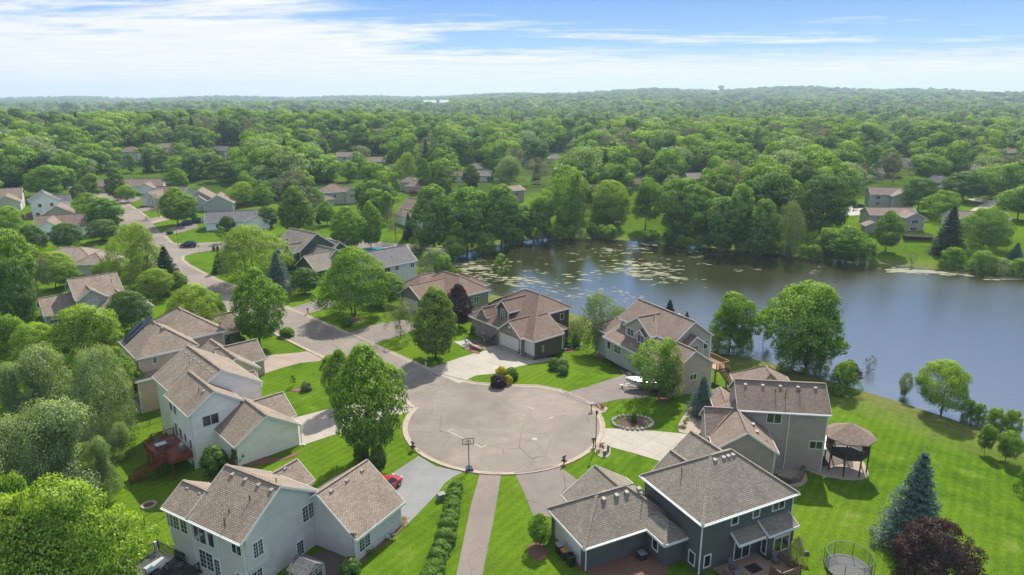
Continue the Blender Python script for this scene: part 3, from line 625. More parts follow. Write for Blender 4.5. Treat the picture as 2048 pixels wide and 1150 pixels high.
# ------------------------------------------------------------------ houses
class House:
    def __init__(s, name, x, y, rot, z, label, wall, roof, trim='white', group=None, win='white', cat='house'):
        s.e = empty(name, (x, y, z), R(rot), label, cat, group); s.wallm, s.roofm, s.trimm, s.winm = wall, roof, trim, win
        s.w = MB(); s.r = MB(); s.t = MB(); s.n = 0; s.fnd = MB(); s.caps = set()
        s.o = (x, y, R(rot)); FOOT.append(s)
        s.rects = []
    def W(s, x, y):
        c, q = math.cos(s.o[2]), math.sin(s.o[2]); return s.o[0] + x * c - y * q, s.o[1] + x * q + y * c
    def slab(s, pts, edges, th=.2):
        """roof plane; edges = indices of sides that carry a fascia"""
        top = [Vector(p) for p in pts]; bot = [p - Vector((0, 0, th)) for p in top]; n = len(pts)
        s.r.poly(top); s.r.poly(bot[::-1])
        for i in range(n): s.r.poly([bot[i], bot[(i + 1) % n], top[(i + 1) % n], top[i]])
        ctr = sum(top, Vector()) / n
        for i in range(n):
            a, b = top[i], top[(i + 1) % n]; k = tuple(sorted((tuple(round(q, 2) for q in a), tuple(round(q, 2) for q in b))))
            if i in edges or k in s.caps or (b - a).length < .3: continue
            s.caps.add(k); u = Vector((0, 0, .012)); s.r.bar(a + u, b + u, .3, .05)
        for i in edges:
            a, b = top[i], top[(i + 1) % n]; d = (b - a); hz = Vector((d.y, -d.x, 0)).normalized()
            if hz.dot((a + b) / 2 - ctr) < 0: hz = -hz
            o1, o2 = hz * .012, hz * .05; u = Vector((0, 0, .015)); dn = Vector((0, 0, -.26))
            s.t.hexa([a + o1 + dn, b + o1 + dn, b + o2 + dn, a + o2 + dn, a + o1 + u, b + o1 + u, b + o2 + u, a + o2 + u])
    def block(s, x0, x1, y0, y1, zb, ze, kind, zr, ax='x', ov=.42, walls=True, rake=.3, wm=0):
        s.rects.append((x0, x1, y0, y1))
        xm, ym = (x0 + x1) / 2, (y0 + y1) / 2
        if kind == 'gable':
            if ax == 'x':
                s.slab([(x0, y0, ze), (x1, y0, ze), (x1, ym, zr), (x0, ym, zr)], (0, 1, 3)); s.slab([(x1, y1, ze), (x0, y1, ze), (x0, ym, zr), (x1, ym, zr)], (0, 1, 3))
            else:
                s.slab([(x1, y0, ze), (x1, y1, ze), (xm, y1, zr), (xm, y0, zr)], (0, 1, 3)); s.slab([(x0, y1, ze), (x0, y0, ze), (xm, y0, zr), (xm, y1, zr)], (0, 1, 3))
            hw = (y1 - y0) / 2 if ax == 'x' else (x1 - x0) / 2
        elif kind == 'hip':
            lx, ly = x1 - x0, y1 - y0; hw = min(lx, ly) / 2
            if lx >= ly: A, B = (x0 + hw, ym, zr), (x1 - hw, ym, zr)
            else: A, B = (xm, y0 + hw, zr), (xm, y1 - hw, zr)
            c = [(x0, y0, ze), (x1, y0, ze), (x1, y1, ze), (x0, y1, ze)]
            eq = abs(lx - ly) < .02
            if lx >= ly:
                s.slab([c[0], c[1], B] + ([] if eq else [A]), (0,)); s.slab([c[2], c[3], A] + ([] if eq else [B]), (0,)); s.slab([c[1], c[2], B], (0,)); s.slab([c[3], c[0], A], (0,))
            else:
                s.slab([c[1], c[2], B, A], (0,)); s.slab([c[3], c[0], A, B], (0,)); s.slab([c[0], c[1], A], (0,)); s.slab([c[2], c[3], B], (0,))
        elif kind == 'shed':                  # slopes up along ax direction sign
            c = {'x+': [ze, zr, zr, ze], 'x-': [zr, ze, ze, zr], 'y+': [ze, ze, zr, zr], 'y-': [zr, zr, ze, ze]}[ax]
            P = [(x0, y0, c[0]), (x1, y0, c[1]), (x1, y1, c[2]), (x0, y1, c[3])]
            s.slab(P, (0, 1, 2, 3)); walls_z = c
        if not walls: return (x0 + ov, x1 - ov, y0 + ov, y1 - ov)
        a, b, c_, d = (x0 + (rake if kind == 'gable' and ax == 'x' else ov)), (x1 - (rake if kind == 'gable' and ax == 'x' else ov)), (y0 + (rake if kind == 'gable' and ax == 'y' else ov)), (y1 - (rake if kind == 'gable' and ax == 'y' else ov))
        sl = (zr - ze) / hw if kind != 'shed' else 0; th = .17
        if kind == 'gable' and ax == 'x': e = ze + sl * ov - th; pk = zr - th
        elif kind == 'gable': e = ze + sl * ov - th; pk = zr - th
        else: e = ze + min(sl * ov, .3) - th
        f = zb
        if kind == 'gable' and ax == 'x':
            s.w.poly([(a, c_, f), (b, c_, f), (b, c_, e), (a, c_, e)], wm); s.w.poly([(b, d, f), (a, d, f), (a, d, e), (b, d, e)], wm)
            s.w.poly([(b, c_, f), (b, d, f), (b, d, e), (b, ym, pk), (b, c_, e)], wm); s.w.poly([(a, d, f), (a, c_, f), (a, c_, e), (a, ym, pk), (a, d, e)], wm)
        elif kind == 'gable':
            s.w.poly([(b, c_, f), (b, d, f), (b, d, e), (b, c_, e)], wm); s.w.poly([(a, d, f), (a, c_, f), (a, c_, e), (a, d, e)], wm)
            s.w.poly([(a, c_, f), (b, c_, f), (b, c_, e), (xm, c_, pk), (a, c_, e)], wm); s.w.poly([(b, d, f), (a, d, f), (a, d, e), (xm, d, pk), (b, d, e)], wm)
        else:
            for p, q in (((a, c_), (b, c_)), ((b, c_), (b, d)), ((b, d), (a, d)), ((a, d), (a, c_))): s.w.poly([p + (f,), q + (f,), q + (e,), p + (e,)], wm)
        if zb <= 0.02: s.fnd.box(a - .02, b + .02, c_ - .02, d + .02, zb - 1.2, zb + .28)
        # corner boards
        for p in ((a, c_), (b, c_), (b, d), (a, d)): s.t.box(p[0] - .05, p[0] + .05, p[1] - .05, p[1] + .05, f + .1, e - .02, 1 if s.trimm2 else 0)
        return (a, b, c_, d)
    trimm2 = False
    def frame(s, side, pos):
        """local axes of a wall: origin fn(u, out, z)"""
        return {'y-': lambda u, o, z: (u, pos - o, z), 'y+': lambda u, o, z: (-u, pos + o, z) if False else (u, pos + o, z),
                'x+': lambda u, o, z: (pos + o, u, z), 'x-': lambda u, o, z: (pos - o, u, z)}[side]
    def obox(s, mb, fr, u0, u1, o0, o1, z0, z1, mi=0):
        a = fr(u0, o0, z0); b = fr(u1, o1, z1)
        mb.box(min(a[0], b[0]), max(a[0], b[0]), min(a[1], b[1]), max(a[1], b[1]), z0, z1, mi)
    def win(s, side, pos, u, z, w_=1.0, h=1.2, n=2, grid=None, name='window', mat=None):
        fr = s.frame(side, pos); m = MB(); t = .09
        s.obox(m, fr, u - w_ / 2 - t, u + w_ / 2 + t, .003, .06, z - h / 2 - t, z - h / 2); s.obox(m, fr, u - w_ / 2 - t, u + w_ / 2 + t, .003, .06, z + h / 2, z + h / 2 + t)
        for q in range(n + 1):
            uu = u - w_ / 2 + w_ * q / n; hw = t if q in (0, n) else .035; c = uu - t / 2 if q == 0 else uu + t / 2 if q == n else uu
            s.obox(m, fr, c - (t / 2 if q in (0, n) else .035), c + (t / 2 if q in (0, n) else .035), .003, .058, z - h / 2, z + h / 2)
        if grid:
            gx, gz = grid
            for q in range(n):
                for k in range(1, gx): uu = u - w_ / 2 + w_ * (q + k / gx) / n; s.obox(m, fr, uu - .014, uu + .014, .02, .035, z - h / 2, z + h / 2)
            for k in range(1, gz): zz = z - h / 2 + h * k / gz; s.obox(m, fr, u - w_ / 2, u + w_ / 2, .021, .034, zz - .014, zz + .014)
        f = m.build(name, mat or s.winm, s.e)
        p = MB(); s.obox(p, fr, u - w_ / 2, u + w_ / 2, .002, .016, z - h / 2, z + h / 2); p.build('pane', 'glass', f); return f
    def door(s, side, pos, u, z=0, w_=.95, h=2.1, mat='white_door', name='door'):
        fr = s.frame(side, pos); m = MB(); s.obox(m, fr, u - w_ / 2, u + w_ / 2, .003, .05, z + .05, z + h)
        for zz in (z + .35, z + 1.15):
            s.obox(m, fr, u - w_ / 2 + .12, u - .04, .05, .065, zz, zz + .6); s.obox(m, fr, u + .04, u + w_ / 2 - .12, .05, .065, zz, zz + .6)
        d = m.build(name, mat, s.e); k = MB(); s.obox(k, fr, u + w_ / 2 - .12, u + w_ / 2 - .06, .05, .11, z + 1.0, z + 1.08); k.build('handle', 'dark_metal', d)
    def garage(s, side, pos, u, z=0, w_=4.8, h=2.2, mat='white_door'):
        fr = s.frame(side, pos); m = MB(); rows = 4; cols = max(2, int(w_ / 1.2))
        s.obox(m, fr, u - w_ / 2 - .12, u - w_ / 2, .002, .06, z, z + h + .12); s.obox(m, fr, u + w_ / 2, u + w_ / 2 + .12, .002, .06, z, z + h + .12); s.obox(m, fr, u - w_ / 2, u + w_ / 2, .002, .06, z + h, z + h + .12)
        s.obox(m, fr, u - w_ / 2, u + w_ / 2, .002, .02, z + .03, z + h)
        for r in range(rows):
            for c in range(cols):
                u0 = u - w_ / 2 + w_ * c / cols + .08; z0 = z + h * r / rows + .07; s.obox(m, fr, u0, u0 + w_ / cols - .16, .02, .034, z0, z0 + h / rows - .14)
        m.build('garage_door', mat, s.e)
    def vent(s, x, y, z, slope_dir='y-', pitch=.65):
        m = MB(); w_ = .2; z -= .1
        m.hexa([(x - w_, y - w_, z - .2), (x + w_, y - w_, z - .2), (x + w_, y + w_, z - .2), (x - w_, y + w_, z - .2), (x - w_, y - w_, z + .1), (x + w_, y - w_, z + .1), (x + w_ * .85, y + w_ * .85, z + .2), (x - w_ * .85, y + w_ * .85, z + .2)])
        m.build('roof_vent', 'vent', s.e)
    def pipe(s, x, y, z, h=.5):
        m = MB(); m.tube([(x, y, z - .2), (x, y, z + h)], .05, 8); m.build('vent_pipe', 'dark_metal', s.e)
    def spout(s, x, y, z0, z1, out=(0, 0)):
        m = MB(); m.box(x - .05, x + .05, y - .04, y + .04, z0 + .15, z1); m.bar((x, y, z0 + .2), (x + out[0], y + out[1], z0 + .06), .09, .08); m.build('downspout', 'white', s.e)
    def gutter(s, a, b):
        m = MB(); m.bar(a, b, .12, .12); m.build('gutter', 'white', s.e)
    def finish(s, valley=()):
        s.w.build('wall', [s.wallm, 'stone'], s.e); s.r.build('roof', s.roofm, s.e)
        s.t.build('trim', [s.trimm, s.wallm], s.e)
        if s.fnd.v: s.fnd.build('foundation', 'found', s.e)
        for a, b in valley:
            m = MB(); m.bar(a, b, .16, .05); m.build('flashing', 'concrete_tan', s.e)
FOOT = []
def rail(mb, pts, z, h=1.0, step=.14, post=.1, thick=.035):
    for a, b in zip(pts, pts[1:]):
        a = Vector(a + (z,)) if len(a) == 2 else Vector(a); b = Vector(b + (z,)) if len(b) == 2 else Vector(b)
        L = (b - a).length; U = Vector((0, 0, h))
        mb.bar(a + U, b + U, .09, .06); mb.bar(a + U * .12, b + U * .12, .05, .05)
        for p in (a, b): mb.box(p.x - post / 2, p.x + post / 2, p.y - post / 2, p.y + post / 2, p.z, p.z + h + .06)
        n = max(1, int(L / step))
        for k in range(1, n):
            q = a + (b - a) * k / n; mb.bar(q + U * .12, q + U * .98, thick, thick)
def stairs(mb, a, b, w_, n, rl=None):
    """steps from a (top) down to b"""
    a = Vector(a); b = Vector(b); d = (b - a); h = Vector((d.x, d.y, 0)).normalized(); e = Vector((-h.y, h.x, 0)) * w_ / 2
    for k in range(n):
        p = a + d * (k + .5) / n; mb.hexa([p - e - h * .15 - Vector((0, 0, .03)), p + e - h * .15 - Vector((0, 0, .03)), p + e + h * .15 - Vector((0, 0, .03)), p - e + h * .15 - Vector((0, 0, .03))] + [p - e - h * .15, p + e - h * .15, p + e + h * .15, p - e + h * .15])
    for sgn in (-1, 1): mb.bar(a + e * sgn - Vector((0, 0, .12)), b + e * sgn - Vector((0, 0, .05)), .05, .25)
    if rl is not None:
        for sgn in (-1, 1): rail(rl, [tuple(a + e * sgn), tuple(b + e * sgn)], 0)

# ---- grey-blue two storey house, bottom left
H = House('two_storey_house', -24, 51.3, -30, 0, 'grey two storey house at the lower left with a railed deck and garage wing', 'side_grey', 'roof_warm')
H.block(-7.0, .5, 0, 9.6, -2.9, 5.6, 'gable', 8.8)
H.block(-10.6, -6.6, .0, 5.0, -2.9, 5.6, 'gable', 7.2)
H.block(-3.7, 6.0, 8.3, 15.6, -.3, 2.8, 'gable', 6.3, 'y')
H.block(-8.2, -3.4, 6.5, 12.4, 0, 4.2, 'gable', 6.0, 'y')
wy = .42
for u, z, w_, h, n, g in ((-9.7, 4.3, 1.7, 1.7, 2, (2, 4)), (-8.1, 4.3, .9, 1.7, 1, (2, 4)), (-5.9, 4.2, 1.9, 1.9, 2, None), (-4.2, 4.2, .8, 1.7, 1, None), (-5.3, 1.5, 1.9, 1.9, 2, (2, 4)), (-3.8, 1.2, .7, 1.9, 1, (2, 5)), (-.7, 4.5, 1.2, 1.2, 2, (1, 1)), (-.6, 1.0, 1.1, 1.6, 2, (2, 4))): H.win('y-', wy, u, z, w_, h, n, g)
H.win('x+', .63, 1.6, 4.2, 1.0, 1.5, 2, (2, 4))
for u, z, w_, h, n, g in ((8.0, 4.1, 1.5, 1.6, 2, (2, 4)), (6.6, .9, .8, 1.5, 1, (3, 4)), (1.5, 1.0, 1.1, 1.6, 2, (2, 4))): H.win('x+', .2, u, z, w_, h, n, g)
H.win('x+', 5.58, 9.8, 1.5, 1.5, 1.4, 2, (2, 4)); H.garage('y+', 15.3, 2.7, 0, 4.9); H.garage('y+', 15.3, -1.8, 0, 2.5)
for u in (-9.4, -7.6): H.vent(u, 2.2, 6.95)
for u in (-5.4, -3.6, -1.8, -.1): H.vent(u, 4.3, 8.5)
for y in (9.7, 11.9, 14.1): H.vent(1.7, y, 6.0)
H.vent(-5.6, 10.5, 5.9); H.pipe(-1.6, 3.0, 7.6); H.pipe(-2.8, 1.6, 6.6); H.pipe(-2.2, .6, 6.1, .9); H.pipe(-1.0, 5.6, 8.2)
H.spout(.28, .5, -2.6, 5.6); H.spout(-3.2, .36, -2.6, 5.6); H.spout(.28, 2.9, 2.2, 5.9); H.spout(5.62, 8.5, 0, 2.7); H.spout(5.62, 15.2, 0, 2.7)
H.gutter((-10.6, -.1, 5.5), (.5, -.1, 5.5))
m = MB(); m.hexa([(.2, .45, 2.4), (.62, .45, 2.4), (.62, 2.75, 2.4), (.2, 2.75, 2.4), (.2, .45, 5.68), (.62, .45, 5.68), (.62, 2.75, 7.1), (.2, 2.75, 7.1)]); m.build('bay', 'side_grey', H.e)
m = MB(); m.box(.22, .5, 7.0, 9.0, -2.9, -.2); m.build('window_well', 'found', H.e)
dk = MB(); dk.box(-12.8, -6.2, -3.8, .42, -.16, 0); dk.box(-12.8, -6.2, -3.9, -3.7, -.45, .0)
D_ = dk.build('deck', 'greydeck', H.e)
rl = MB(); rail(rl, [(-8.6, .3), (-12.7, .3), (-12.7, -3.7), (-6.3, -3.7), (-6.3, .2)], 0, 1.0); rl.build('railing', 'dark_metal', D_)
for px_c, py_c in ((-12.6, -3.6), (-9.4, -3.6), (-6.4, -3.6), (-12.6, 0)):
    q = MB(); q.box(px_c - .1, px_c + .1, py_c - .1, py_c + .1, -3.2, 1.12); q.build('post', 'white', D_)
st = MB(); rl2 = MB(); stairs(st, (-13.0, -2.6, 0), (-16.6, -2.6, -2.7), 1.2, 12, rl2); s_ = st.build('steps', 'greydeck', D_); rl2.build('stair_railing', 'dark_metal', s_)
dm = MB(); dm.lathe([(0, 0), (.18, .02), (.36, .1), (.37, .12), (.18, .05), (0, .03)], 20, (0, 0, 0)); dsh = dm.build('satellite_dish', 'galv', H.e); dsh.location = (5.75, 8.2, 3.3); dsh.rotation_euler = (R(-50), 0, R(30))
q = MB(); q.bar((0, 0, 0), (0, .1, -.7), .04, .04); q.build('arm', 'dark_metal', dsh)
H.finish(); HG = H
# ---- white two storey house
H = House('two_storey_house', -33.2, 73.4, -46.6, 0, 'white sided two storey house with a red stained deck and stairs on its left', 'side_white', 'roof_warm')
H.block(-22.2, -9.8, -2.2, 8.2, -2.9, 5.6, 'gable', 8.9)
H.block(-14.6, -5.8, -3.0, 3.9, -2.9, 5.6, 'gable', 8.0)
H.block(-6.9, .3, -.1, 8.5, -1.2, 2.8, 'gable', 5.6)
H.block(-9.7, -2.6, 3.6, 9.3, 0, 2.8, 'gable', 5.0, 'y')
H.block(-19.5, -15.2, 5, 10.2, 0, 2.8, 'gable', 4.5, 'y')
H.win('x+', -6.1, -.3, 4.2, 1.9, 1.3, 2)
for u, z, w_, h in ((-13.6, 4.3, .9, 1.5), (-12.1, 4.3, .9, 1.5), (-12.6, 1.2, .9, 1.9), (-11.0, 1.2, .9, 1.6), (-9.3, 1.3, .7, 1.1), (-7.4, 1.2, .7, 1.1), (-7.5, -1.6, .8, 1.0)): H.win('y-', -2.58, u, z, w_, h, 1)
H.garage('y+', 9.0, -6.1, 0, 4.9); H.garage('y+', 8.08, -1.3, 0, 2.4)
for k in range(5): H.vent(-11.0 - k * 1.6, 2.3, 8.4)
for k in range(2): H.vent(-19.6 - k, 2.3, 8.4)
H.vent(-7.6, -.2, 7.6); H.pipe(-8.2, -.6, 7.3, .6); H.pipe(-13.5, 0.2, 6.9, .7); H.pipe(-17.2, 1.4, 8.0, .3)
H.spout(.3, 8.3, 0, 2.7, (.5, .3)); H.spout(-9.9, 7.9, 0, 5.4); H.spout(-6.2, -2.8, -2.7, 5.5)
m = MB()
for k in range(26): 
    a = random.uniform(-6.3, -.3); m.poly([(a, -.52 - random.random() * .2, 2.75 - random.random() * 1.1) for _ in range(3)])
dk = MB(); pts = [(-13.6, -2.7), (-13.6, -5.4), (-12.2, -6.7), (-8.6, -6.7), (-7.4, -5.4), (-6.6, -5.4), (-6.6, -2.7)]
dk.poly([p + (.2,) for p in pts[::-1]]); dk.poly([p + (.0,) for p in pts])
for a, b in zip(pts, pts[1:] + pts[:1]): dk.poly([a + (-.12,), b + (-.12,), b + (.2,), a + (.2,)]); dk.bar(a + (-.02,), b + (-.02,), .08, .5)
D_ = dk.build('deck', 'redwood', H.e)
rl = MB(); rail(rl, pts[:5], .2, .95); rail(rl, [(-6.6, -5.4), (-6.6, -2.7)], .2, .95); rl.build('railing', 'redwood', D_)
for p in ((-13.4, -5.3), (-12.1, -6.5), (-8.7, -6.5), (-6.8, -5.2)):
    q = MB(); q.box(p[0] - .08, p[0] + .08, p[1] - .08, p[1] + .08, -3.2, -.1); q.build('post', 'redwood', D_)
st = MB(); rl2 = MB(); stairs(st, (-7.6, -5.9, .15), (-10.4, -9.0, -2.6), 1.2, 14, rl2); s_ = st.build('steps', 'redwood', D_); rl2.build('stair_railing', 'redwood', s_)
H.finish(); HW = H
# ---- tan house with solar panels
H = House('two_storey_house', -54.9, 95.7, -48.4, 0, 'tan house with a hipped brown roof and two solar panels, behind the white house', 'side_tan', 'roof_warm')
H.block(-10.4, .3, -1.4, 7.6, -2.7, 5.6, 'hip', 9.0)
H.block(-16.5, -4.5, 3.5, 13.5, 0, 5.4, 'hip', 8.9)
H.block(-11, 1.9, -2.3, 7.8, -2.7, 2.7, 'hip', 3.6)
H.block(-2, 9, 6.6, 13.6, 0, 2.8, 'gable', 5.4)
H.block(-15, -8.5, 9, 17.5, 0, 3.6, 'gable', 6.2, 'y')
H.block(-.5, 5.8, 9, 15.8, 0, 2.8, 'gable', 5.3, 'y')
H.win('x+', -.12, 1.2, 4.6, .6, .9, 1); H.win('y-', -.98, -1.0, 4.5, .7, 1.0, 1); H.win('y-', -1.85, -3, 1.2, 1.6, 1.3, 2); H.garage('y+', 15.5, 2.6, 0, 4.9)
for k in range(3): H.vent(-7.0 - k * 0.7, 2.7, 8.4)
H.vent(-3.2, 3.6, 8.5); H.pipe(-6.2, 1.6, 7.9, .3)
m = MB(); m.hexa([(-9.3, -.6, 6.32), (-8.1, -.6, 6.32), (-8.1, 2.0, 8.4), (-9.3, 2.0, 8.4), (-9.3, -.66, 6.38), (-8.1, -.66, 6.38), (-8.1, 1.94, 8.46), (-9.3, 1.94, 8.46)]); m.build('solar_panel', 'solar', H.e)
m = MB(); m.hexa([(-9.3, -1.2 - .9, 5.2), (-8.1, -2.1, 5.2), (-8.1, -.66, 6.26), (-9.3, -.66, 6.26), (-9.3, -2.16, 5.26), (-8.1, -2.16, 5.26), (-8.1, -.72, 6.32), (-9.3, -.72, 6.32)])
m = MB(); sl_ = (9.0 - 5.6) / 4.5
for k, y0_ in enumerate((-1.0, .45, 1.9)):
    z0_ = 5.6 + (y0_ + 1.4) * sl_ + .1; z1_ = z0_ + 1.38 * sl_
    q = MB(); q.hexa([(-8.6, y0_, z0_), (-6.7, y0_, z0_), (-6.7, y0_ + 1.38, z1_), (-8.6, y0_ + 1.38, z1_), (-8.6, y0_ - .03, z0_ + .05), (-6.7, y0_ - .03, z0_ + .05), (-6.7, y0_ + 1.35, z1_ + .05), (-8.6, y0_ + 1.35, z1_ + .05)]); q.build('solar_panel', 'solar', H.e)
H.finish(); HT = H
# ---- sage house, far left
H = House('two_storey_house', -81.8, 127.8, 40.9, -1.2, 'sage green two storey house with many gables among the trees at the far left', 'side_sage', 'roof_warm')
H.block(-2.6, 6.2, 3.4, 14.4, 0, 5.6, 'gable', 8.9)
H.block(-2.4, 2.9, 2.6, 8, 2.5, 5.6, 'gable', 7.6, 'y')
H.block(-.6, 10.4, -.6, 8.5, -1.5, 2.8, 'gable', 6.4, 'y')
H.block(-8.0, -1.8, 4.6, 13.5, -1.5, 3.2, 'gable', 5.9)
H.block(-4.2, -.6, 3.2, 7, 0, 2.9, 'gable', 4.3, 'y')
H.win('y-', 2.92, .3, 4.6, 1.6, 1.3, 2, (2, 3)); H.win('y-', 5.0, -6.2, 1.3, 1.8, 1.5, 3, (2, 3)); H.win('x-', -7.7, 8, 1.3, 1.2, 1.2, 2)
H.pipe(4.6, 6.2, 7.6, .6); H.vent(5.2, 8.4, 8.6); H.finish([((4.9, -.5, 6.42), (4.9, 8, 6.42))])
# ---- charcoal house, bottom right
H = House('two_storey_house', 17.3, 53.8, 25.8, 0, 'charcoal two storey house at the bottom right with a hipped grey roof and white downspouts', 'side_dark', 'roof_grey'); 
H.trimm2 = True
H.block(0, 12.1, 0, 9.5, -2.9, 5.6, 'hip', 9.15)
H.block(-9.4, 1.2, 5.0, 12.2, -.6, 2.8, 'hip', 5.55)
H.block(-2.4, .8, 2.2, 7, -.6, 2.8, 'hip', 3.95)
H.block(-6.9, 1.2, 9.2, 13.6, -.3, 2.8, 'gable', 5.35, 'y')
H.block(6.4, 14.2, 8.2, 14.0, 0, 3.3, 'gable', 6.2, 'y'); H.block(4.6, 9.4, 8.4, 13.3, 0, 3.0, 'gable', 4.9, 'y')
H.block(4.0, 7.35, -.75, .6, 2.2, 2.7, 'shed', 3.5, 'y+', walls=False); H.block(7.4, 11.3, -1.1, .6, -2.9, 2.85, 'shed', 3.75, 'y+', ov=.35, walls=True)
for u, z, w_, h, n in ((4.3, 4.75, .75, 1.15, 1), (7.0, 4.75, .75, 1.15, 1), (9.9, 4.75, 1.5, 1.15, 2), (1.3, 1.1, .7, 1.2, 1)): H.win('y-', .42, u, z, w_, h, n)
H.win('y-', .42, 5.6, 1.05, 1.9, 2.05, 2, name='sliding_door')
for z, h in ((2.35, .4), (1.15, 1.5)): H.win('y-', -.75, 9.5, z, 1.9, h, 2); H.win('x-', 7.75, -.3, z, .5, h, 1)
H.win('x-', .42, 1.5, 1.0, .75, 1.25, 1); H.win('x-', -1.98, 4.0, 1.6, .75, 1.1, 1); H.garage('x-', -8.98, 8.6, 0, 4.6)
for u in (-5.4, -3.9, -2.7, -1.2): H.vent(u, 8.0, 5.25)
for u in (4.9, 6.0, 6.6, 7.2): H.vent(u, 4.3, 8.85)
H.pipe(2.2, 5.8, 7.4, .5); H.pipe(-1.2, 7.3, 4.9, .6)
H.spout(.33, .36, -2.7, 5.6); H.spout(11.75, .36, -2.7, 5.6); H.spout(-8.95, 5.35, -.4, 2.8, (-.1, -.5)); H.spout(12.3, 4.2, 0, 2.6)
H.gutter((0, -.1, 5.48), (12.1, -.1, 5.48)); H.gutter((-.1, 0, 5.48), (-.1, 9.5, 5.48)); H.gutter((-9.4, 4.9, 2.7), (-2.4, 4.9, 2.7))
dk = MB(); dk.box(2.0, 8.8, -4.0, -.95, -.16, 0); dk.box(2.2, 7.6, -.96, .42, -.16, 0); D_ = dk.build('deck', 'deck_fawn', H.e)
rl = MB()
for a, b in (((2.1, -.8), (2.1, -3.9)), ((2.1, -3.9), (5.0, -3.9)), ((6.3, -3.9), (8.7, -3.9)), ((8.7, -3.9), (8.7, -1.4)), ((6.3, -3.9), (6.3, -2.6))): rail(rl, [a, b], 0, 1.05, .12, .13, .1)
rl.build('railing', 'deckwood', D_)
m = MB(); m.box(4.9, 6.3, -1.8, -.7, .002, .02); m.build('doormat', 'rubber', D_)
H.finish(); HD = H
# ---- taupe house with gazebo
H = House('two_storey_house', 28.3, 78.3, -7.4, -.2, 'taupe house with a purplish brown gable roof and a raised gazebo at its right end', 'side_mocha', 'roof_taupe')
H.block(0, 11.25, 0, 7.1, -2.9, 5.4, 'gable', 8.1)
H.block(-3.6, 3.9, -5.8, 3.2, -1.2, 2.8, 'gable', 5.35, 'y')
H.block(-4.0, 1.0, -2.5, 3.8, -.3, 2.8, 'gable', 5.3)
H.block(1.8, 9.8, 5, 15.6, -2.5, 4.0, 'hip', 7.0); H.block(-1.9, 1.2, 1.0, 10.5, -.3, 2.9, 'gable', 4.0, 'y')
H.win('y-', .42, 4.6, 4.35, 1.7, 1.25, 2); H.win('y-', .42, 10.0, 1.0, 1.5, 1.0, 2); H.garage('x-', -3.3, .6, 0, 4.6); H.door('y-', .42, 4.9, -2.8)
for k in range(5): H.vent(1.3 + k * 2.15, 3.0, 7.7)
for a in ((5.6, 9.5, 6.0), (6.2, 11.0, 6.3), (6.6, 12.2, 5.6)): H.vent(*a)
for a in ((1.6, -3.9, 4.6), (1.5, -2.2, 4.7)): H.vent(*a)
H.pipe(4.9, 2.2, 7.1, .5); H.pipe(7.9, 2.4, 7.3, .4); H.pipe(6.0, 1.6, 6.6, 1.2); H.pipe(2.7, -4.5, 3.7, .2)
H.spout(6.4, .34, -2.6, 5.2); H.spout(3.5, -5.4, -1, 2.7); H.spout(-3.5, -5.4, -.2, 2.7)
H.gutter((0, -.1, 5.3), (11.25, -.1, 5.3))
dk = MB(); dk.box(10.85, 12.9, 1.6, 6.4, -.4, -.15); gd = dk.build('deck', 'white_door', H.e)
rl = MB(); rail(rl, [(12.0, 1.7), (10.95, 1.7)], -.15, 1.0, .3); rl.build('railing', 'darkwood', gd)
gz = MB(); gr = 2.45; gc = (14.3, 1.7); N8 = [(gc[0] + gr * math.cos(R(22.5 + 45 * k)), gc[1] + gr * math.sin(R(22.5 + 45 * k))) for k in range(8)]
gz.poly([p + (-.15,) for p in N8]); gz.poly([p + (-.4,) for p in N8[::-1]])
for a, b in zip(N8, N8[1:] + N8[:1]): gz.poly([a + (-.4,), b + (-.4,), b + (-.15,), a + (-.15,)]); gz.bar(a + (.75,), b + (.75,), .07, .09); gz.bar(a + (2.1,), b + (2.1,), .09, .18)
for a, b in zip(N8, N8[1:] + N8[:1]):
    for k in range(1, 12): t_ = k / 12; gz.box(a[0] + (b[0] - a[0]) * t_ - .03, a[0] + (b[0] - a[0]) * t_ + .03, a[1] + (b[1] - a[1]) * t_ - .03, a[1] + (b[1] - a[1]) * t_ + .03, -.15, .75)
GZ_ = gz.build('gazebo', 'darkwood', H.e)
for p in N8:
    q = MB(); q.box(p[0] - .07, p[0] + .07, p[1] - .07, p[1] + .07, -3.4, 2.2); q.build('post', 'darkwood', GZ_)
rf = MB(); RR = [(gc[0] + 3.15 * math.cos(R(22.5 + 45 * k)), gc[1] + 3.15 * math.sin(R(22.5 + 45 * k))) for k in range(8)]
for a, b in zip(RR, RR[1:] + RR[:1]): rf.poly([a + (2.1,), b + (2.1,), gc + (3.75,)]); rf.poly([b + (2.0,), a + (2.0,), gc + (3.6,)]); rf.poly([a + (2.0,), b + (2.0,), b + (2.1,), a + (2.1,)])
rf.build('gazebo_roof', 'roof_taupe', GZ_)
st = MB(); stairs(st, (15.2, 4.2, -.2), (16.4, 7.4, -3.1), 1.1, 13); st.build('steps', 'darkwood', GZ_)
H.finish([((-3.6, -2.4, 2.86), (-.3, .7, 5.36))]); HZ = H
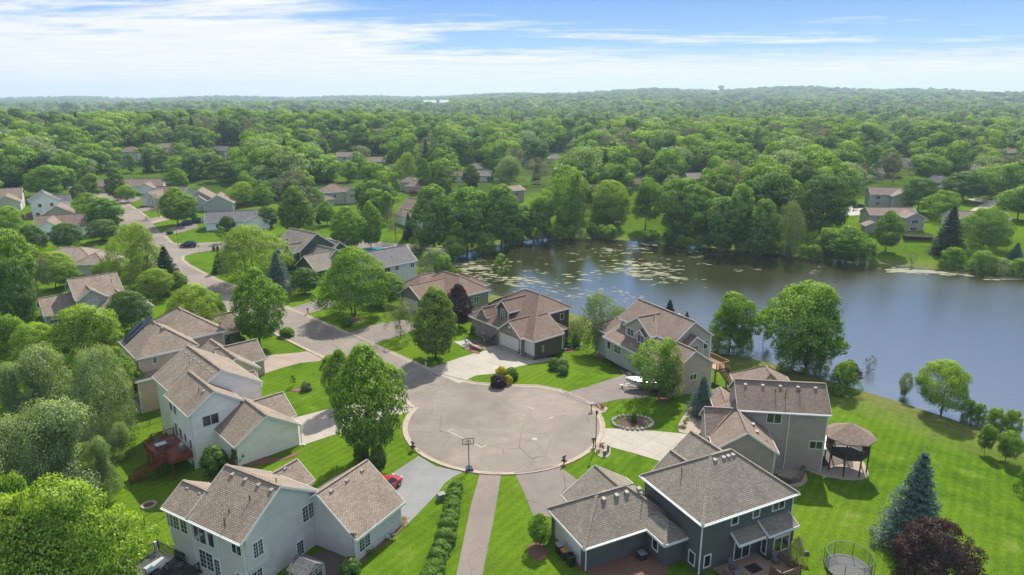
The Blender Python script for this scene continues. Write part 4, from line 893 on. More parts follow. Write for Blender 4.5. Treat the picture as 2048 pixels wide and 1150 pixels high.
# ---- taupe house with dormers and boat
H = House('two_storey_house', 19.2, 103.8, 28, 0, 'taupe house with white framed dormer windows and a cedar deck by the lake', 'side_taupe', 'roof_taupe')
H.block(4.6, 13.0, -5.0, 9.6, -2.0, 5.5, 'gable', 8.5, 'y')
H.block(3.2, 9, -1.0, 6.3, 0, 5.5, 'gable', 7.9)
H.block(.9, 9.4, -9.4, -1.5, -1.4, 2.8, 'gable', 5.7, 'y')
H.block(-.1, 5, -7.6, -.6, 0, 2.8, 'gable', 5.1)
H.block(6.1, 10.4, -6.2, 0, 2.4, 4.9, 'gable', 6.4, 'y')
H.block(1.2, 5.5, -1.2, 9.4, 0, 2.7, 'shed', 4.6, 'x+')
H.block(2.5, 10, 8.5, 14.5, -.5, 2.8, 'hip', 4.9)
H.block(2.9, 5.5, .2, 2.7, 3.4, 5.1, 'gable', 6.1)
for u in (4.6, ): H.win('x-', 3.5, u, 4.55, 1.6, 1.2, 2, (2, 2))
H.win('x-', 3.2, 1.45, 4.4, 1.6, 1.2, 2, (2, 2))
H.win('y-', -4.7, 11.6, 3.9, .8, 1.3, 1); H.win('y-', -5.9, 8.2, 4.1, 1.3, 1.2, 2, (2, 2)); H.win('y-', -9.1, 5.2, 1.2, 1.3, .9, 2)
H.garage('x-', .2, -4.1, 0, 4.9); H.door('x-', 1.62, 1.2, 0); H.win('x-', 1.62, 5.5, 1.4, 1.8, 1.3, 2, (2, 2)); H.win('x-', 1.62, 8.0, 1.4, .9, 1.3, 1)
H.pipe(6.2, 2.0, 7.3, .6); H.vent(9.8, 0, 8.1); H.spout(12.7, -4.75, -1.4, 5.4); H.spout(3.3, -.65, 2.8, 5.4); H.spout(9.05, -9.1, -1.2, 2.7)
dk = MB(); dk.box(12.6, 15.6, -6.6, -.5, -.2, 0); dk.box(12.6, 15.6, -6.65, -6.5, -.4, .02); D_ = dk.build('deck', 'cedar', H.e)
rl = MB(); rail(rl, [(12.7, -6.5), (15.5, -6.5), (15.5, -.6)], 0, 1.0, .15); rl.build('railing', 'cedar', D_)
for p in ((12.8, -6.3), (15.4, -6.3), (15.4, -2.6)):
    q = MB(); q.box(p[0] - .1, p[0] + .1, p[1] - .1, p[1] + .1, -3.6, 0); q.build('post', 'cedar', D_)
st = MB(); rl2 = MB(); stairs(st, (13.6, -6.9, -.05), (13.6, -10.6, -2.7), 1.3, 13, rl2); s_ = st.build('steps', 'cedar', D_); rl2.build('stair_railing', 'darkwood', s_)
H.finish([((4.5, -.9, 5.55), (6.9, 2.65, 7.95))]); HB = H
# ---- brown house with stone entry and triple garage
H = House('two_storey_house', 3.7, 109.5, 39.4, 0, 'brown house with a stone arched entry and white triple garage facing the turning circle', 'side_brown', 'roof_brown')
H.slab([(0, 0, 2.8), (8.7, 8.2, 7.9), (8.7, 12.5, 7.9), (0, 19, 2.8)][::-1], (3,)); H.slab([(0, 0, 2.8), (7.2, 0, 2.8), (7.2, 4.45, 5.5), (4.7, 4.45, 5.55)], (0, 1))
H.slab([(4.45, 4.3, 5.35), (13.2, 4.3, 5.35), (8.7, 8.2, 7.9)], (0,)); H.slab([(13.2, 4.3, 5.35), (13.2, 17, 5.35), (8.7, 12.5, 7.9), (8.7, 8.2, 7.9)], (0,)); H.slab([(13.2, 17, 5.35), (4.4, 17, 5.35), (8.7, 12.5, 7.9)], (0,))
H.rects.append((0, 13, 0, 18))
Wb = H.w
def wallq(x0, y0, x1, y1, z0, z1, z2=None, mi=0): H.w.poly([(x0, y0, z0), (x1, y1, z0), (x1, y1, z1 if z2 is None else z2), (x0, y0, z1)], mi)
wallq(.4, .4, 7.0, .4, -.8, 2.75); wallq(7.0, .4, 7.0, 4.7, -.8, 2.7, 5.2); wallq(7.0, 4.7, 12.8, 4.7, -2.6, 5.3); wallq(12.8, 4.7, 12.8, 16.6, -2.6, 5.3); wallq(12.8, 16.6, 3, 16.6, -2.6, 5.3); wallq(.4, 18.4, .4, .4, -.8, 2.8, mi=1); wallq(4.7, 4.7, 7.0, 4.7, 2, 5.3)
b_ = H.block(-.7, 5, 2.6, 9.3, -.5, 2.8, 'gable', 5.2, wm=1); H.block(1.8, 8.4, 8.9, 13.1, 2.8, 5.5, 'gable', 7.3)
H.block(.4, 5.0, 13.6, 16.7, 0, 3.6, 'gable', 5.2, wm=1); H.block(2.0, 9, 15.6, 20.6, 0, 2.9, 'hip', 4.5); H.block(7.0, 9.5, 1.6, 5.0, 0, 2.8, 'hip', 3.6)
H.garage('x-', -.4, 6.0, 0, 4.9); H.garage('x-', .4, 1.55, 0, 2.4); H.win('x-', 2.1, 11.0, 4.7, 1.2, 1.5, 2, (2, 3)); H.win('x-', 2.42, 18.3, 1.5, 1.8, 1.4, 2); H.win('y-', 4.7, 11, 3.9, .8, 1.0, 1)
m = MB(); fr = H.frame('x-', .7)
q = [(15.15 + .75 * math.cos(t_), 2.0 + .75 * math.sin(t_)) for t_ in np.linspace(0, math.pi, 12)]
m.poly([fr(u, .02, z) for u, z in [(15.9, 0.0)] + q + [(14.4, 0.0)]]); m.build('entry_arch', 'darkwood', H.e)
m = MB(); m.lathe([(0, 0), (.28, 0), (.28, .05), (0, .05)], 16); mm = m.build('gable_ornament', 'white', H.e); mm.location = (-.46, 5.95, 4.0); mm.rotation_euler = (0, R(-90), 0)
H.pipe(11.0, 8.5, 6.7, .5); H.vent(11.2, 9.6, 6.6); H.spout(7.05, .35, -.2, 2.7); H.spout(1.75, 9.2, 3.0, 5.4)
m = MB(); m.box(2.0, 2.5, .12, .38, .3, 1.6); m.build('meter_box', 'galv', H.e)
H.finish(); HS = H
# ---- brown hip-roofed house behind
H = House('one_storey_house', -9.5, 136.3, 42.8, 0, 'low house with a wide brown hipped roof behind the dark red tree', 'side_olive', 'roof_brown')
H.block(-2.5, 6.8, 0, 15, -2.4, 3.2, 'hip', 6.2); H.block(-8.6, 2, 4, 12.4, 0, 2.9, 'gable', 5.3); H.block(-6, 5, 9, 17, 0, 3.0, 'hip', 5.6); H.block(4, 9.8, 4, 13, -2.4, 3.0, 'hip', 4.9)
H.win('y-', .42, 3.0, 1.6, 1.2, 1.3, 2, (1, 1)); H.garage('x-', -8.3, 8.2, 0, 4.8); H.finish()
# ---- beige house with slate roof
H = House('two_storey_house', -28.9, 151.8, 43.1, 0, 'plain beige two storey house with a dark slate coloured gable roof beside the pool', 'side_dove', 'roof_slate')
H.block(-4.5, 9, 0, 9.6, -2.5, 5.6, 'gable', 8.6); H.block(-9, -3.5, 1, 8.6, 0, 2.8, 'gable', 5.0)
for u, w_ in ((.6, 1.6), (3.3, .9), (7.6, 1.0)): H.win('y-', .42, u, 4.6, w_, 1.0, 2)
for u in (-.6, 1.6, 3.6, 5.6, 7.6): H.vent(u, 4.4, 8.2)
H.pipe(3.0, 2.2, 7.0, .3); H.vent(5.8, 1.6, 6.5); H.finish()
# ---- dark green many-gabled house
H = House('two_storey_house', -47.1, 158.5, 50.4, 0, 'dark green house with steep many gabled brown roofs beside a blue spruce', 'side_green', 'roof_grey')
H.block(3, 14.2, 10.9, 23, -.5, 5.5, 'gable', 9.4, 'y'); H.block(10.2, 19.2, 9.8, 19, -2, 3.0, 'gable', 6.4, 'y'); H.block(0, 8.6, 0, 8.9, -.3, 2.8, 'gable', 5.9)
H.block(3.6, 13.0, 2.6, 14, -.5, 2.8, 'gable', 6.5, 'y'); H.block(1.4, 7, 11.6, 15.2, 2.5, 5.3, 'gable', 7.3); H.block(1.4, 7, 17.6, 21.2, 2.5, 5.3, 'gable', 7.3); H.block(0.6, 4.6, 13.6, 18.6, 0, 4.0, 'gable', 6.2)
H.win('y-', 10.1, 15.0, 3.5, 1.6, 1.3, 2); H.win('x-', 1.7, 13.4, 5.2, 1.0, 1.3, 1, (2, 3)); H.win('x-', 1.7, 19.4, 5.2, 1.0, 1.3, 1, (2, 3)); H.garage('x-', .3, 4.4, 0, 4.8)
for u in (12.5, 14, 15.5): H.vent(14.4, u, 6.1)
H.finish([((0, .1, 2.88), (4.4, 4.4, 5.94)), ((1.4, 15.1, 5.38), (3.5, 13.4, 7.3))])
def simple_house(px, py, rot, z0, label, wall, roof, blocks, wins=(), grs=(), vents=(), name='house', up=0, rz=0):
    """px, py: pixel of the eave corner at height up"""
    x, y, z = G(px, py, up); H = House(name, x, y, rot, z, label, wall, roof)
    for b in blocks: H.block(*b)
    for w_ in wins: H.win(*w_)
    for g in grs: H.garage(*g)
    for v in vents: H.vent(*v)
    H.finish(); return H
# ------------------------------------------------------------------ farther houses
def sh(px, py, up, rot, z0, label, wall, roof, blocks, **k): return simple_house(px, py, rot, z0, label, wall, roof, blocks, up=up, **k)
sh(150, 512, 3, 4, 0, 'low house with dark brown hipped roof and a row of ridge vents behind shrubs', 'side_beige', 'roof_warm', [(-8.5, 8.5, -7, 6, 0, 2.8, 'hip', 5.6), (4, 12, -9, 1, 0, 2.8, 'hip', 5.0)], vents=[(-3.6 + k * .95, .3, 5.15) for k in range(8)])
sh(66, 456, 2.8, 22, 0, 'tan roofed house with white gables between two dark maples', 'side_white', 'roof_taupe', [(0, 14, 0, 9, 0, 3.0, 'gable', 6.0), (1.5, 8.6, -5.5, 4, -1, 3.2, 'gable', 5.8, 'y'), (13, 17, -3.5, 5, 0, 2.8, 'gable', 4.4)], wins=[('y-', -5.2, 5, 1.4, 1, 1, 1)])
sh(58, 406, 5.4, 36, 0, 'white two storey house with a slate grey gable roof above tan roofs', 'side_white', 'roof_slate', [(0, 9.5, 0, 11, -1, 5.6, 'gable', 8.6, 'y'), (7, 13, 3, 9, 0, 4.6, 'gable', 7.0)], wins=[('y-', .3, 3, 4.2, 1, 1.2, 1), ('y-', .3, 6.6, 4.2, 1, 1.2, 1), ('y-', .3, 2, 1.0, 1, 1.2, 1)])
sh(84, 430, 3, 24, 0, 'tan garage gable in front of the white two storey house', 'side_taupe', 'roof_taupe', [(0, 9, 0, 8, -.5, 3.2, 'gable', 6.0, 'y')], name='house')
sh(6, 402, 3.5, 30, 0, 'pale house with a tan gable roof at the far left edge', 'side_dove', 'roof_taupe', [(-9, 6, 3, 13, 0, 4.6, 'gable', 7.4), (-3, 6, -5, 4, -1, 3.4, 'gable', 6.0, 'y')], wins=[('y-', -4.7, 1.5, 1.2, 1, 1.2, 1)])
sh(409, 446, 2.8, 20, 0, 'long white ranch house with a pale grey roof and front porch beside parked cars', 'side_white', 'roof_slate', [(0, 21, 0, 9.2, 0, 2.9, 'gable', 5.6), (12, 20, -3, 5, 0, 2.8, 'gable', 4.8, 'y')], wins=[('y-', .42, 4, 1.5, 1.4, 1.2, 2), ('y-', .42, 8.5, 1.5, 1.4, 1.2, 2), ('x-', .3, 4.6, 1.5, 1.2, 1.2, 1)])
sh(298, 393, 3, -10, 0, 'broad tan roofed house with a white gable facing the curving street', 'side_dove', 'roof_taupe', [(0, 14, 0, 11, 0, 3.0, 'gable', 6.6), (0, 7, -5, 5, 0, 3.0, 'gable', 5.8, 'y')], grs=[('y-', -4.7, 3.5, 0, 4.8)])
sh(405, 408, 3, 14, 0, 'grey gabled house stepped down behind the ranch house', 'side_sage', 'roof_taupe', [(0, 11, 0, 9, 0, 3.0, 'gable', 6.2, 'y'), (-7, 3, 5, 15, 0, 4.4, 'gable', 7.6, 'y'), (-5, 2, 2, 9, 0, 3.2, 'gable', 5.8, 'y')])
sh(258, 373, 3, 12, 0, 'low white house with a straight tan roof behind a columnar tree', 'side_white', 'roof_taupe', [(0, 14, 0, 9, 0, 3.2, 'gable', 5.8), (5, 11, -5, 3, 0, 2.8, 'gable', 4.8, 'y')])
sh(190, 372, 3, 10, 0, 'brown roofed house mostly hidden by the columnar tree', 'side_tan', 'roof_taupe', [(0, 14, 0, 9, 0, 3, 'gable', 5.6)])
sh(645, 388, 4.6, 30, 0, 'tan two storey house with a hipped taupe roof above a dark round tree', 'side_beige', 'roof_taupe', [(0, 11, 0, 9, -1, 5.0, 'hip', 7.9), (9, 14, -1, 5, -1, 4.8, 'gable', 6.8, 'y'), (-3, 4, -3, 4, -1, 2.8, 'hip', 4.6)], wins=[('y-', -.7, 11.5, 3.2, 1, 1.3, 2), ('y-', .42, 5, 3.4, 1, 1.2, 2)])
sh(798, 417, 4.2, -38, 0, 'white gabled house half hidden by cottonwoods near the lake', 'side_white', 'roof_taupe', [(0, 12, 0, 9, -1, 4.6, 'gable', 7.6), (2, 12, -4, 2, -1, 2.8, 'gable', 4.6)])
sh(808, 372, 3, -8, 0, 'small tan house with a brown hipped roof beside a dark oval tree', 'side_beige', 'roof_taupe', [(0, 9, 0, 9, 0, 3, 'hip', 5.4), (-4, 5, 5, 12, 0, 4.2, 'hip', 6.2)])
sh(1011, 384, 4.8, 36, 0, 'brown two storey house with a pale shallow roof and a back deck', 'side_mocha', 'roof_taupe', [(0, 10, 0, 8, -1, 5.0, 'gable', 6.6)], wins=[('y-', .42, 6, 3.4, 1.4, 1.2, 2)])
sh(1740, 390, 4.6, -14, 0, 'sage split level house with white window frames on the far shore', 'side_sage', 'roof_taupe', [(0, 13, 0, 8.5, -1, 5.0, 'gable', 7.4), (7, 15, -4, 5, -1, 4.8, 'gable', 6.9, 'y')], wins=[('y-', .42, 3.2, 3.7, 1.6, 1.2, 2), ('y-', .42, 3.2, 1.3, 1.4, 1.0, 2)])
sh(1740, 431, 4.4, -3, 0, 'grey ranch house with a wide gabled wing above the raised garden bed', 'side_taupe', 'roof_taupe', [(0, 16, 0, 8.4, -1, 4.6, 'gable', 6.6), (9, 15.8, -5, 4, -1.5, 4.5, 'gable', 6.3, 'y')], wins=[('y-', .42, 3.4, 3.4, 1.4, .9, 2), ('y-', -4.7, 12.4, 3.2, 2.0, 1.2, 3), ('y-', -4.7, 12.4, .9, 2.0, 1.0, 3)])
sh(1730, 452, 2.6, -8, 0, 'low brown shed roof in front of the grey ranch house', 'side_mocha', 'roof_taupe', [(0, 5.5, 0, 4.5, -1, 2.6, 'gable', 4.0, 'y')], name='shed')
sh(1908, 440, 3.2, -4, 0, 'long white house with a dull brown roof behind a spreading tree at the right', 'side_dove', 'roof_taupe', [(0, 18, 0, 8, -1, 3.6, 'gable', 5.6)])
FARH = [(262, 302, 5, 'two storey grey house peeping over the wood at the upper left', 12, 9, 5), (335, 294, 20, 'pale roofed house deep in the left wood', 12, 8, 3), (440, 300, -10, 'grey house with a light roof between green crowns', 11, 8, 5), (475, 301, 10, 'blue grey gable half sunk in the trees', 8, 7, 5),
 (755, 322, 15, 'brown roofed house in the middle of the wood', 13, 9, 3), (690, 312, 5, 'dark roofed house beneath tall trees left of centre', 10, 8, 3), (950, 335, 12, 'dark blue two storey house with a white window', 8, 8, 5), (968, 350, -12, 'white garage with a pinkish roof beside the dark blue house', 9, 8, 3),
 (922, 350, 15, 'white roofed low house behind a round tree', 9, 8, 3), (1110, 316, 3, 'brown gabled garage with a white double door', 9, 8, 3), (1048, 322, -10, 'white shed roof beside tall dark trees', 7, 6, 3), (1385, 356, 15, 'grey roofed house above the far shore trees', 8, 8, 3), (1285, 366, -8, 'brown roof low in the trees behind the far shore', 12, 7, 3),
 (1822, 325, 8, 'grey house behind a round tree at the upper right', 8, 8, 3), (1745, 345, -10, 'brown roofed house left of the round tree at the upper right', 9, 7, 3), (1945, 338, -14, 'pale gabled house roof under a yellow tree', 13, 9, 3), (2012, 305, 6, 'tan hipped roof at the upper right edge', 12, 9, 3), (1768, 283, 4, 'small white gable deep in the right wood', 8, 7, 4), (1876, 361, -25, 'grey roof slope between two wide trees on the right', 10, 7, 3), (1515, 315, 0, 'thin grey roof in the wood above the lake', 9, 7, 3)]
for k, (px, py, rt, lab, a, b, h) in enumerate(FARH):
    Hh = sh(px, py, h, rt, 0, lab, ['side_dove', 'side_taupe', 'side_sage', 'side_white', 'side_beige'][k % 5] if 'dark blue' not in lab else 'side_dark', ['roof_taupe', 'roof_warm', 'roof_slate', 'roof_grey'][k % 4], [(-a / 2, a / 2, -b / 2, b / 2, -1, h, 'gable' if k % 3 else 'hip', h + 2.6, 'y' if 'gable' in lab else 'x')], wins=[('y-', -b / 2 + (.3 if 'gable' in lab else .42), 0, h - 1.4, 1.4, 1.1, 2)] if 'garage' not in lab else (), grs=[('y-', -b / 2 + .3, 0, 0, 4.8)] if 'garage' in lab else ())

# ------------------------------------------------------------------ roads and drives
CUL = (-1.1, 85.4); CR = 13.1
arc = [(CUL[0] + CR * math.cos(R(a)), CUL[1] + CR * math.sin(R(a))) for a in range(38, -207, -7)]
right = [(-205, 330), (-180, 304), (-153.8, 272), (-134.4, 247.2), (-109.8, 211.5), (-102.5, 201.5), (-99.0, 200.5)]
side = [(-89.1, 202.4), (-60, 208), (-20, 214), (-20, 206), (-60, 200), (-85.7, 194.3)]
right2 = [(-91.2, 190.4), (-92.4, 186.5), (-90.5, 182), (-85.7, 175.6), (-78.1, 167.2), (-72.1, 160.8), (-60, 149.8), (-48.1, 138.4), (-30.3, 120.6), (-12.5, 102.6), (-9.5, 100.2), (-6, 98.2), (-1.5, 97.3), (4, 97.0), (7, 95.6)]
left = [(-13.9, 90.0), (-15.4, 92.6), (-18.2, 95.9), (-32.1, 109.6), (-54.2, 131.6), (-78.4, 154.0), (-92, 169.5), (-99.5, 183), (-107, 194), (-117, 206), (-142, 241), (-161.5, 266), (-188, 298), (-212, 322)]
road_poly = right + side + right2 + arc[1:] + left
sheet('road', road_poly, 'road', .008, None, 6, 'grey asphalt street widening into a turning circle')
def strip(name, pts, wd, mat, label=None, h=.10, kind='structure', sgn=1):
    """kerb: gutter pan then a rounded raised edge, on the outer side of pts"""
    m = MB(); P = [Vector((p[0], p[1], 0)) for p in pts]
    prof = [(0, .012), (wd * .55, .02), (wd * .75, h), (wd, h + .012), (wd + .03, -.1)]
    rings = []
    for i, p in enumerate(P):
        d = (P[min(i + 1, len(P) - 1)] - P[max(i - 1, 0)]).normalized(); n = Vector((d.y, -d.x, 0)) * sgn; g = T(p.x, p.y)
        rings.append([p + n * a + Vector((0, 0, g + z)) for a, z in prof])
    for a, b in zip(rings, rings[1:]):
        for k in range(len(prof) - 1): m.poly([a[k], b[k], b[k + 1], a[k + 1]])
    o = m.build(name, mat); tag(o, label, kind=kind); return o
strip('kerb', right[:7] + side[:3], .7, 'kerb', sgn=-1, label='concrete kerb along the upper street')
strip('kerb', side[3:] + right2 + arc[1:] + left, .7, 'kerb', sgn=-1, label='pale concrete kerb round the turning circle')
def drive(name, px, mat, off, lab, res=4): return sheet(name, P0(px), mat, off, None, res, lab)
drive('driveway', [(837, 912), (872, 933), (926, 944.5), (905, 955), (889, 967), (876, 986), (845, 1018), (812, 1052), (780, 1040), (722, 970), (783, 948)], 'drive_seal', .025, 'sealed blue grey driveway at the lower left of the circle')
drive('path', [(960.4, 945), (1002.8, 946), (989, 1030), (965, 1150), (958, 1190), (902, 1190), (912.6, 1150), (942, 1010)], 'path', .022, 'narrow asphalt footpath running down from the turning circle', 2)
drive('driveway', [(1028, 945), (1116, 930.5), (1170, 972), (1150, 1000), (1160, 1012), (1100, 1034), (1066, 1032), (1048, 985)], 'drive_dark', .028, 'cracked asphalt driveway of the charcoal house')
drive('driveway', [(1200, 856), (1300, 861), (1382, 869), (1428, 873), (1405, 895), (1331, 926), (1270, 907), (1219, 893.7), (1193, 890)], 'concrete', .024, 'white concrete driveway right of the circle')
sheet('path', P0(smooth_poly([(1381, 870), (1384, 855), (1394, 845), (1412, 841), (1414, 849), (1402, 855), (1399, 871)])), 'concrete', .035, None, 3, 'short curved white walkway')
drive('driveway', [(1118, 788), (1180, 772), (1248.5, 749.5), (1290, 757), (1330, 778), (1290, 796), (1241, 798), (1178, 812), (1150, 800)], 'drive_dark', .027, 'asphalt driveway with the boat trailer')
drive('driveway', [(852, 739), (918, 767), (952, 751), (994, 747), (1057, 725), (1106, 709), (1125, 702), (1067, 698), (1000, 678), (967, 692), (974, 697)], 'concrete', .026, 'pale concrete forecourt of the brown house')
drive('driveway', [(693, 667), (740, 690), (822, 664), (835, 650), (812, 636), (746, 650)], 'drive_dark', .029, 'grey driveway beside the dark oval tree')
drive('driveway', [(581, 616), (613, 629), (668, 612), (660, 597), (630, 601)], 'drive_dark', .023, 'grey driveway beside the big spreading tree')
drive('driveway', [(553, 585), (592, 570), (600, 560), (575, 560), (545, 575)], 'concrete_tan', .023, 'pale drive of the dark green house')
drive('driveway', [(478, 722), (530, 711), (590, 706), (625, 701), (652, 712.5), (640, 722), (600, 726), (560, 737), (512, 753), (490, 745)], 'concrete_tan', .025, 'tan concrete driveway of the tan house')
drive('driveway', [(588, 836), (650, 820), (740, 800), (790, 785), (815, 799), (832, 815), (812, 826), (740, 848), (664, 871), (600, 892), (585, 860)], 'concrete', .027, 'white concrete driveway of the white house')
drive('driveway', [(271, 427), (300, 420), (334, 411), (345, 415), (310, 425), (281, 432)], 'drive_dark', .03, 'narrow grey driveway off the upper street')
drive('driveway', [(296, 446), (347, 434), (372, 438), (340, 446), (306, 455)], 'concrete_tan', .03, 'pinkish driveway off the upper street')
drive('driveway', [(322, 473), (352, 458), (392, 452), (398, 462), (370, 470), (332, 478)], 'drive_dark', .03, 'driveway with parked dark cars')
drive('driveway', [(250, 397), (285, 404), (262, 415), (240, 413)], 'drive_dark', .03, 'dark driveway at the top of the street')
drive('driveway', [(170, 473), (215, 469), (247, 467), (250, 472), (215, 476), (176, 480)], 'concrete_tan', .03, 'pale driveway left of the street')
sheet('road', PG([(1917, 430), (1935, 424), (1962, 409), (1990, 398), (2006, 393), (2001, 404), (1975, 420), (1950, 430), (1925, 434)]), 'concrete', .05, None, 4, 'pale side street at the far right')
sheet('driveway', PG([(1675, 425), (1690, 414), (1722, 411), (1732, 419), (1722, 430), (1690, 432)]), 'concrete', .05, None, 4, 'pale driveway left of the grey ranch house')
sheet('driveway', PG([(1935, 398), (1960, 396), (1985, 402), (1975, 406), (1948, 403)]), 'concrete', .055, None, 4, 'short bright drive off the far right street')
sheet('driveway', PG([(1105, 330), (1120, 326), (1135, 335), (1140, 342), (1128, 346), (1108, 338)]), 'concrete', .05, None, 4, 'bright driveway below the brown gabled garage')
# road furniture flat on the street: patches, lines, manhole
def px_strip(name, a, b, w_, mat, off, label, cat=None, kind=None):
    p, q = Vector(at_z(*a, 0)), Vector(at_z(*b, 0)); d = (q - p).normalized(); n = Vector((-d.y, d.x)) * w_ / 2
    o = sheet(name, [tuple(p - n), tuple(q - n), tuple(q + n), tuple(p + n)], mat, off, 0.0, 3, label, kind or 'structure'); return o
Z4 = lambda X_, Y_: (620 + X_ / 3.413, 650 + Y_ / 3.413)
for a, b in (((940, 722), (1062, 780)), ((940, 722), (985, 708)), ((1125, 812), (1168, 836)), ((1168, 836), (1205, 820)), ((1484, 556), (1526, 572)), ((1628, 640), (1662, 625)), ((1452, 616), (1464, 611))):
    px_strip('court_line', Z4(*a), Z4(*b), .1, 'line_white', .016, 'white painted court line on the turning circle')
for poly in ([(1330, 770), (1420, 720), (1490, 690), (1440, 600), (1370, 560), (1420, 555), (1500, 600), (1590, 690), (1590, 720), (1480, 745), (1420, 745)], [(1530, 805), (1560, 800), (1660, 930), (1630, 945)], [(1090, 700), (1250, 725), (1330, 760), (1240, 765), (1130, 735)], [(560, 180), (650, 215), (600, 230)]):
    sheet('road_patch', P0(smooth_poly([Z4(*p) for p in poly], 1)), 'tarpatch', .0115, None, 3, 'grey tar patch on the turning circle')
cm = MB(); mx, my = at_z(*Z4(1533, 778), 0)
cm.lathe([(0, .02), (.36, .02), (.37, .012), (.37, -.05)], 24, (mx, my, 0), 0); tag(cm.build('manhole_cover', 'concrete'), 'round pale manhole cover in the turning circle', 'manhole cover')
# ------------------------------------------------------------------ beds and patios
def bed(px, mat, lab, off=.05, sm_=1, name='planting_bed', z=None, res=1.5): return sheet(name, smooth_poly(PG(px), sm_), mat, off, None, res, lab)
bed([(1196, 702), (1215, 700), (1245, 715), (1262, 727), (1262, 747), (1240, 733), (1215, 716), (1180, 712)], 'gravel', 'pinkish rock bed in front of the dormer house')
bed([(1225, 722), (1240, 728), (1262, 745), (1268, 760), (1258, 758), (1240, 738)], 'concrete_tan', 'curving front walk of the dormer house', .07)
bed([(1364, 836), (1385, 810), (1408, 815), (1412, 865), (1385, 870), (1350, 863)], 'gravel', 'tan gravel bed below the blue spruce')
bed([(1233, 842), (1250, 834), (1280, 834), (1298, 842), (1292, 854), (1262, 859), (1238, 854)], 'soil', 'soil inside the ring of stones')
bed([(1185, 816), (1200, 808), (1216, 815), (1213, 824), (1195, 828)], 'gravel', 'gravel round the mailbox at the circle')
bed([(1180, 893), (1196, 884), (1222, 893), (1220, 914), (1200, 917)], 'gravel', 'gravel bed by the lamp post')
bed([(1540, 902), (1575, 905), (1600, 912), (1612, 945), (1616, 962), (1600, 975), (1570, 972), (1545, 955)], 'gravel', 'gravel bed behind the taupe garage wing')
bed([(1610, 925), (1660, 915), (1725, 918), (1738, 945), (1735, 958), (1700, 962), (1640, 952), (1615, 942)], 'gravel', 'gravel patch beneath the gazebo')
bed([(1625, 900), (1680, 895), (1700, 925), (1650, 935), (1625, 925)], 'pavers', 'brick patio below the gazebo deck', .08)
bed([(1155, 1020), (1190, 1100), (1250, 1100), (1300, 1085), (1340, 1120), (1330, 1160), (1180, 1160), (1110, 1090), (1108, 1050)], 'mulch', 'brown mulch round the charcoal house')
bed([(925, 693), (945, 680), (975, 678), (1003, 690), (968, 694), (958, 706), (930, 700)], 'pavers', 'brick paved court by the stone entry', .045)
bed([(925, 692), (940, 684), (962, 702), (958, 710), (940, 703)], 'mulch', 'mulch under the low garden wall', .06)
bed([(690, 636), (720, 634), (722, 644), (700, 648), (688, 643)], 'mulch', 'mulch ring under the spreading tree')
bed([(1118, 700), (1140, 690), (1160, 692), (1150, 702), (1128, 706)], 'mulch', 'terraced bed beside the triple garage')
bed([(785, 1045), (808, 1030), (818, 1040), (790, 1075), (745, 1105), (712, 1140), (690, 1150), (710, 1115)], 'mulch', 'mulch strip along the grey garage wall')
bed([(600, 1150), (620, 1105), (700, 1100), (705, 1150), (680, 1180), (590, 1180)], 'pavers', 'brick pavers around the garden shed', .08)
bed([(1060, 1085), (1085, 1085), (1100, 1105), (1080, 1125), (1055, 1110)], 'mulch', 'mulch under the small round tree')
bed([(737, 915), (760, 912), (765, 930), (742, 934)], 'mulch', 'mulch under the circle maple')
bed([(580, 778), (608, 775), (622, 772), (622, 780), (590, 785)], 'mulch', 'oval mulch bed in the lawn')
bed([(1310, 795), (1335, 792), (1338, 802), (1315, 806)], 'mulch', 'mulch ring under the tree by the boat')
bed([(500, 905), (560, 920), (600, 900), (590, 915), (500, 935), (440, 930), (425, 900)], 'mulch', 'planting strip beside the white house')
# garden bed with timber edge
def tbed():
    pts = PG([(1803, 466), (1862, 470), (1865, 482), (1806, 480)]); r = empty('raised_bed', (*pts[0], T(*pts[0])), 0, 'long timber edged vegetable bed on the far lawn', 'garden bed')
    c0 = Vector((*pts[0], 0)); m = MB()
    for a, b in zip(pts, pts[1:] + pts[:1]): m.bar((a[0] - c0.x, a[1] - c0.y, .2), (b[0] - c0.x, b[1] - c0.y, .2), .25, .45)
    m.build('timber_edge', 'deckwood', r); m = MB(); m.poly([(p[0] - c0.x, p[1] - c0.y, .25) for p in pts]); m.build('soil', 'soil', r)
    m = MB()
    for k in range(160):
        u, v_ = random.random(), random.random(); A = Vector(pts[0]).lerp(Vector(pts[1]), u); B = Vector(pts[3]).lerp(Vector(pts[2]), u); q = A.lerp(B, .1 + .8 * round(v_ * 5) / 5)
        for _ in range(3):
            d = Vector((random.uniform(-.25, .25), random.uniform(-.25, .25), 0)); m.poly([(q.x - c0.x + d.x, q.y - c0.y + d.y, .3), (q.x - c0.x + d.x + .3, q.y - c0.y + d.y, .55), (q.x - c0.x + d.x, q.y - c0.y + d.y + .3, .6)])
    m.build('vegetables', 'leaf_reed', r)
tbed()
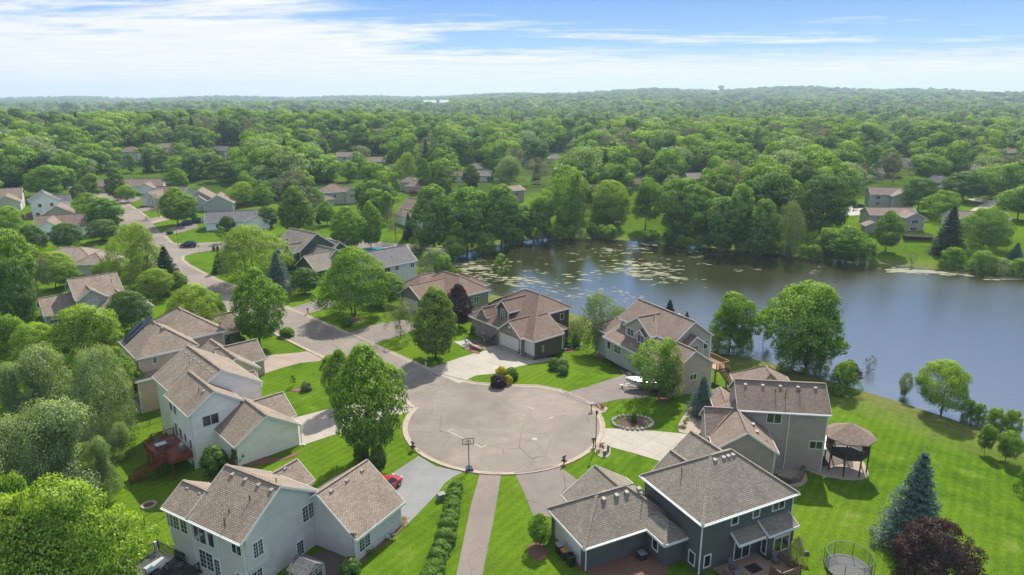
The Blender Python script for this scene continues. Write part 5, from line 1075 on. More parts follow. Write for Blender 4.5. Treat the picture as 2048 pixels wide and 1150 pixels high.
# retaining walls
def wall_line(px, h, mat, lab, th=.35, name='retaining_wall', cat='wall', zs=None):
    pts = PG(px); r = MB()
    for a, b in zip(pts, pts[1:]):
        za, zb = T(*a), T(*b); d = (Vector(b) - Vector(a)).normalized(); n = Vector((-d.y, d.x)) * th / 2
        A0, A1, B0, B1 = Vector(a) - n, Vector(a) + n, Vector(b) - n, Vector(b) + n
        r.hexa([(A0.x, A0.y, za - .4), (B0.x, B0.y, zb - .4), (B1.x, B1.y, zb - .4), (A1.x, A1.y, za - .4), (A0.x, A0.y, za + h), (B0.x, B0.y, zb + h), (B1.x, B1.y, zb + h), (A1.x, A1.y, za + h)])
    tag(r.build(name, mat), lab, cat)
wall_line([(1555, 962), (1580, 968), (1600, 962), (1607, 945), (1603, 920)], .7, 'retaining', 'curved reddish block retaining wall behind the taupe garage wing')
wall_line([(936, 688), (947, 697), (963, 703)], .6, 'stone', 'low stone garden wall by the paved court', .4, 'garden_wall')
wall_line([(1128, 703), (1142, 699), (1150, 691)], .5, 'gravel', 'curved pale block wall beside the triple garage', .35)
wall_line([(1152, 700), (1160, 695), (1164, 689)], .3, 'gravel', 'short second terrace wall beside the triple garage', .3)
# ------------------------------------------------------------------ vehicles and street things
def shell(st, name, mat, parent, merge=True, mi=None):
    """stations: list of closed cross sections (same length) joined lengthways"""
    m = MB()
    for a, b in zip(st, st[1:]):
        n = len(a)
        for k in range(n): m.poly([a[k], a[(k + 1) % n], b[(k + 1) % n], b[k]], smooth=False)
    m.poly(st[0][::-1]); m.poly(st[-1]); return m.build(name, mat, parent, merge=True)
def car(x, y, rot, paint_, label, L=4.7, Wd=1.88, Hh=1.68, sedan=False, group=None):
    r = empty('parked_car', (x, y, T(x, y) + .03), rot, label, 'car', group); w_ = Wd / 2
    S = L / 4.7
    # lower body: x forward; bonnet, waist, tail
    sec = []
    for xx, zb, zt, ww in ((-2.33, .42, .78, .78), (-2.22, .28, .98, .90), (-1.6, .24, 1.02, .97), (-.6, .22, 1.02, 1.0), (.6, .22, 1.02, 1.0), (1.2, .24, .98, .98), (1.95, .27, .88, .94), (2.25, .34, .76, .86), (2.34, .42, .62, .74)):
        W2 = w_ * ww; sec.append([(xx * S, -W2 * .93, zb), (xx * S, -W2, zb + (zt - zb) * .45), (xx * S, -W2 * .95, zt - .06), (xx * S, -W2 * .82, zt), (xx * S, W2 * .82, zt), (xx * S, W2 * .95, zt - .06), (xx * S, W2, zb + (zt - zb) * .45), (xx * S, W2 * .93, zb)])
    b = shell(sec, 'body', paint_, r)
    back = -2.1 if not sedan else -1.5; hb = Hh if not sedan else 1.42
    g = []
    for xx, zt, ww in ((back, 1.03, .84), (back + .25, hb - .12, .76), (back + .75, hb - .02, .74), (0, hb, .75), (.45, hb - .05, .75), (1.25, 1.0, .86)):
        W2 = w_ * ww; Wb2 = w_ * .90; g.append([(xx * S, -Wb2, .97), (xx * S, -W2 - .0, zt - .04), (xx * S, -W2 * .9, zt), (xx * S, W2 * .9, zt), (xx * S, W2, zt - .04), (xx * S, Wb2, .97)])
    shell(g, 'windows', 'glass', r)
    rf = MB(); rf.hexa([((back + .55) * S, -w_ * .68, hb - .05), (.5 * S, -w_ * .69, hb - .07), (.5 * S, w_ * .69, hb - .07), ((back + .55) * S, w_ * .68, hb - .05), ((back + .6) * S, -w_ * .62, hb + .03), (.35 * S, -w_ * .63, hb + .03), (.35 * S, w_ * .63, hb + .03), ((back + .6) * S, w_ * .62, hb + .03)])
    for sg in (-1, 1):
        for a, c in (((back + .05, .84, 1.0), (back + .6, .70, hb)), ((-.35, .88, 1.0), (-.25, .72, hb)), ((.45, .73, hb), (1.22, .88, 1.0))): rf.bar((a[0] * S, sg * w_ * a[1], a[2]), (c[0] * S, sg * w_ * c[1], c[2]), .07, .06)
    rf.build('roof', paint_, r)
    for xx in (-1.42 * S, 1.42 * S):
        for sg in (-1, 1):
            t = MB(); t.tube([(xx, sg * (w_ - .20), .34), (xx, sg * (w_ + .01), .34)], .34, 18); wh = t.build('wheel', 'rubber', r)
            q = MB(); q.tube([(xx, sg * (w_ - .02), .34), (xx, sg * (w_ + .025), .34)], .21, 12); q.build('rim', 'galv', wh)
    for sg in (-1, 1):
        q = MB(); q.box(2.2 * S, 2.33 * S, sg * w_ * .62 - .16, sg * w_ * .62 + .16, .62, .76); q.build('headlight', 'white', r)
        q = MB(); q.box(-2.31 * S, -2.2 * S, sg * w_ * .7 - .12, sg * w_ * .7 + .12, .72, .95); q.build('tail_light', 'sign_red', r)
        q = MB(); q.box(.85 * S, 1.02 * S, sg * (w_ + .09) - .09, sg * (w_ + .09) + .09, .98, 1.12); q.build('mirror', paint_, r)
    return r
x, y, z = G(781, 977); car(x - .5, y - .5, R(62), 'paint_red', 'red car parked on the sealed driveway behind the grey garage wing')
x, y = at_z(377, 496, 0); car(x, y + .2, R(188), 'paint_navy', 'dark navy car driving out of the side street')
x, y = at_z(372, 458, 0); car(x, y, R(200), 'paint_black', 'black car nearest the lawn on the ranch house driveway'); car(x + 1.5, y + 4.5, R(200), 'paint_navy', 'long dark van parked behind the black car at the ranch house', L=5.2, Hh=1.8)
x, y = at_z(181, 441, 0); car(x, y, R(150), 'paint_navy', 'dark blue car half hidden under trees at the white house', sedan=True)
x, y = at_z(177, 465, 0); car(x, y, R(195), 'paint_silver', 'silver and blue car by the tan roofed house', sedan=True)
x, y = at_z(238, 403, 0); car(x, y, R(100), 'paint_black', 'black car at the top bend of the street', sedan=True)
x, y, z = G(825, 387); car(x, y, R(20), 'paint_red', 'red car in front of the small tan house', sedan=True)
x, y, z = G(1073, 369); car(x, y, R(170), 'paint_silver', 'silver car under the trees beyond the brown two storey house', sedan=True)
x, y, z = G(1124, 337); car(x, y, R(120), 'paint_black', 'black car on the bright drive in the wood', sedan=True)
x, y, z = G(1975, 386); car(x, y, R(-20), 'paint_silver', 'pale car parked under trees at the far right street', sedan=True)
x, y, z = G(1718, 415); car(x, y, R(10), 'paint_black', 'black car on the pale driveway left of the grey ranch house', sedan=True)

def boat():
    x, y = at_z(1292, 778, 0); r = empty('motor_boat', (x, y, 0), R(184 - 180 + 170), 'white and green motor boat on the asphalt driveway beside a leafy tree', 'boat')
    st = []
    for t_, w_, zb, zt in ((-2.9, .98, .75, 1.55), (-1.5, 1.1, .66, 1.58), (0, 1.12, .64, 1.62), (1.4, .95, .68, 1.68), (2.4, .58, .85, 1.74), (3.1, .12, 1.25, 1.78)):
        st.append([(t_, 0, zb - .12), (t_, -w_ * .72, zb + .12), (t_, -w_ * .95, zb + .5), (t_, -w_, zt), (t_, -w_ * .85, zt + .03), (t_, w_ * .85, zt + .03), (t_, w_, zt), (t_, w_ * .95, zb + .5), (t_, w_ * .72, zb + .12)])
    h = shell(st, 'hull', 'paint_white', r)
    for sg in (-1, 1):
        m = MB()
        for a, b in zip(st, st[1:]): m.bar((a[3][0], sg * -a[3][1] * 1.01, a[3][2] - .22), (b[3][0], sg * -b[3][1] * 1.01, b[3][2] - .22), .03, .14)
        m.build('stripe', 'teal', h)
    m = MB(); m.hexa([(-2.3, -.8, 1.55), (.6, -.85, 1.6), (.6, .85, 1.6), (-2.3, .8, 1.55), (-2.2, -.75, 1.66), (.5, -.8, 1.7), (.5, .8, 1.7), (-2.2, .75, 1.66)]); m.build('deck', 'cushion', r)
    m = MB(); m.poly([(.6, -.7, 1.66), (.6, .7, 1.66), (.3, .6, 2.05), (.3, -.6, 2.05)]); m.poly([(.6, -.72, 1.66), (.3, -.62, 2.05), (-.1, -.8, 1.66)]); m.poly([(.6, .72, 1.66), (.3, .62, 2.05), (-.1, .8, 1.66)]); m.build('windshield', 'glass', r)
    m = MB(); m.box(-3.3, -2.85, -.2, .2, 1.2, 1.85); m.tube([(-3.1, 0, 1.2), (-3.15, 0, .6)], .08, 8); m.build('outboard_motor', 'paint_black', r)
    t = empty('boat_trailer', (x, y, 0), R(174), 'dark steel boat trailer under the motor boat', 'trailer'); m = MB()
    for sg in (-1, 1): m.bar((-2.8, sg * .8, .5), (1.6, sg * .8, .5), .09, .09); m.bar((1.6, sg * .8, .5), (4.0, 0, .48), .09, .09); m.bar((-2.4, sg * .45, .62), (1.5, sg * .45, .62), .1, .06)
    for q in (-2.6, -.8, 1.0): m.bar((q, -.8, .5), (q, .8, .5), .07, .07)
    m.bar((3.3, 0, .5), (3.3, 0, 1.2), .07, .07); m.build('frame', 'galv', t)
    for q in (-1.3, -.5):
        for sg in (-1, 1): w = MB(); w.tube([(q, sg * .95, .32), (q, sg * 1.15, .32)], .32, 14); w.build('wheel', 'rubber', t)
    w = MB(); w.tube([(3.6, -.06, .15), (3.6, .06, .15)], .14, 10); w.build('jack_wheel', 'rubber', t)
boat()
def mailbox(px, py, rot, label, post='darkwood', box='dark_metal', twin=False):
    x, y, z = G(px, py); r = empty('mailbox', (x, y, z), rot, label, 'mailbox', 'mailboxes along the kerb')
    m = MB(); m.box(-.06, .06, -.06, .06, -.2, 1.05); m.bar((0, -.3, .82), (0, .3, .82), .08, .08); m.bar((0, -.25, .8), (0, 0, .5), .06, .06); m.build('post', post, r)
    b = MB(); pr = [(-.1, 1.0), (.1, 1.0), (.1, 1.14), (.06, 1.22), (-.06, 1.22), (-.1, 1.14)]
    b.poly([(p[0], -.28, p[1]) for p in pr]); b.poly([(p[0], .28, p[1]) for p in pr[::-1]])
    for a, c in zip(pr, pr[1:] + pr[:1]): b.poly([(a[0], -.28, a[1]), (a[0], .28, a[1]), (c[0], .28, c[1]), (c[0], -.28, c[1])])
    bb = b.build('box', box, r); f = MB(); f.box(.102, .12, -.1, -.06, 1.05, 1.3); f.build('flag', 'sign_red', bb)
    if twin: p = MB(); p.box(-.28, .28, -.2, .2, .45, .66); p.build('paper_box', post, r)
    return r
mailbox(826, 901, R(40), 'black mailbox on a wooden post at the left kerb of the circle', twin=True)
mailbox(1128, 929, R(-40), 'stout black mailbox at the lower right kerb of the circle', 'dark_metal', twin=True)
mailbox(1187, 893, R(-80), 'black mailbox beside the lamp post on the gravel')
mailbox(1183, 822, R(-70), 'grey mailbox near pink flowers at the boat driveway', 'cedar', 'galv')
mailbox(852, 734, R(45), 'black mailbox on a white post under the oval tree', 'white')
mailbox(616, 628, R(45), 'dark mailbox at the driveway beside the big spreading tree')
mailbox(567, 575, R(45), 'small dark mailbox by the pale drive of the dark green house', 'cedar')
mailbox(292, 441, R(40), 'small mailbox at the grey driveway off the upper street'); mailbox(277, 419, R(40), 'pale mailbox farther up the upper street', 'white', 'galv')
def lamp(px, py, label, h=4.6):
    x, y, z = G(px, py); r = empty('street_lamp', (x, y, z), 0, label, 'street lamp', 'lamp posts')
    m = MB(); m.tube([(0, 0, -.2), (0, 0, .5), (0, 0, h)], [.09, .06, .045], 10); m.build('pole', 'dark_metal', r)
    q = MB(); q.lathe([(0, h - .02), (.09, h), (.17, h + .38), (.17, h + .42)], 6); q.build('lantern', 'glass', r); q = MB(); q.lathe([(.22, h + .4), (.16, h + .5), (.03, h + .62), (0, h + .7)], 8); q.build('cap', 'dark_metal', r)
lamp(1191, 896, 'tall thin black lamp post on gravel at the right of the turning circle')
lamp(357, 493, 'brown lamp post at the corner of the side street', 6.0)
def hoop():
    x, y = at_z(938, 938, 0); r = empty('basketball_hoop', (x, y, .1), R(8), 'portable basketball hoop standing on the kerb at the head of the footpath', 'basketball hoop')
    m = MB(); m.hexa([(-.5, -.75, 0), (.5, -.75, 0), (.4, .35, 0), (-.4, .35, 0), (-.42, -.65, .24), (.42, -.65, .24), (.3, .3, .2), (-.3, .3, .2)]); m.build('base', 'paint_black', r)
    m = MB(); m.tube([(0, -.3, .2), (0, .0, 1.6), (0, .05, 3.2)], .055, 8); m.bar((0, -.55, .25), (0, -.05, 1.3), .05, .05); m.bar((0, .05, 3.1), (0, .55, 3.4), .07, .07); m.bar((0, .03, 2.6), (0, .55, 3.1), .05, .05); m.build('pole', 'dark_metal', r)
    m = MB(); X_, z0, z1 = .68, 2.85, 3.65
    m.box(-X_, X_, .56, .62, z0, z0 + .07); m.box(-X_, X_, .56, .62, z1 - .07, z1); m.box(-X_, -X_ + .07, .56, .62, z0 + .07, z1 - .07); m.box(X_ - .07, X_, .56, .62, z0 + .07, z1 - .07); m.box(-.3, -.25, .562, .618, z0 + .07, z0 + .5); m.box(.25, .3, .562, .618, z0 + .07, z0 + .5); m.box(-.25, .25, .562, .618, z0 + .45, z0 + .5); m.box(-.03, .03, .561, .617, z0 + .5, z1 - .07)
    bb = m.build('backboard', 'dark_metal', r)
    q = MB(); rp = [(.23 * math.cos(R(a)), .88 + .23 * math.sin(R(a)), 3.0) for a in range(0, 361, 24)]; q.tube(rp, .013, 6, cap=False); q.bar((0, .62, 3.0), (0, .66, 3.0), .2, .06); rm = q.build('rim', 'sign_red', bb)
    q = MB()
    for a in range(0, 360, 30): q.bar((.22 * math.cos(R(a)), .88 + .22 * math.sin(R(a)), 2.98), (.12 * math.cos(R(a + 20)), .88 + .12 * math.sin(R(a + 20)), 2.6), .012, .012)
    q.build('net', 'white', bb)
hoop()
def trampoline():
    x, y, z = G(1694, 1150); r = empty('trampoline', (x, y, z), 0, 'round trampoline with a teal framed safety net on the lower right lawn', 'trampoline'); Rr = 2.15
    m = MB(); m.lathe([(0, .82), (Rr * .86, .82)], 36); m.build('jumping_mat', 'mesh_mat', r)
    m = MB(); m.lathe([(Rr * .86, .83), (Rr * .9, .87), (Rr, .87), (Rr * 1.01, .8)], 36); m.build('pad', 'cushion', r)
    m = MB(); ring = lambda z_, q: [(q * math.cos(R(a)), q * math.sin(R(a)), z_) for a in range(0, 361, 10)]
    m.tube(ring(.76, Rr), .03, 6, cap=False); f = m.build('frame', 'galv', r)
    for k in range(8):
        a = R(45 * k + 10); c, s_ = math.cos(a), math.sin(a); q = MB(); q.tube([(c * Rr * 1.03, s_ * Rr * 1.03, 0), (c * Rr * 1.06, s_ * Rr * 1.06, 2.2), (c * Rr * .98, s_ * Rr * .98, 2.45)], .03, 6); q.build('pole', 'teal', r)
    q = MB(); q.tube(ring(2.42, Rr * .98), .022, 6, cap=False); q.build('top_ring', 'teal', r)
    q = MB()
    for k in range(96): a = R(360 * k / 96); c, s_ = math.cos(a), math.sin(a); q.bar((c * Rr * .97, s_ * Rr * .97, .87), (c * Rr * .97, s_ * Rr * .97, 2.42), .008, .008)
    for k in range(1, 24): q.tube([(Rr * .97 * math.cos(R(a)), Rr * .97 * math.sin(R(a)), .87 + k * .064) for a in range(0, 361, 15)], .004, 3, cap=False)
    q.build('safety_net', 'net', r)
trampoline()
def shed():
    x, y, z = HG.W(3.2, 4.6) + (-.2,); r = empty('garden_shed', (x, y, z), R(-30), 'small cream garden shed with dark roof and brown double doors beside the grey house', 'shed')
    w_, d_, h = 1.15, 1.15, 1.55; m = MB()
    m.poly([(-w_, -d_, 0), (w_, -d_, 0), (w_, -d_, h), (-w_, -d_, h)]); m.poly([(w_, d_, 0), (-w_, d_, 0), (-w_, d_, h), (w_, d_, h)])
    m.poly([(w_, -d_, 0), (w_, d_, 0), (w_, d_, h), (w_, 0, h + .7), (w_, -d_, h)]); m.poly([(-w_, d_, 0), (-w_, -d_, 0), (-w_, -d_, h), (-w_, 0, h + .7), (-w_, d_, h)]); m.build('wall', 'shed_wall', r)
    q = MB()
    for sg in (-1, 1): a = [(-w_ - .12, sg * (d_ + .14), h - .07), (w_ + .12, sg * (d_ + .14), h - .07), (w_ + .12, 0, h + .76), (-w_ - .12, 0, h + .76)]; a = a if sg < 0 else a[::-1]; q.poly(a); q.poly([(p[0], p[1], p[2] - .06) for p in a[::-1]])
    q.build('roof', 'roof_slate', r)
    for sg in (-1, 1):
        q = MB(); q.box(w_ + .003, w_ + .05, sg * .36 - .34, sg * .36 + .34, .05, 1.62); dd = q.build('door', 'shed_door', r); q = MB(); q.box(w_ + .05, w_ + .07, sg * .36 - .26, sg * .36 + .26, 1.2, 1.54)
        f = q.build('window', 'white', dd)
        q = MB()
        for k in range(3): q.box(w_ + .07, w_ + .078, sg * .36 - .22 + k * .155, sg * .36 - .22 + k * .155 + .11, 1.24, 1.5)
        q.build('pane', 'glass', f)
    for k in range(4): q = MB(); q.box(-.85 + k * .5, -.55 + k * .5, -d_ - .03, -d_ - .003, 1.05, 1.35); f = q.build('window', 'white', r); q = MB(); q.box(-.81 + k * .5, -.59 + k * .5, -d_ - .04, -d_ - .03, 1.09, 1.31); q.build('pane', 'glass', f)
    x, y = HG.W(2.2, 1.9); r = empty('planter', (x, y, -.15), R(-30), 'stone edged raised planter beside the garden shed', 'planter'); q = MB()
    for a, b in (((-1.1, -.6), (1.1, -.6)), ((1.1, -.6), (1.1, .6)), ((1.1, .6), (-1.1, .6)), ((-1.1, .6), (-1.1, -.6))): q.bar(a + (.25,), b + (.25,), .2, .5)
    q.build('edge', 'found', r); q = MB(); q.poly([(-1, -.5, .4), (1, -.5, .4), (1, .5, .4), (-1, .5, .4)]); q.build('soil', 'soil', r)
shed()
# -- deck and patio furniture
def chair(H_, x, y, z, rot, label, mat='cushion', frame='dark_metal', group='patio chairs'):
    X_, Y_ = H_.W(x, y); r = empty('patio_chair', (X_, Y_, H_.e.location.z + z), H_.o[2] + R(rot), label, 'chair', group)
    m = MB(); m.box(-.27, .27, -.26, .28, .40, .45); m.build('seat', mat, r)
    m = MB(); m.hexa([(-.27, .26, .45), (.27, .26, .45), (.27, .30, .45), (-.27, .30, .45), (-.25, .48, 1.05), (.25, .48, 1.05), (.25, .52, 1.05), (-.25, .52, 1.05)]); m.build('backrest', mat, r)
    for sx in (-.26, .26):
        for sy in (-.25, .27): q = MB(); q.bar((sx, sy, 0), (sx, sy, .42), .03, .03); q.build('leg', frame, r)
        q = MB(); q.bar((sx, -.25, .64), (sx, .36, .66), .05, .03); q.bar((sx, -.25, .4), (sx, -.25, .64), .03, .03); q.build('armrest', frame, r)
def table(H_, x, y, z, lx, ly, mat, label, rot=0, umb=None):
    X_, Y_ = H_.W(x, y); r = empty('patio_table', (X_, Y_, H_.e.location.z + z), H_.o[2] + R(rot), label, 'table')
    m = MB(); m.box(-lx / 2, lx / 2, -ly / 2, ly / 2, .70, .74); m.build('tabletop', mat, r)
    for sx in (-1, 1):
        for sy in (-1, 1): q = MB(); q.bar((sx * (lx / 2 - .1), sy * (ly / 2 - .1), 0), (sx * (lx / 2 - .1), sy * (ly / 2 - .1), .7), .05, .05); q.build('leg', 'dark_metal', r)
table(HG, -9.9, -1.7, 0, 1.1, 1.9, 'table_pale', 'pale rectangular patio table on the railed grey deck')
for k, (x, y, rt, mt, lb) in enumerate(((-8.9, -2.2, -90, 'cushion', 'dark patio chair on the house side of the grey deck table, nearest the camera'), (-8.9, -1.2, -90, 'cushion', 'dark patio chair on the house side of the grey deck table, farther end'), (-10.9, -1.2, 90, 'cushion', 'dark patio chair on the rail side of the grey deck table'), (-9.9, -3.1, 180, 'beige_cloth', 'cream patio chair at the camera end of the grey deck table'), (-8.3, -.4, -40, 'cushion', 'dark patio chair in the back corner of the grey deck'))): chair(HG, x, y, 0, rt, lb, mt)
def flowers(H_, x, y, z, mat, label, s=.35):
    X_, Y_ = H_.W(x, y); r = empty('flower_pot', (X_, Y_, H_.e.location.z + z), 0, label, 'flower pot'); q = MB(); q.lathe([(0, 0), (.13, 0), (.19, .3), (.16, .3), (0, .26)], 12); q.build('pot', 'retaining', r); q = MB()
    for k in range(60): p = Vector((random.gauss(0, .13), random.gauss(0, .13), .34 + random.random() * s)); q.poly([p, p + Vector((random.uniform(-.1, .1), .08, .05)), p + Vector((.09, random.uniform(-.1, .1), .06))], k % 2)
    q.build('flowers', [mat, 'leaf_boxwood'], r)
flowers(HG, -9.0, -3.3, 0, 'tan_lid', 'orange flowers in a pot on the grey deck rail side'); flowers(HG, -7.4, -3.4, 0, 'leaf_gold', 'yellow flowers in a pot at the grey deck corner')
table(HW, -10.6, -5.2, .2, .9, 1.3, 'table_pale', 'pale square table on the red stained deck')
for x, y, rt, lb in ((-11.6, -5.2, 90, 'dark chair on the left of the red deck table'), (-9.7, -5.2, -90, 'dark chair on the right of the red deck table'), (-10.6, -4.2, 0, 'dark chair behind the red deck table')): chair(HW, x, y, .2, rt, lb)
X_, Y_ = HW.W(-12.3, -4.2); r = empty('closed_umbrella', (X_, Y_, .2), 0, 'folded tan patio umbrella on the red deck', 'umbrella'); q = MB(); q.tube([(0, 0, 0), (0, 0, 2.4)], .025, 6); q.build('pole', 'cedar', r); q = MB(); q.lathe([(.05, 1.0), (.14, 1.2), (.10, 2.0), (.02, 2.4)], 10); q.build('canopy', 'beige_cloth', r)
X_, Y_ = HW.W(-8.0, -3.5); r = empty('grill', (X_, Y_, .2), HW.o[2], 'grey gas grill against the white house on the red deck', 'grill'); q = MB(); q.box(-.5, .5, -.28, .28, .55, .85); q.build('firebox', 'galv', r); q = MB(); q.hexa([(-.5, -.28, .86), (.5, -.28, .86), (.5, .28, .86), (-.5, .28, .86), (-.5, -.1, 1.1), (.5, -.1, 1.1), (.5, .2, 1.12), (-.5, .2, 1.12)]); q.build('lid', 'galv', r); q = MB(); q.box(-.48, .48, -.26, .26, .05, .54); q.build('cabinet', 'cushion', r)
for x, y, rt, lb in ((3.7, -.6, 20, 'grey sling chair left of the sliding door'), (2.9, -1.2, 40, 'second grey sling chair, nearer the left deck rail'), (8.0, -1.6, -30, 'grey sling chair right of the sliding door')): chair(HD, x, y, 0, rt, lb)
X_, Y_ = HD.W(3.2, -2.5); r = empty('lounger', (X_, Y_, 0), HD.o[2], 'low grey lounger at the left of the fawn deck', 'lounger'); q = MB(); q.box(-.35, .35, -.9, .6, .28, .34); q.build('seat', 'cushion', r); q = MB(); q.hexa([(-.35, .6, .3), (.35, .6, .3), (.35, .64, .3), (-.35, .64, .3), (-.35, 1.0, .8), (.35, 1.0, .8), (.35, 1.04, .8), (-.35, 1.04, .8)]); q.build('backrest', 'cushion', r)
for sx in (-.3, .3):
    for sy in (-.8, .5): q = MB(); q.bar((sx, sy, 0), (sx, sy, .28), .04, .04); q.build('leg', 'dark_metal', r)
for x, y, rt, lb in ((-2.0, 11.3, 90, 'brown patio chair left of the paved court table'), (-1.2, 10.3, 180, 'brown patio chair on the drive side of the court table'), (-.2, 11.2, -90, 'brown patio chair near the stone wall of the court')): chair(HS, x, y, 0, rt, lb, 'darkwood')
table(HS, -1.1, 11.3, 0, .9, .9, 'darkwood', 'small brown table on the brick paved court')
for x, y, lb in ((-4.6, 13.2, 'grey wire chair on the pale slab near the garden wall'), (-5.3, 12.0, 'second grey wire chair on the pale slab')): chair(HS, x, y, 0, 90, lb, 'galv', 'galv')
sheet('patio_slab', [HS.W(-6.4, 11.2), HS.W(-3.6, 11.0), HS.W(-3.4, 15.0), HS.W(-6.0, 15.4)], 'concrete', .07, None, 3, 'pale paved slab behind the garden wall')
flowers(HS, -.9, 2.8, 0, 'petal_red', 'dark flower pot between the two garage doors', .5); flowers(HS, -.2, 14.0, 0, 'white', 'white urn of flowers beside the stone entry', .5)
def bin_(H_, x, y, z, body, lid, label, s=1.0, rot=0):
    X_, Y_ = H_.W(x, y); r = empty('wheeled_bin', (X_, Y_, T(X_, Y_) + .05), H_.o[2] + R(rot), label, 'bin', 'wheeled bins')
    q = MB(); q.hexa([(-.24 * s, -.26 * s, .05), (.24 * s, -.26 * s, .05), (.24 * s, .26 * s, .05), (-.24 * s, .26 * s, .05), (-.31 * s, -.34 * s, 1.0 * s), (.31 * s, -.34 * s, 1.0 * s), (.31 * s, .34 * s, 1.0 * s), (-.31 * s, .34 * s, 1.0 * s)]); q.build('body', body, r)
    q = MB(); q.hexa([(-.33 * s, -.36 * s, 1.0 * s + .005), (.33 * s, -.36 * s, 1.0 * s + .005), (.33 * s, .38 * s, 1.0 * s + .005), (-.33 * s, .38 * s, 1.0 * s + .005), (-.28 * s, -.3 * s, 1.09 * s), (.28 * s, -.3 * s, 1.09 * s), (.28 * s, .34 * s, 1.12 * s), (-.28 * s, .34 * s, 1.12 * s)]); q.build('lid', lid, r)
    for sx in (-.24, .24): w = MB(); w.tube([(sx * s - .03, .28 * s, .12), (sx * s + .03, .28 * s, .12)], .12, 10); w.build('wheel', 'rubber', r)
bin_(HD, -9.9, 8.6, 0, 'rubber', 'galv', 'black bin with a pale blue grey lid against the charcoal garage wall'); bin_(HD, -9.9, 7.6, 0, 'rubber', 'tan_lid', 'black bin with an orange tan lid against the charcoal garage wall'); bin_(HD, -9.8, 6.6, 0, 'paint_black', 'paint_black', 'all black bin nearest the garage corner', 1.1)
bin_(HZ, 4.4, -3.6, 0, 'blue_bin', 'blue_bin', 'dark blue bin behind the taupe garage wing')
def acunit(x, y, z, label, mat='rubber'):
    r = empty('air_conditioner', (x, y, z), .4, label, 'air conditioner'); q = MB(); q.box(-.38, .38, -.38, .38, 0, .72); q.build('casing', 'dark_metal', r); q = MB(); q.lathe([(0, .74), (.12, .76), (.3, .74), (.34, .725)], 16); q.build('fan_grille', 'galv', r)
    q = MB(); q.box(-.4, .4, -.4, .4, .7, .725); q.build('top_rim', 'galv', r)
X_, Y_ = HD.W(-3.1, 4.5); acunit(X_, Y_, T(X_, Y_), 'square air conditioner in the inner corner of the charcoal house')
X_, Y_ = HD.W(11.9, -1.6); r = empty('smoker_grill', (X_, Y_, T(X_, Y_)), 0, 'black barrel grill on the lawn at the corner of the charcoal house', 'grill'); q = MB(); q.tube([(-.4, 0, .8), (.4, 0, .8)], .28, 14); q.build('barrel', 'paint_black', r)
for sx in (-.3, .3):
    for sy in (-.2, .2): q = MB(); q.bar((sx, sy, 0), (sx, sy, .7), .03, .03); q.build('leg', 'dark_metal', r)
# fire pit, stone ring
x, y, z = G(298, 1011); r = empty('fire_pit', (x, y, z), 0, 'round brick edged fire pit sunk in the shaded back lawn', 'fire pit'); q = MB(); q.lathe([(.55, -.1), (.55, .16), (.85, .16), (.88, -.1)], 28); q.build('ring', 'gravel', r); q = MB(); q.lathe([(0, .02), (.55, .02)], 20); q.build('ash', 'soil', r)
r = empty('stone_ring', (*G(1265, 846)[:2], 0), 0, 'ring of pale boulders round a small shrub in the lawn by the white driveway', 'stone ring')
for k in range(26):
    a = 6.283 * k / 26; q = MB(); s_ = random.uniform(.2, .3); c = (2.75 * math.cos(a), 2.1 * math.sin(a), .08); n_ = 7
    rr = [random.uniform(.8, 1.2) for _ in range(n_)]
    low = [(c[0] + s_ * rr[i] * math.cos(6.283 * i / n_), c[1] + s_ * rr[i] * math.sin(6.283 * i / n_), c[2] - .1) for i in range(n_)]; mid_ = [(c[0] + s_ * 1.1 * rr[i] * math.cos(6.283 * i / n_ + .2), c[1] + s_ * 1.1 * rr[i] * math.sin(6.283 * i / n_ + .2), c[2] + .1) for i in range(n_)]; top = [(c[0] + s_ * .55 * rr[i] * math.cos(6.283 * i / n_), c[1] + s_ * .55 * rr[i] * math.sin(6.283 * i / n_), c[2] + .24) for i in range(n_)]
    for A, B in ((low, mid_), (mid_, top)):
        for i in range(n_): q.poly([A[i], A[(i + 1) % n_], B[(i + 1) % n_], B[i]])
    q.poly(top); q.build('boulder', 'rock', r)
# utility boxes
for px, py, lb, w_, h_ in ((883, 999, 'green utility box on the grass beside the round hedge', .45, .75), (1209, 911, 'small green utility pedestal on the gravel by the lamp', .18, .7), (1216, 903, 'grey utility pedestal beside the white driveway', .13, .9)):
    x, y, z = G(px, py); q = MB(); q.hexa([(-w_, -w_ * .8, 0), (w_, -w_ * .8, 0), (w_, w_ * .8, 0), (-w_, w_ * .8, 0), (-w_ * .92, -w_ * .7, h_), (w_ * .92, -w_ * .7, h_), (w_ * .92, w_ * .7, h_ + .06), (-w_ * .92, w_ * .7, h_ + .06)]); q.box(-w_ * .8, w_ * .8, -w_ * .84, -w_ * .78, h_ * .2, h_ * .8)
    o = q.build('utility_box', 'plastic_green'); o.location = (x, y, z); o.rotation_euler.z = .5; tag(o, lb, 'utility box')
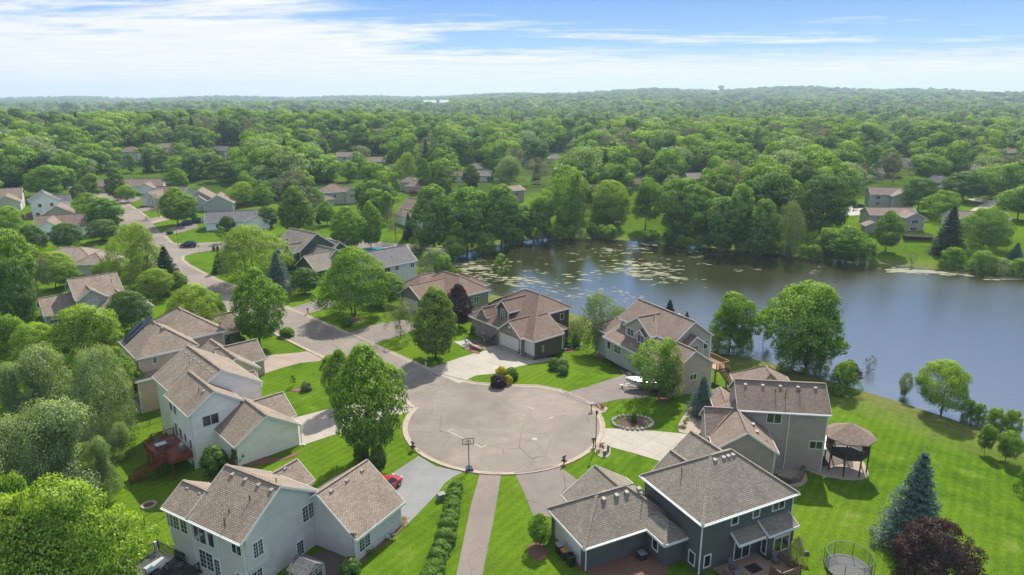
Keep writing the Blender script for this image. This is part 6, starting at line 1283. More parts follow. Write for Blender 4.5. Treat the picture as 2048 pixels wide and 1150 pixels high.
# flower clumps by mailboxes
def clump(px, py, mat, label, n=60, s=.5, h=.6):
    x, y, z = G(px, py); q = MB()
    for k in range(n): p = Vector((random.gauss(0, s * .5), random.gauss(0, s * .5), random.random() * h)); q.poly([p, p + Vector((random.uniform(-.16, .16), .14, .1)), p + Vector((.15, random.uniform(-.14, .14), .12))], 0 if p.z > h * .45 else 1)
    o = q.build('flower_clump', [mat, 'leaf_boxwood']); o.location = (x, y, z); tag(o, label, 'flowers')
clump(1205, 819, 'petal_red', 'crimson flowers by the grey mailbox'); clump(1195, 815, 'beige_cloth', 'pale pink flowers by the grey mailbox'); clump(828, 904, 'leaf_gold', 'yellow green flowers under the left mailbox', 50, .6, .4); clump(1202, 897, 'petal_red', 'reddish plant on the gravel by the lamp post', 40, .4, .7); clump(1196, 906, 'leaf_reed', 'green plant in a gravel bed below the lamp post', 40, .4, .3)
clump(800, 1050, 'leaf_gold', 'yellow green perennial at the corner of the grey garage', 80, .7, .6); clump(775, 1075, 'white', 'white flowered perennial beside the grey garage wall', 80, .7, .6); clump(738, 1110, 'leaf_reed', 'low green perennial beside the grey garage wall', 70, .6, .5); clump(945, 700, 'petal_red', 'red flowers in front of the low garden wall', 60, .7, .4); clump(935, 694, 'white', 'white flowers at the left end of the garden wall', 50, .6, .4)
for k, (px, py) in enumerate(((1357, 857), (1368, 849), (1374, 842), (1389, 833), (1366, 858))): clump(px, py, 'leaf_reed', '%s small green tuft in the tan gravel bed' % ['lower left', 'lower middle', 'central', 'uppermost', 'lower right'][k], 40, .35, .4)
# fences
def chain(px, label, h=1.2, post=3.0, mat='dark_metal', name='chain_link_fence'):
    pts = PG(px); z0 = T(*pts[0]); r = empty(name, (*pts[0], z0), 0, label, 'fence'); o = Vector((*pts[0], z0)); rail_ = MB()
    for a, b in zip(pts, pts[1:]):
        A = Vector((*a, T(*a))) - o; B = Vector((*b, T(*b))) - o; n = max(1, int((B - A).length / post))
        for k in range(n + (b is pts[-1])): p = A.lerp(B, k / n); q = MB(); q.bar(p + Vector((0, 0, -.2)), p + Vector((0, 0, h)), .06, .06); q.build('post', mat, r)
        rail_.bar(A + Vector((0, 0, h)), B + Vector((0, 0, h)), .04, .04); rail_.bar(A + Vector((0, 0, .08)), B + Vector((0, 0, .08)), .025, .025)
        m_ = int((B - A).length / .45)
        for k in range(m_): p = A.lerp(B, k / m_); p2 = A.lerp(B, min(1, (k + 2.4) / m_)); rail_.bar(p, p2 + Vector((0, 0, h)), .007, .007); rail_.bar(p + Vector((0, 0, h)), p2, .007, .007)
    rail_.build('mesh', mat, r)
chain([(245, 1075), (290, 1052), (335, 1030)], 'thin dark chain link fence across the lower left lawn')
chain([(262, 862), (300, 850), (342, 833)], 'thin dark chain link fence behind the white house')
def board_fence(px, label, h=1.7, mat='redwood'):
    pts = PG(px); q = MB()
    for a, b in zip(pts, pts[1:]):
        A = Vector((*a, T(*a))); B = Vector((*b, T(*b))); n = int((B - A).length / .3)
        for k in range(n): p = A.lerp(B, (k + .1) / n); p2 = A.lerp(B, (k + .9) / n); q.bar((p + p2) / 2 + Vector((0, 0, -.2)), (p + p2) / 2 + Vector((0, 0, h)), .24, .04) if False else q.hexa([p + Vector((0, -.02, -.2)), p2 + Vector((0, -.02, -.2)), p2 + Vector((0, .02, -.2)), p + Vector((0, .02, -.2)), p + Vector((0, -.02, h)), p2 + Vector((0, -.02, h)), p2 + Vector((0, .02, h)), p + Vector((0, .02, h))])
    tag(q.build('board_fence', mat), label, 'fence')
board_fence([(458, 417), (478, 414), (505, 411)], 'dark red board fence behind the ranch house')
board_fence([(28, 440), (50, 441), (66, 436)], 'brown board fence left of the white two storey house', 2.2, 'deckwood')
# stop sign
def stop_sign():
    x, y, z = G(399, 508); r = empty('stop_sign', (x, y, z), R(-40), 'red eight sided stop sign on the grass at the side street corner', 'sign'); q = MB(); q.bar((0, 0, -.2), (0, 0, 2.6), .06, .06); q.build('post', 'galv', r)
    q = MB(); P = [(.38 * math.cos(R(22.5 + 45 * k)), .38 * math.sin(R(22.5 + 45 * k))) for k in range(8)]; q.poly([(p[0], -.05, 2.3 + p[1]) for p in P]); q.poly([(p[0], -.035, 2.3 + p[1]) for p in P[::-1]])
    for a, b in zip(P, P[1:] + P[:1]): q.poly([(a[0], -.05, 2.3 + a[1]), (a[0], -.035, 2.3 + a[1]), (b[0], -.035, 2.3 + b[1]), (b[0], -.05, 2.3 + b[1])])
    pl = q.build('plate', 'sign_red', r); cu = bpy.data.curves.new('lettering', 'FONT'); cu.body = 'STOP'; cu.size = .26; cu.align_x = 'CENTER'; cu.align_y = 'CENTER'; cu.extrude = .003
    tmp = bpy.data.objects.new('lettering_curve', cu); C.objects.link(tmp); bpy.context.view_layer.update(); lm = bpy.data.meshes.new_from_object(tmp.evaluated_get(bpy.context.evaluated_depsgraph_get())); bpy.data.objects.remove(tmp); lm.materials.clear(); lm.materials.append(MATS['white']); o = link('lettering', lm, pl); o.location = (0, -.056, 2.3); o.rotation_euler = (R(90), 0, 0)
stop_sign()
# flag on the ranch porch, pool, docks, table on the shore
x, y, z = G(405, 460); r = empty('flag', (x, y, z), 0, 'red and white striped flag hanging at the ranch house porch', 'flag'); q = MB(); q.tube([(0, 0, 0), (0, 0, 4.2)], .03, 6); q.build('pole', 'white', r)
for k in range(6): q = MB(); q.poly([(.05 + .13 * k, -.03 * (k % 2), 4.1 - .1 * k), (.05 + .13 * (k + 1), .03 * (k % 2), 4.0 - .1 * k), (.05 + .13 * (k + 1), .03 * (k % 2), 2.7 - .1 * k), (.05 + .13 * k, -.03 * (k % 2), 2.8 - .1 * k)]); q.build('stripe', 'flag_red' if k % 2 else 'white', r)
def pool(px, py, a, b, label, rot=0.2):
    x, y, z = G(px, py); r = empty('swimming_pool', (x, y, z), rot, label, 'pool')
    ring = lambda s_, z_: [(a * s_ * math.cos(R(t)), b * s_ * math.sin(R(t)), z_) for t in range(0, 360, 12)]
    q = MB(); q.poly(ring(.97, 1.0)); q.build('pool_water', 'pool_blue', r); q = MB(); o1, o2, i1 = ring(1.03, 0), ring(1.03, 1.22), ring(.97, 1.22); i0 = ring(.97, .9)
    for A, B in ((o1, o2), (o2, i1), (i1, i0)):
        for k in range(len(A)): q.poly([A[k], A[(k + 1) % 30], B[(k + 1) % 30], B[k]])
    q.build('rim', 'white', r)
pool(745, 506, 4.4, 2.8, 'oval turquoise swimming pool behind the slate roofed beige house'); pool(2, 470, 3, 3, 'turquoise pool cut off by the left edge of the picture')
def dock(px, py, rot, label, L=5):
    x, y = at_z(px, py, -3.9); r = empty('dock', (x, y, -4.0), rot, label, 'dock'); q = MB(); q.box(-.9, .9, -L, .5, .38, .46); q.build('planks', 'darkwood', r)
    for sx in (-.8, .8):
        for sy in (-L + .2, -L / 2, .2): p = MB(); p.tube([(sx, sy, -1), (sx, sy, .9)], .06, 6); p.build('post', 'darkwood', r)
dock(1284, 487, .2, 'dark wooden dock at the far shore'); dock(1308, 490, -.1, 'second dark dock right of the first at the far shore', 4)
x, y, z = G(1235, 447); r = empty('picnic_table', (x, y, z), .2, 'white picnic table under the far shore trees', 'table'); q = MB(); q.box(-1.2, 1.2, -.4, .4, .72, .78); q.build('tabletop', 'white', r)
for sg in (-1, 1): q = MB(); q.box(-1.2, 1.2, sg * .75 - .15, sg * .75 + .15, .42, .47); q.build('bench', 'white', r)
for sx in (-.9, .9): q = MB(); q.bar((sx, -.8, 0), (sx, .4, .74), .08, .08); q.bar((sx, .8, 0), (sx, -.4, .74), .08, .08); q.build('leg', 'white', r)
# patio things farther off
# ------------------------------------------------------------------ horizon: water tower, barns
D0 = 3600; x = (1441 - 1024) / FPX * (D0 * math.cos(PITCH)); z = T(x, D0); r = empty('water_tower', (x, D0, z + 8), 0, 'pale bulbous water tower standing above the horizon wood', 'water tower'); r.scale = (.62, .62, .62)
q = MB(); q.lathe([(9, -20), (6, 10), (5.5, 26), (9, 34), (21, 42), (26, 50), (26, 58), (20, 66), (8, 71), (0, 72)], 24); q.build('tank', 'side_dove', r); q = MB(); q.tube([(0, 0, 71), (0, 0, 80)], .6, 6); q.build('mast', 'galv', r)
for px, w_, lb in ((865, 42, 'long white barn roof near the horizon'), (893, 30, 'shorter white barn roof right of the first near the horizon')):
    d = 1900; x = (px - 1024) / FPX * d; z = T(x, d); r = empty('barn', (x, d, z), 0, lb, 'barn'); q = MB(); q.box(-w_ / 2 * .8, w_ / 2 * .8, -9, 9, 0, 24); q.build('wall', 'side_dove', r); q = MB(); a = w_ / 2 * .84
    q.poly([(-a, -10, 24), (a, -10, 24), (a, 0, 31), (-a, 0, 31)]); q.poly([(a, 10, 24), (-a, 10, 24), (-a, 0, 31), (a, 0, 31)]); q.poly([(-a, -10, 24), (-a, 0, 31), (-a, 10, 24)]); q.poly([(a, 10, 24), (a, 0, 31), (a, -10, 24)]); q.build('roof', 'white', r)
# ------------------------------------------------------------------ floating algae
q = MB(); rng = np.random.default_rng(5)
def fleck(cx, cy, a, b, z_):
    n = 9; ph = rng.uniform(0, 6.28); pts = []
    for k in range(n):
        t = 6.283 * k / n; rr = rng.uniform(.55, 1.15); pts.append((cx + a * rr * math.cos(t) + b * .2 * math.sin(3 * t), cy + b * rr * math.sin(t), z_))
    q.poly(pts)
def flecks(px, py, n, sx, sy, amax=1.3):
    for _ in range(int(n * .7)):
        u, v_ = rng.normal(size=2); X_, Y_ = px + u * sx, py + v_ * sy; x, y = at_z(X_, Y_, -3.985)
        if shore_dist(np.array([x]), np.array([y]))[0] < -.4:
            for _ in range(rng.integers(2, 9)):
                a = rng.uniform(.12, amax) ** 1.7 * .8; fleck(x + rng.normal() * 1.5, y + rng.normal() * 0.8, a, a * rng.uniform(.2, .5), -3.985 + rng.uniform(0, .003))
for a in ((1290, 540, 60, 42, 9), (1240, 520, 35, 60, 16), (1200, 505, 30, 45, 8), (1340, 525, 22, 40, 10), (1340, 560, 26, 30, 6), (950, 540, 80, 35, 12), (930, 530, 40, 25, 10), (985, 558, 36, 30, 10), (1080, 572, 34, 50, 12), (1180, 588, 26, 45, 10), (1120, 545, 12, 60, 10), (1230, 595, 12, 30, 8), (1270, 480 + 14, 24, 60, 6), (1410, 508, 16, 30, 5), (1520, 538, 8, 20, 4), (1700, 545, 6, 60, 8)): flecks(*a, amax=1.5 if a[2] > 30 else 1.1)
for px in range(1780, 1960, 3):
    for _ in range(3): x, y = at_z(px + rng.normal() * 3, 540 + (px - 1780) * .05 + rng.normal() * 2.2, -3.985); a = rng.uniform(.3, 1.7); fleck(x, y, a, a * .45, -3.983 + rng.uniform(0, .003))
for px in range(1975, 2050, 3):
    for _ in range(2): x, y = at_z(px + rng.normal() * 3, 556 + rng.normal() * 2, -3.985); a = rng.uniform(.3, 1.5); fleck(x, y, a, a * .45, -3.982 + rng.uniform(0, .003))
for px in range(1990, 2060, 4):
    for _ in range(3): x, y = at_z(px + rng.normal() * 4, 826 + (px - 1990) * .3 + rng.normal() * 6, -3.985); a = rng.uniform(.15, .6); fleck(x, y, a, a * .7, -3.981 + rng.uniform(0, .002))
tag(q.build('floating_algae', 'algae'), 'pale mats of algae and lily leaves floating on the lake', kind='stuff')
# ------------------------------------------------------------------ trees read off the photograph
TP = tree_px
# bottom left wood (feet hidden below the crowns)
TP('yellow_a', 100, None, 978, 285, 'big bright yellow green maple filling the lower left corner', H=14.5)
TP('yellow_b', -10, None, 1015, 190, 'yellow green tree cut by the lower left corner', H=13)
TP('willow_a', 95, None, 812, 265, 'wide silvery green willow left of the red stained deck', H=13.5)
TP('willow_b', -10, None, 850, 190, 'silvery willow at the left edge above the corner maple', H=13)
TP('willow_b', 180, None, 706, 150, 'feathery willow with grey green tufts left of the tan house', H=13.5); TP('willow_a', 70, None, 700, 170, 'large feathery willow at the left under the bright maple', H=14)
TP('willow_a', 10, None, 735, 130, 'feathery willow cut by the left edge', H=13)
TP('yellow_a', 158, None, 618, 170, 'bright green maple overlapping the solar panel roof', H=13); TP('yellow_b', 60, None, 655, 110, 'bright green maple left of the one by the solar panels', H=11); TP('maple_c', 12, None, 640, 80, 'green tree at the left edge below the sage house', H=11)
TP('maple_b', 232, None, 700, 70, 'green crown tucked against the corner of the tan house', H=10); TP('willow_b', 235, None, 848, 62, 'small pale willow bush by the chain link fence', H=5, name='bush', cat='bush'); TP('willow_a', 195, None, 880, 90, 'low willow branches right of the wide silvery willow', H=8)
TP('greenbush', 20, None, 960, 90, 'grey green shrub between willow and corner maple', H=9, name='bush', cat='bush')
TP('maple_a', 0, None, 468, 105, 'tall dark green tree at the left edge beside the sage house', H=17); TP('linden_b', 18, None, 525, 75, 'dark tree in deep shade left of the sage house', H=15); TP('thin', 62, None, 512, 62, 'grey half bare tree left of the sage house', H=9); TP('yellow_b', 100, None, 508, 85, 'light green tree above the sage house roof', H=8.5); TP('thin', 40, None, 565, 50, 'lower grey twiggy tree by the sage house wall', H=11)
# circle and street
TP('maple_b', 737, 922, 700, 150, 'full green maple at the left of the turning circle'); TP('maple_b', 684, 815, 704, 68, 'narrower maple with yellow tips behind the circle maple')
TP('maple_b', 522, 696, 543, 106, 'dense green maple between the tan driveway and the street'); TP('yellow_b', 402, 690, 575, 118, 'light green maple above the tan house roof'); TP('crab', 440, 694, 620, 58, 'small bronze tinted tree behind the tan house'); TP('maple_c', 440, 640, 590, 40, 'small green tree right of the light maple'); TP('linden_b', 265, 664, 585, 84, 'dark flowering tree between the sage and tan houses')
TP('river', 708, 632, 505, 150, 'huge spreading multi stemmed tree shading the front lawn'); TP('maple_b', 778, 612, 548, 82, 'round green tree right of the huge spreading tree'); TP('locust', 500, 566, 457, 135, 'pale yellow green spreading tree left of the dark green house')
TP('blue_b', 558, 585, 500, 66, 'blue grey spruce with loose branches by the dark green house', name='spruce', cat='spruce'); TP('spruce', 440, 545, 500, 30, 'dark spruce behind the pale spreading tree', name='spruce', cat='spruce')
TP('linden_b', 611, 588, 538, 60, 'small round headed lawn tree with a straight trunk'); TP('linden', 872, 718, 578, 106, 'dense dark oval linden on the lawn by the forecourt'); TP('purple_b', 918, 655, 571, 62, 'dark purple leaved tree behind the oval linden'); TP('crab', 802, 676, 606, 88, 'sparse open crowned tree over the grey driveway')
TP('sapling', 1003, 567, 509, 42, 'young lone tree on the near shore in front of the algae'); TP('birch', 1195, 706, 588, 112, 'airy weeping birch between the brown and dormer houses'); TP('birch', 1238, 690, 613, 50, 'small birch beside the dormer house roof'); TP('birch', 1150, 690, 640, 50, 'low drooping birch stem next to the terraced bed')
TP('ash', 1318, 799, 684, 118, 'dark green tree over the boat'); TP('vari', 1345, 800, 716, 64, 'cream variegated tree in front of the dark tree by the boat'); TP('blue_b', 1402, 832, 748, 68, 'squat blue spruce by the tan gravel bed', name='spruce', cat='spruce')
TP('spruce', 1337, 660, 598, 44, 'spruce top rising behind the dormer house', name='spruce', cat='spruce'); TP('spruce', 1371, 672, 622, 28, 'second smaller spruce top behind the dormer house', name='spruce', cat='spruce')
TP('maple_c', 1458, 702, 593, 112, 'rounded green tree at the near shore beside the cedar deck'); TP('maple_c', 1612, 742, 578, 190, 'tallest spreading ash leaning over the near shore'); TP('sapling', 1524, 703, 618, 44, 'slim young tree between the two big shore trees'); TP('crab', 1640, 745, 690, 60, 'low branches under the tallest shore ash')
TP('greenbush', 1687, 790, 728, 62, 'green bush at the shore beyond the gazebo house', name='bush', cat='bush'); TP('purple_b', 1695, 772, 722, 44, 'purple leaved shrub behind the shore bush', name='bush', cat='bush'); TP('thin', 1736, 757, 712, 26, 'bare grey sapling at the water edge')
for a in ((1436, 706, 664, 56, 'shore bush at the left foot of the rounded tree by the cedar deck'), (1482, 704, 658, 50, 'shore bush at the right foot of the rounded tree by the cedar deck'), (1585, 742, 688, 76, 'shore bush at the left foot of the tallest shore tree'), (1632, 744, 692, 62, 'shore bush at the right foot of the tallest shore tree')): TP('greenbush', *a[:4], a[4], name='bush', cat='bush')
TP('yellow_b', 1882, 825, 728, 112, 'bright green shore tree right of the gazebo lawn'); TP('birch', 1808, 795, 745, 40, 'thin pale birch left of the bright shore tree')
for a in ((1935, 842, 803, 34), (1955, 848, 810, 30), (1985, 862, 820, 44), (2018, 872, 824, 44)): TP('greenbush', *a, ['leftmost low bush of the shore row right of the bright tree', 'second low bush of the shore row', 'third, wider bush of the shore row', 'last bush of the shore row by the right edge'][[1935, 1955, 1985, 2018].index(a[0])], name='bush', cat='bush')
TP('maple_c', 1968, 908, 853, 38, 'upright shrub on the slope at the right', name='bush', cat='bush'); TP('maple_c', 2010, 922, 866, 56, 'broader shrub right of the upright shrub on the slope', name='bush', cat='bush'); TP('greenbush', 2050, 985, 920, 54, 'bush cut by the right edge on the slope', name='bush', cat='bush')
TP('blue_a', 1817, 1094, 897, 128, 'large blue spruce standing on the right lawn', name='spruce', cat='spruce'); TP('purple', 1850, 1215, 1056, 176, 'big dark purple maple at the lower right')
TP('maple_b', 1080, 1090, 1030, 50, 'small round tree beside the asphalt driveway'); TP('vari', 1588, 1150, 1074, 34, 'white flowering shrub at the corner of the charcoal house', name='bush', cat='bush')
def ball(px, py, wpx, ty, label, fol='boxwood', group=None, name='bush'):
    k = 'ball_' + fol
    if k not in PROTO:
        rng = np.random.default_rng(len(PROTO)); c = crown('flat', 10, 9.3, 0.2, 150, 9000, .62, rng, .3, irregular=.06); PROTO[k] = dict(one=leaf_mesh('bush_' + fol, c, 'leaf_' + fol, rng), W=10)
    return tree_px(k, px, py, ty, wpx, label, group, name=name, cat='bush')
HDG = [(911, 982, 27, 962), (907, 997, 29, 976), (905, 1011, 29, 991), (903, 1027, 31, 1003), (899, 1043, 33, 1020), (896, 1062, 33, 1035), (891, 1086, 38, 1057), (882, 1107, 35, 1081), (875, 1126, 36, 1097), (869, 1146, 37, 1118), (861, 1168, 42, 1135)]
ORD = ['farthest', 'second', 'third', 'fourth', 'fifth', 'sixth', 'seventh', 'eighth', 'ninth', 'tenth', 'nearest']
for k, (px, py, w_, ty) in enumerate(HDG): ball(px, py, w_ * 1.08, ty + 2, '%s clipped round bush in the hedge row beside the footpath%s' % (ORD[k], '' if k in (0, 10) else ', counted from the circle'), group='round hedge bushes beside the footpath')
for a in ((1003, 755, 24, 734, 'bright golden shrub in the island bed of the forecourt lawn', 'gold'), (1022, 758, 28, 736, 'green shrub beside the golden one', 'boxwood'), (996, 772, 30, 750, 'dark purple grey shrub in the same island bed', 'purple'), (1016, 768, 17, 751, 'small yellow green shrub in front of the golden one', 'gold'), (1109, 740, 24, 717, 'round green bush on the curved lawn', 'boxwood'), (1127, 739, 20, 718, 'paler flowering bush on the curved lawn', 'willow'), (1125, 748, 22, 732, 'low bush at the front of the curved lawn group', 'dark'), (613, 780, 20, 764, 'round white flecked bush in the mulch oval', 'birch'),
          (757, 930, 32, 893, 'dark rounded bush right of the circle maple trunk', 'dark'), (722, 918, 26, 892, 'dark bush left of the circle maple trunk', 'dark'), (662, 732, 34, 712, 'low bush at the edge of the tan driveway', 'maple'), (430, 945, 50, 895, 'large dark bush against the white house wall', 'dark'), (480, 925, 26, 888, 'climbing green shrub at the white garage corner', 'dark'), (1232, 715, 18, 694, 'dark round bush left of the dormer house porch', 'boxwood'), (1222, 706, 18, 688, 'second dark round bush by the dormer house porch', 'boxwood'), (953, 668, 24, 645, 'dark bush left of the stone entry', 'dark'), (1268, 845, 12, 826, 'little conifer in the ring of stones', 'dark'), (695, 652, 20, 634, 'shrub under the huge spreading tree', 'boxwood'),
          (1130, 697, 26, 676, 'hydrangea bush in the terraced bed', 'boxwood'), (1150, 694, 20, 676, 'second shrub in the terraced bed', 'maple'), (700, 1150, 40, 1118, 'green bush at the camera end of the grey garage wall', 'dark'), (470, 520, 16, 508, 'low dark shrub on the corner lawn', 'dark'), (340, 468, 12, 460, 'small bush at the kerb by the dark cars', 'dark'), (1408, 850, 10, 838, 'small yellow green shrub beside the white walkway', 'gold'), (575, 672, 28, 655, 'bush beside the dense street maple', 'maple'), (470, 700, 46, 670, 'bushes in the shade beside the tan house', 'dark')): ball(*a)
TP('sapling', 587, 773, 750, 14, 'tiny sapling in the mulch oval')
for k in (0, 1): ball(428 + k * 8, 502, 6, 492, ['left', 'right'][k] + ' of two tiny dark cypresses on the corner lawn', 'dark')
# upper left neighbourhood
L = [('locust', 285, 580, 452, 100, 'light green spreading tree in the clump by the street bend'), ('blue_a', 276, 560, 486, 38, 'blue spruce in the clump by the street bend'), ('spruce', 300, 570, 505, 40, 'dark spruce right of the blue spruce'), ('spruce', 338, 580, 490, 64, 'largest dark spruce beside the street bend'), ('yellow_b', 318, 600, 540, 66, 'light bush tree in front of the dark spruces'), ('maple_b', 358, 585, 545, 44, 'small green tree at the edge of the street bend'), ('thin', 262, 585, 530, 54, 'grey twiggy tree left of the blue spruce'), ('crab', 190, 530, 494, 46, 'flowering tree beside the low hipped roof'), ('maple_c', 218, 566, 524, 60, 'mixed green tree right of the low hipped roof'), ('maple_c', 135, 572, 535, 60, 'green tree below the low hipped roof'),
 ('linden_b', 70, 508, 452, 56, 'dark maple left of the white gabled wall'), ('linden_b', 138, 500, 448, 62, 'dark maple in front of the white gabled wall'), ('linden_b', 208, 482, 441, 64, 'dark flat headed maple at the street edge'), ('cotton_a', 213, 462, 396, 70, 'grey green tree behind the flat headed maple'), ('ash', 180, 440, 388, 60, 'feathery green tree beside the white two storey house'), ('linden', 235, 400, 337, 44, 'narrow columnar tree left of the pale roofs'), ('yellow_b', 256, 405, 372, 40, 'yellow green bush beside the columnar tree'), ('thin', 318, 436, 388, 42, 'purplish thin tree on the lawn between two driveways'), ('maple_b', 357, 450, 378, 72, 'full tree in front of the grey gabled house'), ('maple_c', 385, 446, 402, 40, 'lower tree right of the full tree'), ('maple_b', 357, 385, 338, 46, 'round tree above the broad tan roof'),
 ('locust', 488, 412, 366, 56, 'hazy yellow green tree behind the ranch house'), ('maple_b', 527, 420, 370, 42, 'green tree right of the hazy one'), ('linden', 594, 470, 374, 76, 'very dark egg shaped tree beyond the ranch house'), ('linden_b', 490, 452, 422, 32, 'first small round tree against the ranch house'), ('linden_b', 537, 455, 415, 46, 'round bush tree right of the ranch house'), ('linden_b', 455, 460, 433, 30, 'small round tree by the ranch house porch'), ('maple_b', 697, 506, 417, 76, 'rounded bright tree left of the pool'), ('maple_b', 742, 502, 407, 54, 'narrow bright tree beside the pool'), ('sapling', 444, 485, 453, 22, 'slim young tree on the ranch house lawn'), ('crab', 625, 470, 444, 42, 'flowering tree right of the dark egg shaped tree'), ('maple_b', 655, 450, 403, 40, 'green tree left of the rounded bright one'), ('maple_b', 632, 420, 377, 34, 'small tree beside the hipped two storey house'), ('spruce', 636, 448, 424, 12, 'tiny blue spruce between two trees'), ('maple_c', 775, 448, 388, 36, 'bronze green tree above the pool'), ('thin', 792, 482, 415, 48, 'bare greyish tree right of the pool'), ('spruce', 818, 478, 424, 26, 'narrow dark spruce before the white gable'), ('thin', 655, 402, 395, 30, 'thin grey tree in front of the hipped house'),
 ('yellow_b', 25, 470, 415, 60, 'light green tree by the board fence'), ('yellow_a', 30, 520, 480, 80, 'light green tree at the left edge below the pool'), ('maple_c', 105, 400, 335, 92, 'wide green crown above the white two storey house'), ('yellow_b', 78, 392, 355, 50, 'yellow leaved tree above the white two storey house'), ('maple_b', 25, 375, 328, 56, 'green tree at the upper left edge'), ('linden_b', 160, 405, 370, 36, 'dark round tree right of the white two storey house'), ('maple_c', 187, 400, 350, 46, 'green tree over the brown roofed house')]
for a in L: TP(*a)
for k_, px_s in enumerate((28, 40, 52, 62, 72, 84, 95, 104)): TP('m_spruce', px_s, None, 224 + (k_ * 37) % 9, 15, '%s of the row of dark spruces on the upper left skyline, counted from the left' % ['first', 'second', 'third', 'fourth', 'fifth', 'sixth', 'seventh', 'eighth'][k_], H=19, name='spruce', cat='spruce', group='row of dark spruces on the upper left skyline')
# near side wood of the far shore and west end of the lake
L = [('cotton_a', 868, 502, 372, 84, 'leftmost tall cottonwood at the west end of the lake'), ('cotton_b', 935, 500, 378, 92, 'broad cottonwood at the west end of the lake'), ('cotton_a', 1002, 492, 372, 78, 'third tall cottonwood at the lake corner'), ('greenbush', 845, 505, 470, 60, 'undergrowth bush beneath the leftmost cottonwood'), ('greenbush', 905, 512, 474, 66, 'undergrowth bush between the first two cottonwoods'), ('greenbush', 968, 505, 468, 60, 'undergrowth bush between the second and third cottonwoods'), ('greenbush', 1028, 488, 458, 54, 'undergrowth bush at the lake corner'), ('willowbush', 870, 552, 500, 72, 'low willow thicket at the west end of the lake'), ('greenbush', 890, 556, 515, 46, 'rounded shore bush beside the willow thicket'), ('cotton_b', 1045, 480, 410, 60, 'green tree at the north west corner of the lake'), ('maple_c', 1085, 478, 398, 78, 'dense rounded tree on the far shore left part'),
 ('ash', 1140, 470, 344, 100, 'grey green tall tree behind the far shore lawn'), ('yellow_b', 1215, 448, 365, 88, 'yellow topped tree on the far shore bank'), ('maple_c', 1290, 458, 362, 78, 'tall tree with yellowish top left of the willowy one'), ('cotton_b', 1360, 482, 360, 96, 'large billowing tree at the middle of the far shore'), ('cotton_a', 1440, 505, 395, 64, 'green tree right of the billowing one'), ('cotton_b', 1475, 500, 372, 62, 'tall light tree on the far shore'), ('cotton_a', 1520, 515, 400, 58, 'leafy tree left of the pale willow'), ('birch', 1574, 520, 402, 66, 'pale willow on the far shore'), ('linden_b', 1640, 470, 355, 116, 'very broad dark tree behind the shore thicket'), ('maple_b', 1690, 525, 455, 86, 'green shore tree at the bend of the bank'), ('maple_c', 1650, 515, 460, 60, 'reddish green shrub tree on the bank'), ('greenbush', 1740, 530, 488, 40, 'low bush at the end of the wooded bank'),
 ('maple_b', 1770, 504, 424, 58, 'lone round lawn tree with a clear trunk on the far shore'), ('thin', 1822, 532, 505, 24, 'leafless shrub at the far waterline'), ('spruce', 1893, 508, 408, 62, 'tall ragged dark spruce on the far lawn'), ('river', 1962, 492, 418, 104, 'spreading tree beside the tall ragged spruce'), ('greenbush', 1905, 536, 498, 54, 'round bush below the ragged spruce'), ('greenbush', 1880, 538, 520, 16, 'little bush left of the round one'), ('sapling', 1898, 541, 518, 16, 'tiny yellow green sapling at the far bank'), ('blue_a', 2030, 520, 484, 34, 'small blue spruce at the right edge of the far bank'), ('greenbush', 1960, 545, 505, 64, 'wide shrub mass on the far right bank'), ('willowbush', 2000, 548, 518, 60, 'purple tinged shrubs on the far right bank'), ('greenbush', 2040, 552, 520, 54, 'shrub at the right edge of the far bank'), ('greenbush', 1950, 548, 526, 34, 'pale flowering shrub on the far right bank'),
 ('linden_b', 1835, 425, 360, 78, 'dark wide tree right of the sage split level house'), ('ash', 1885, 440, 384, 76, 'mixed grey green tree above the ragged spruce'), ('linden_b', 1925, 402, 345, 86, 'dark broad tree over the pale side street'), ('linden', 1777, 352, 299, 50, 'isolated egg shaped tree at the upper right'), ('maple_c', 1850, 365, 310, 92, 'broad round tree right of the egg shaped tree'), ('ash', 2000, 400, 330, 110, 'greyish spreading tree at the upper right edge'), ('maple_c', 2035, 440, 378, 90, 'leafy tree at the right edge above the long white house'), ('maple_c', 1990, 470, 428, 60, 'tree in front of the long white house'),
 ('linden', 886, 402, 333, 44, 'dark oval tree with a yellow rim above the cottonwoods'), ('linden', 943, 372, 330, 40, 'dark round tree right of the oval one'), ('locust', 816, 372, 308, 42, 'hazy light green fan shaped tree in the middle wood'), ('maple_b', 850, 385, 320, 30, 'slim tree with a visible trunk above the small tan house'), ('linden_b', 922, 350, 280, 64, 'large round dark crown in the middle wood'), ('willow_b', 1020, 372, 315, 74, 'pale silvery round tree above the brown two storey house'), ('thin', 1080, 368, 315, 60, 'yellow green thin crowned tree right of the silvery one'), ('spruce', 945, 372, 350, 22, 'small spruce in the middle gap')]
for a in L: TP(*a)
for k, px in enumerate(range(1040, 1740, 20)):
    y_ = np.interp(px, [1030, 1100, 1200, 1300, 1400, 1500, 1600, 1740], [488, 481, 480, 488, 498, 506, 518, 530]) + random.uniform(-3, 1)
    if 1225 < px < 1262: continue
    w_ = random.uniform(22, 34); o = TP(['greenbush', 'm_round', 'willowbush', 'm_dark'][k % 4], px + random.uniform(-6, 6), y_, y_ - random.uniform(16, 30), w_, None, name='bush', cat='bush')
    o['auto'] = 1
for k in range(22):
    px = 912 + k * 6.4; y_ = np.interp(px, [905, 940, 1000, 1050], [545, 556, 577, 590]); o = TP('greenbush', px, y_, y_ - 9, 15, None, name='bush', cat='bush'); o['auto'] = 2

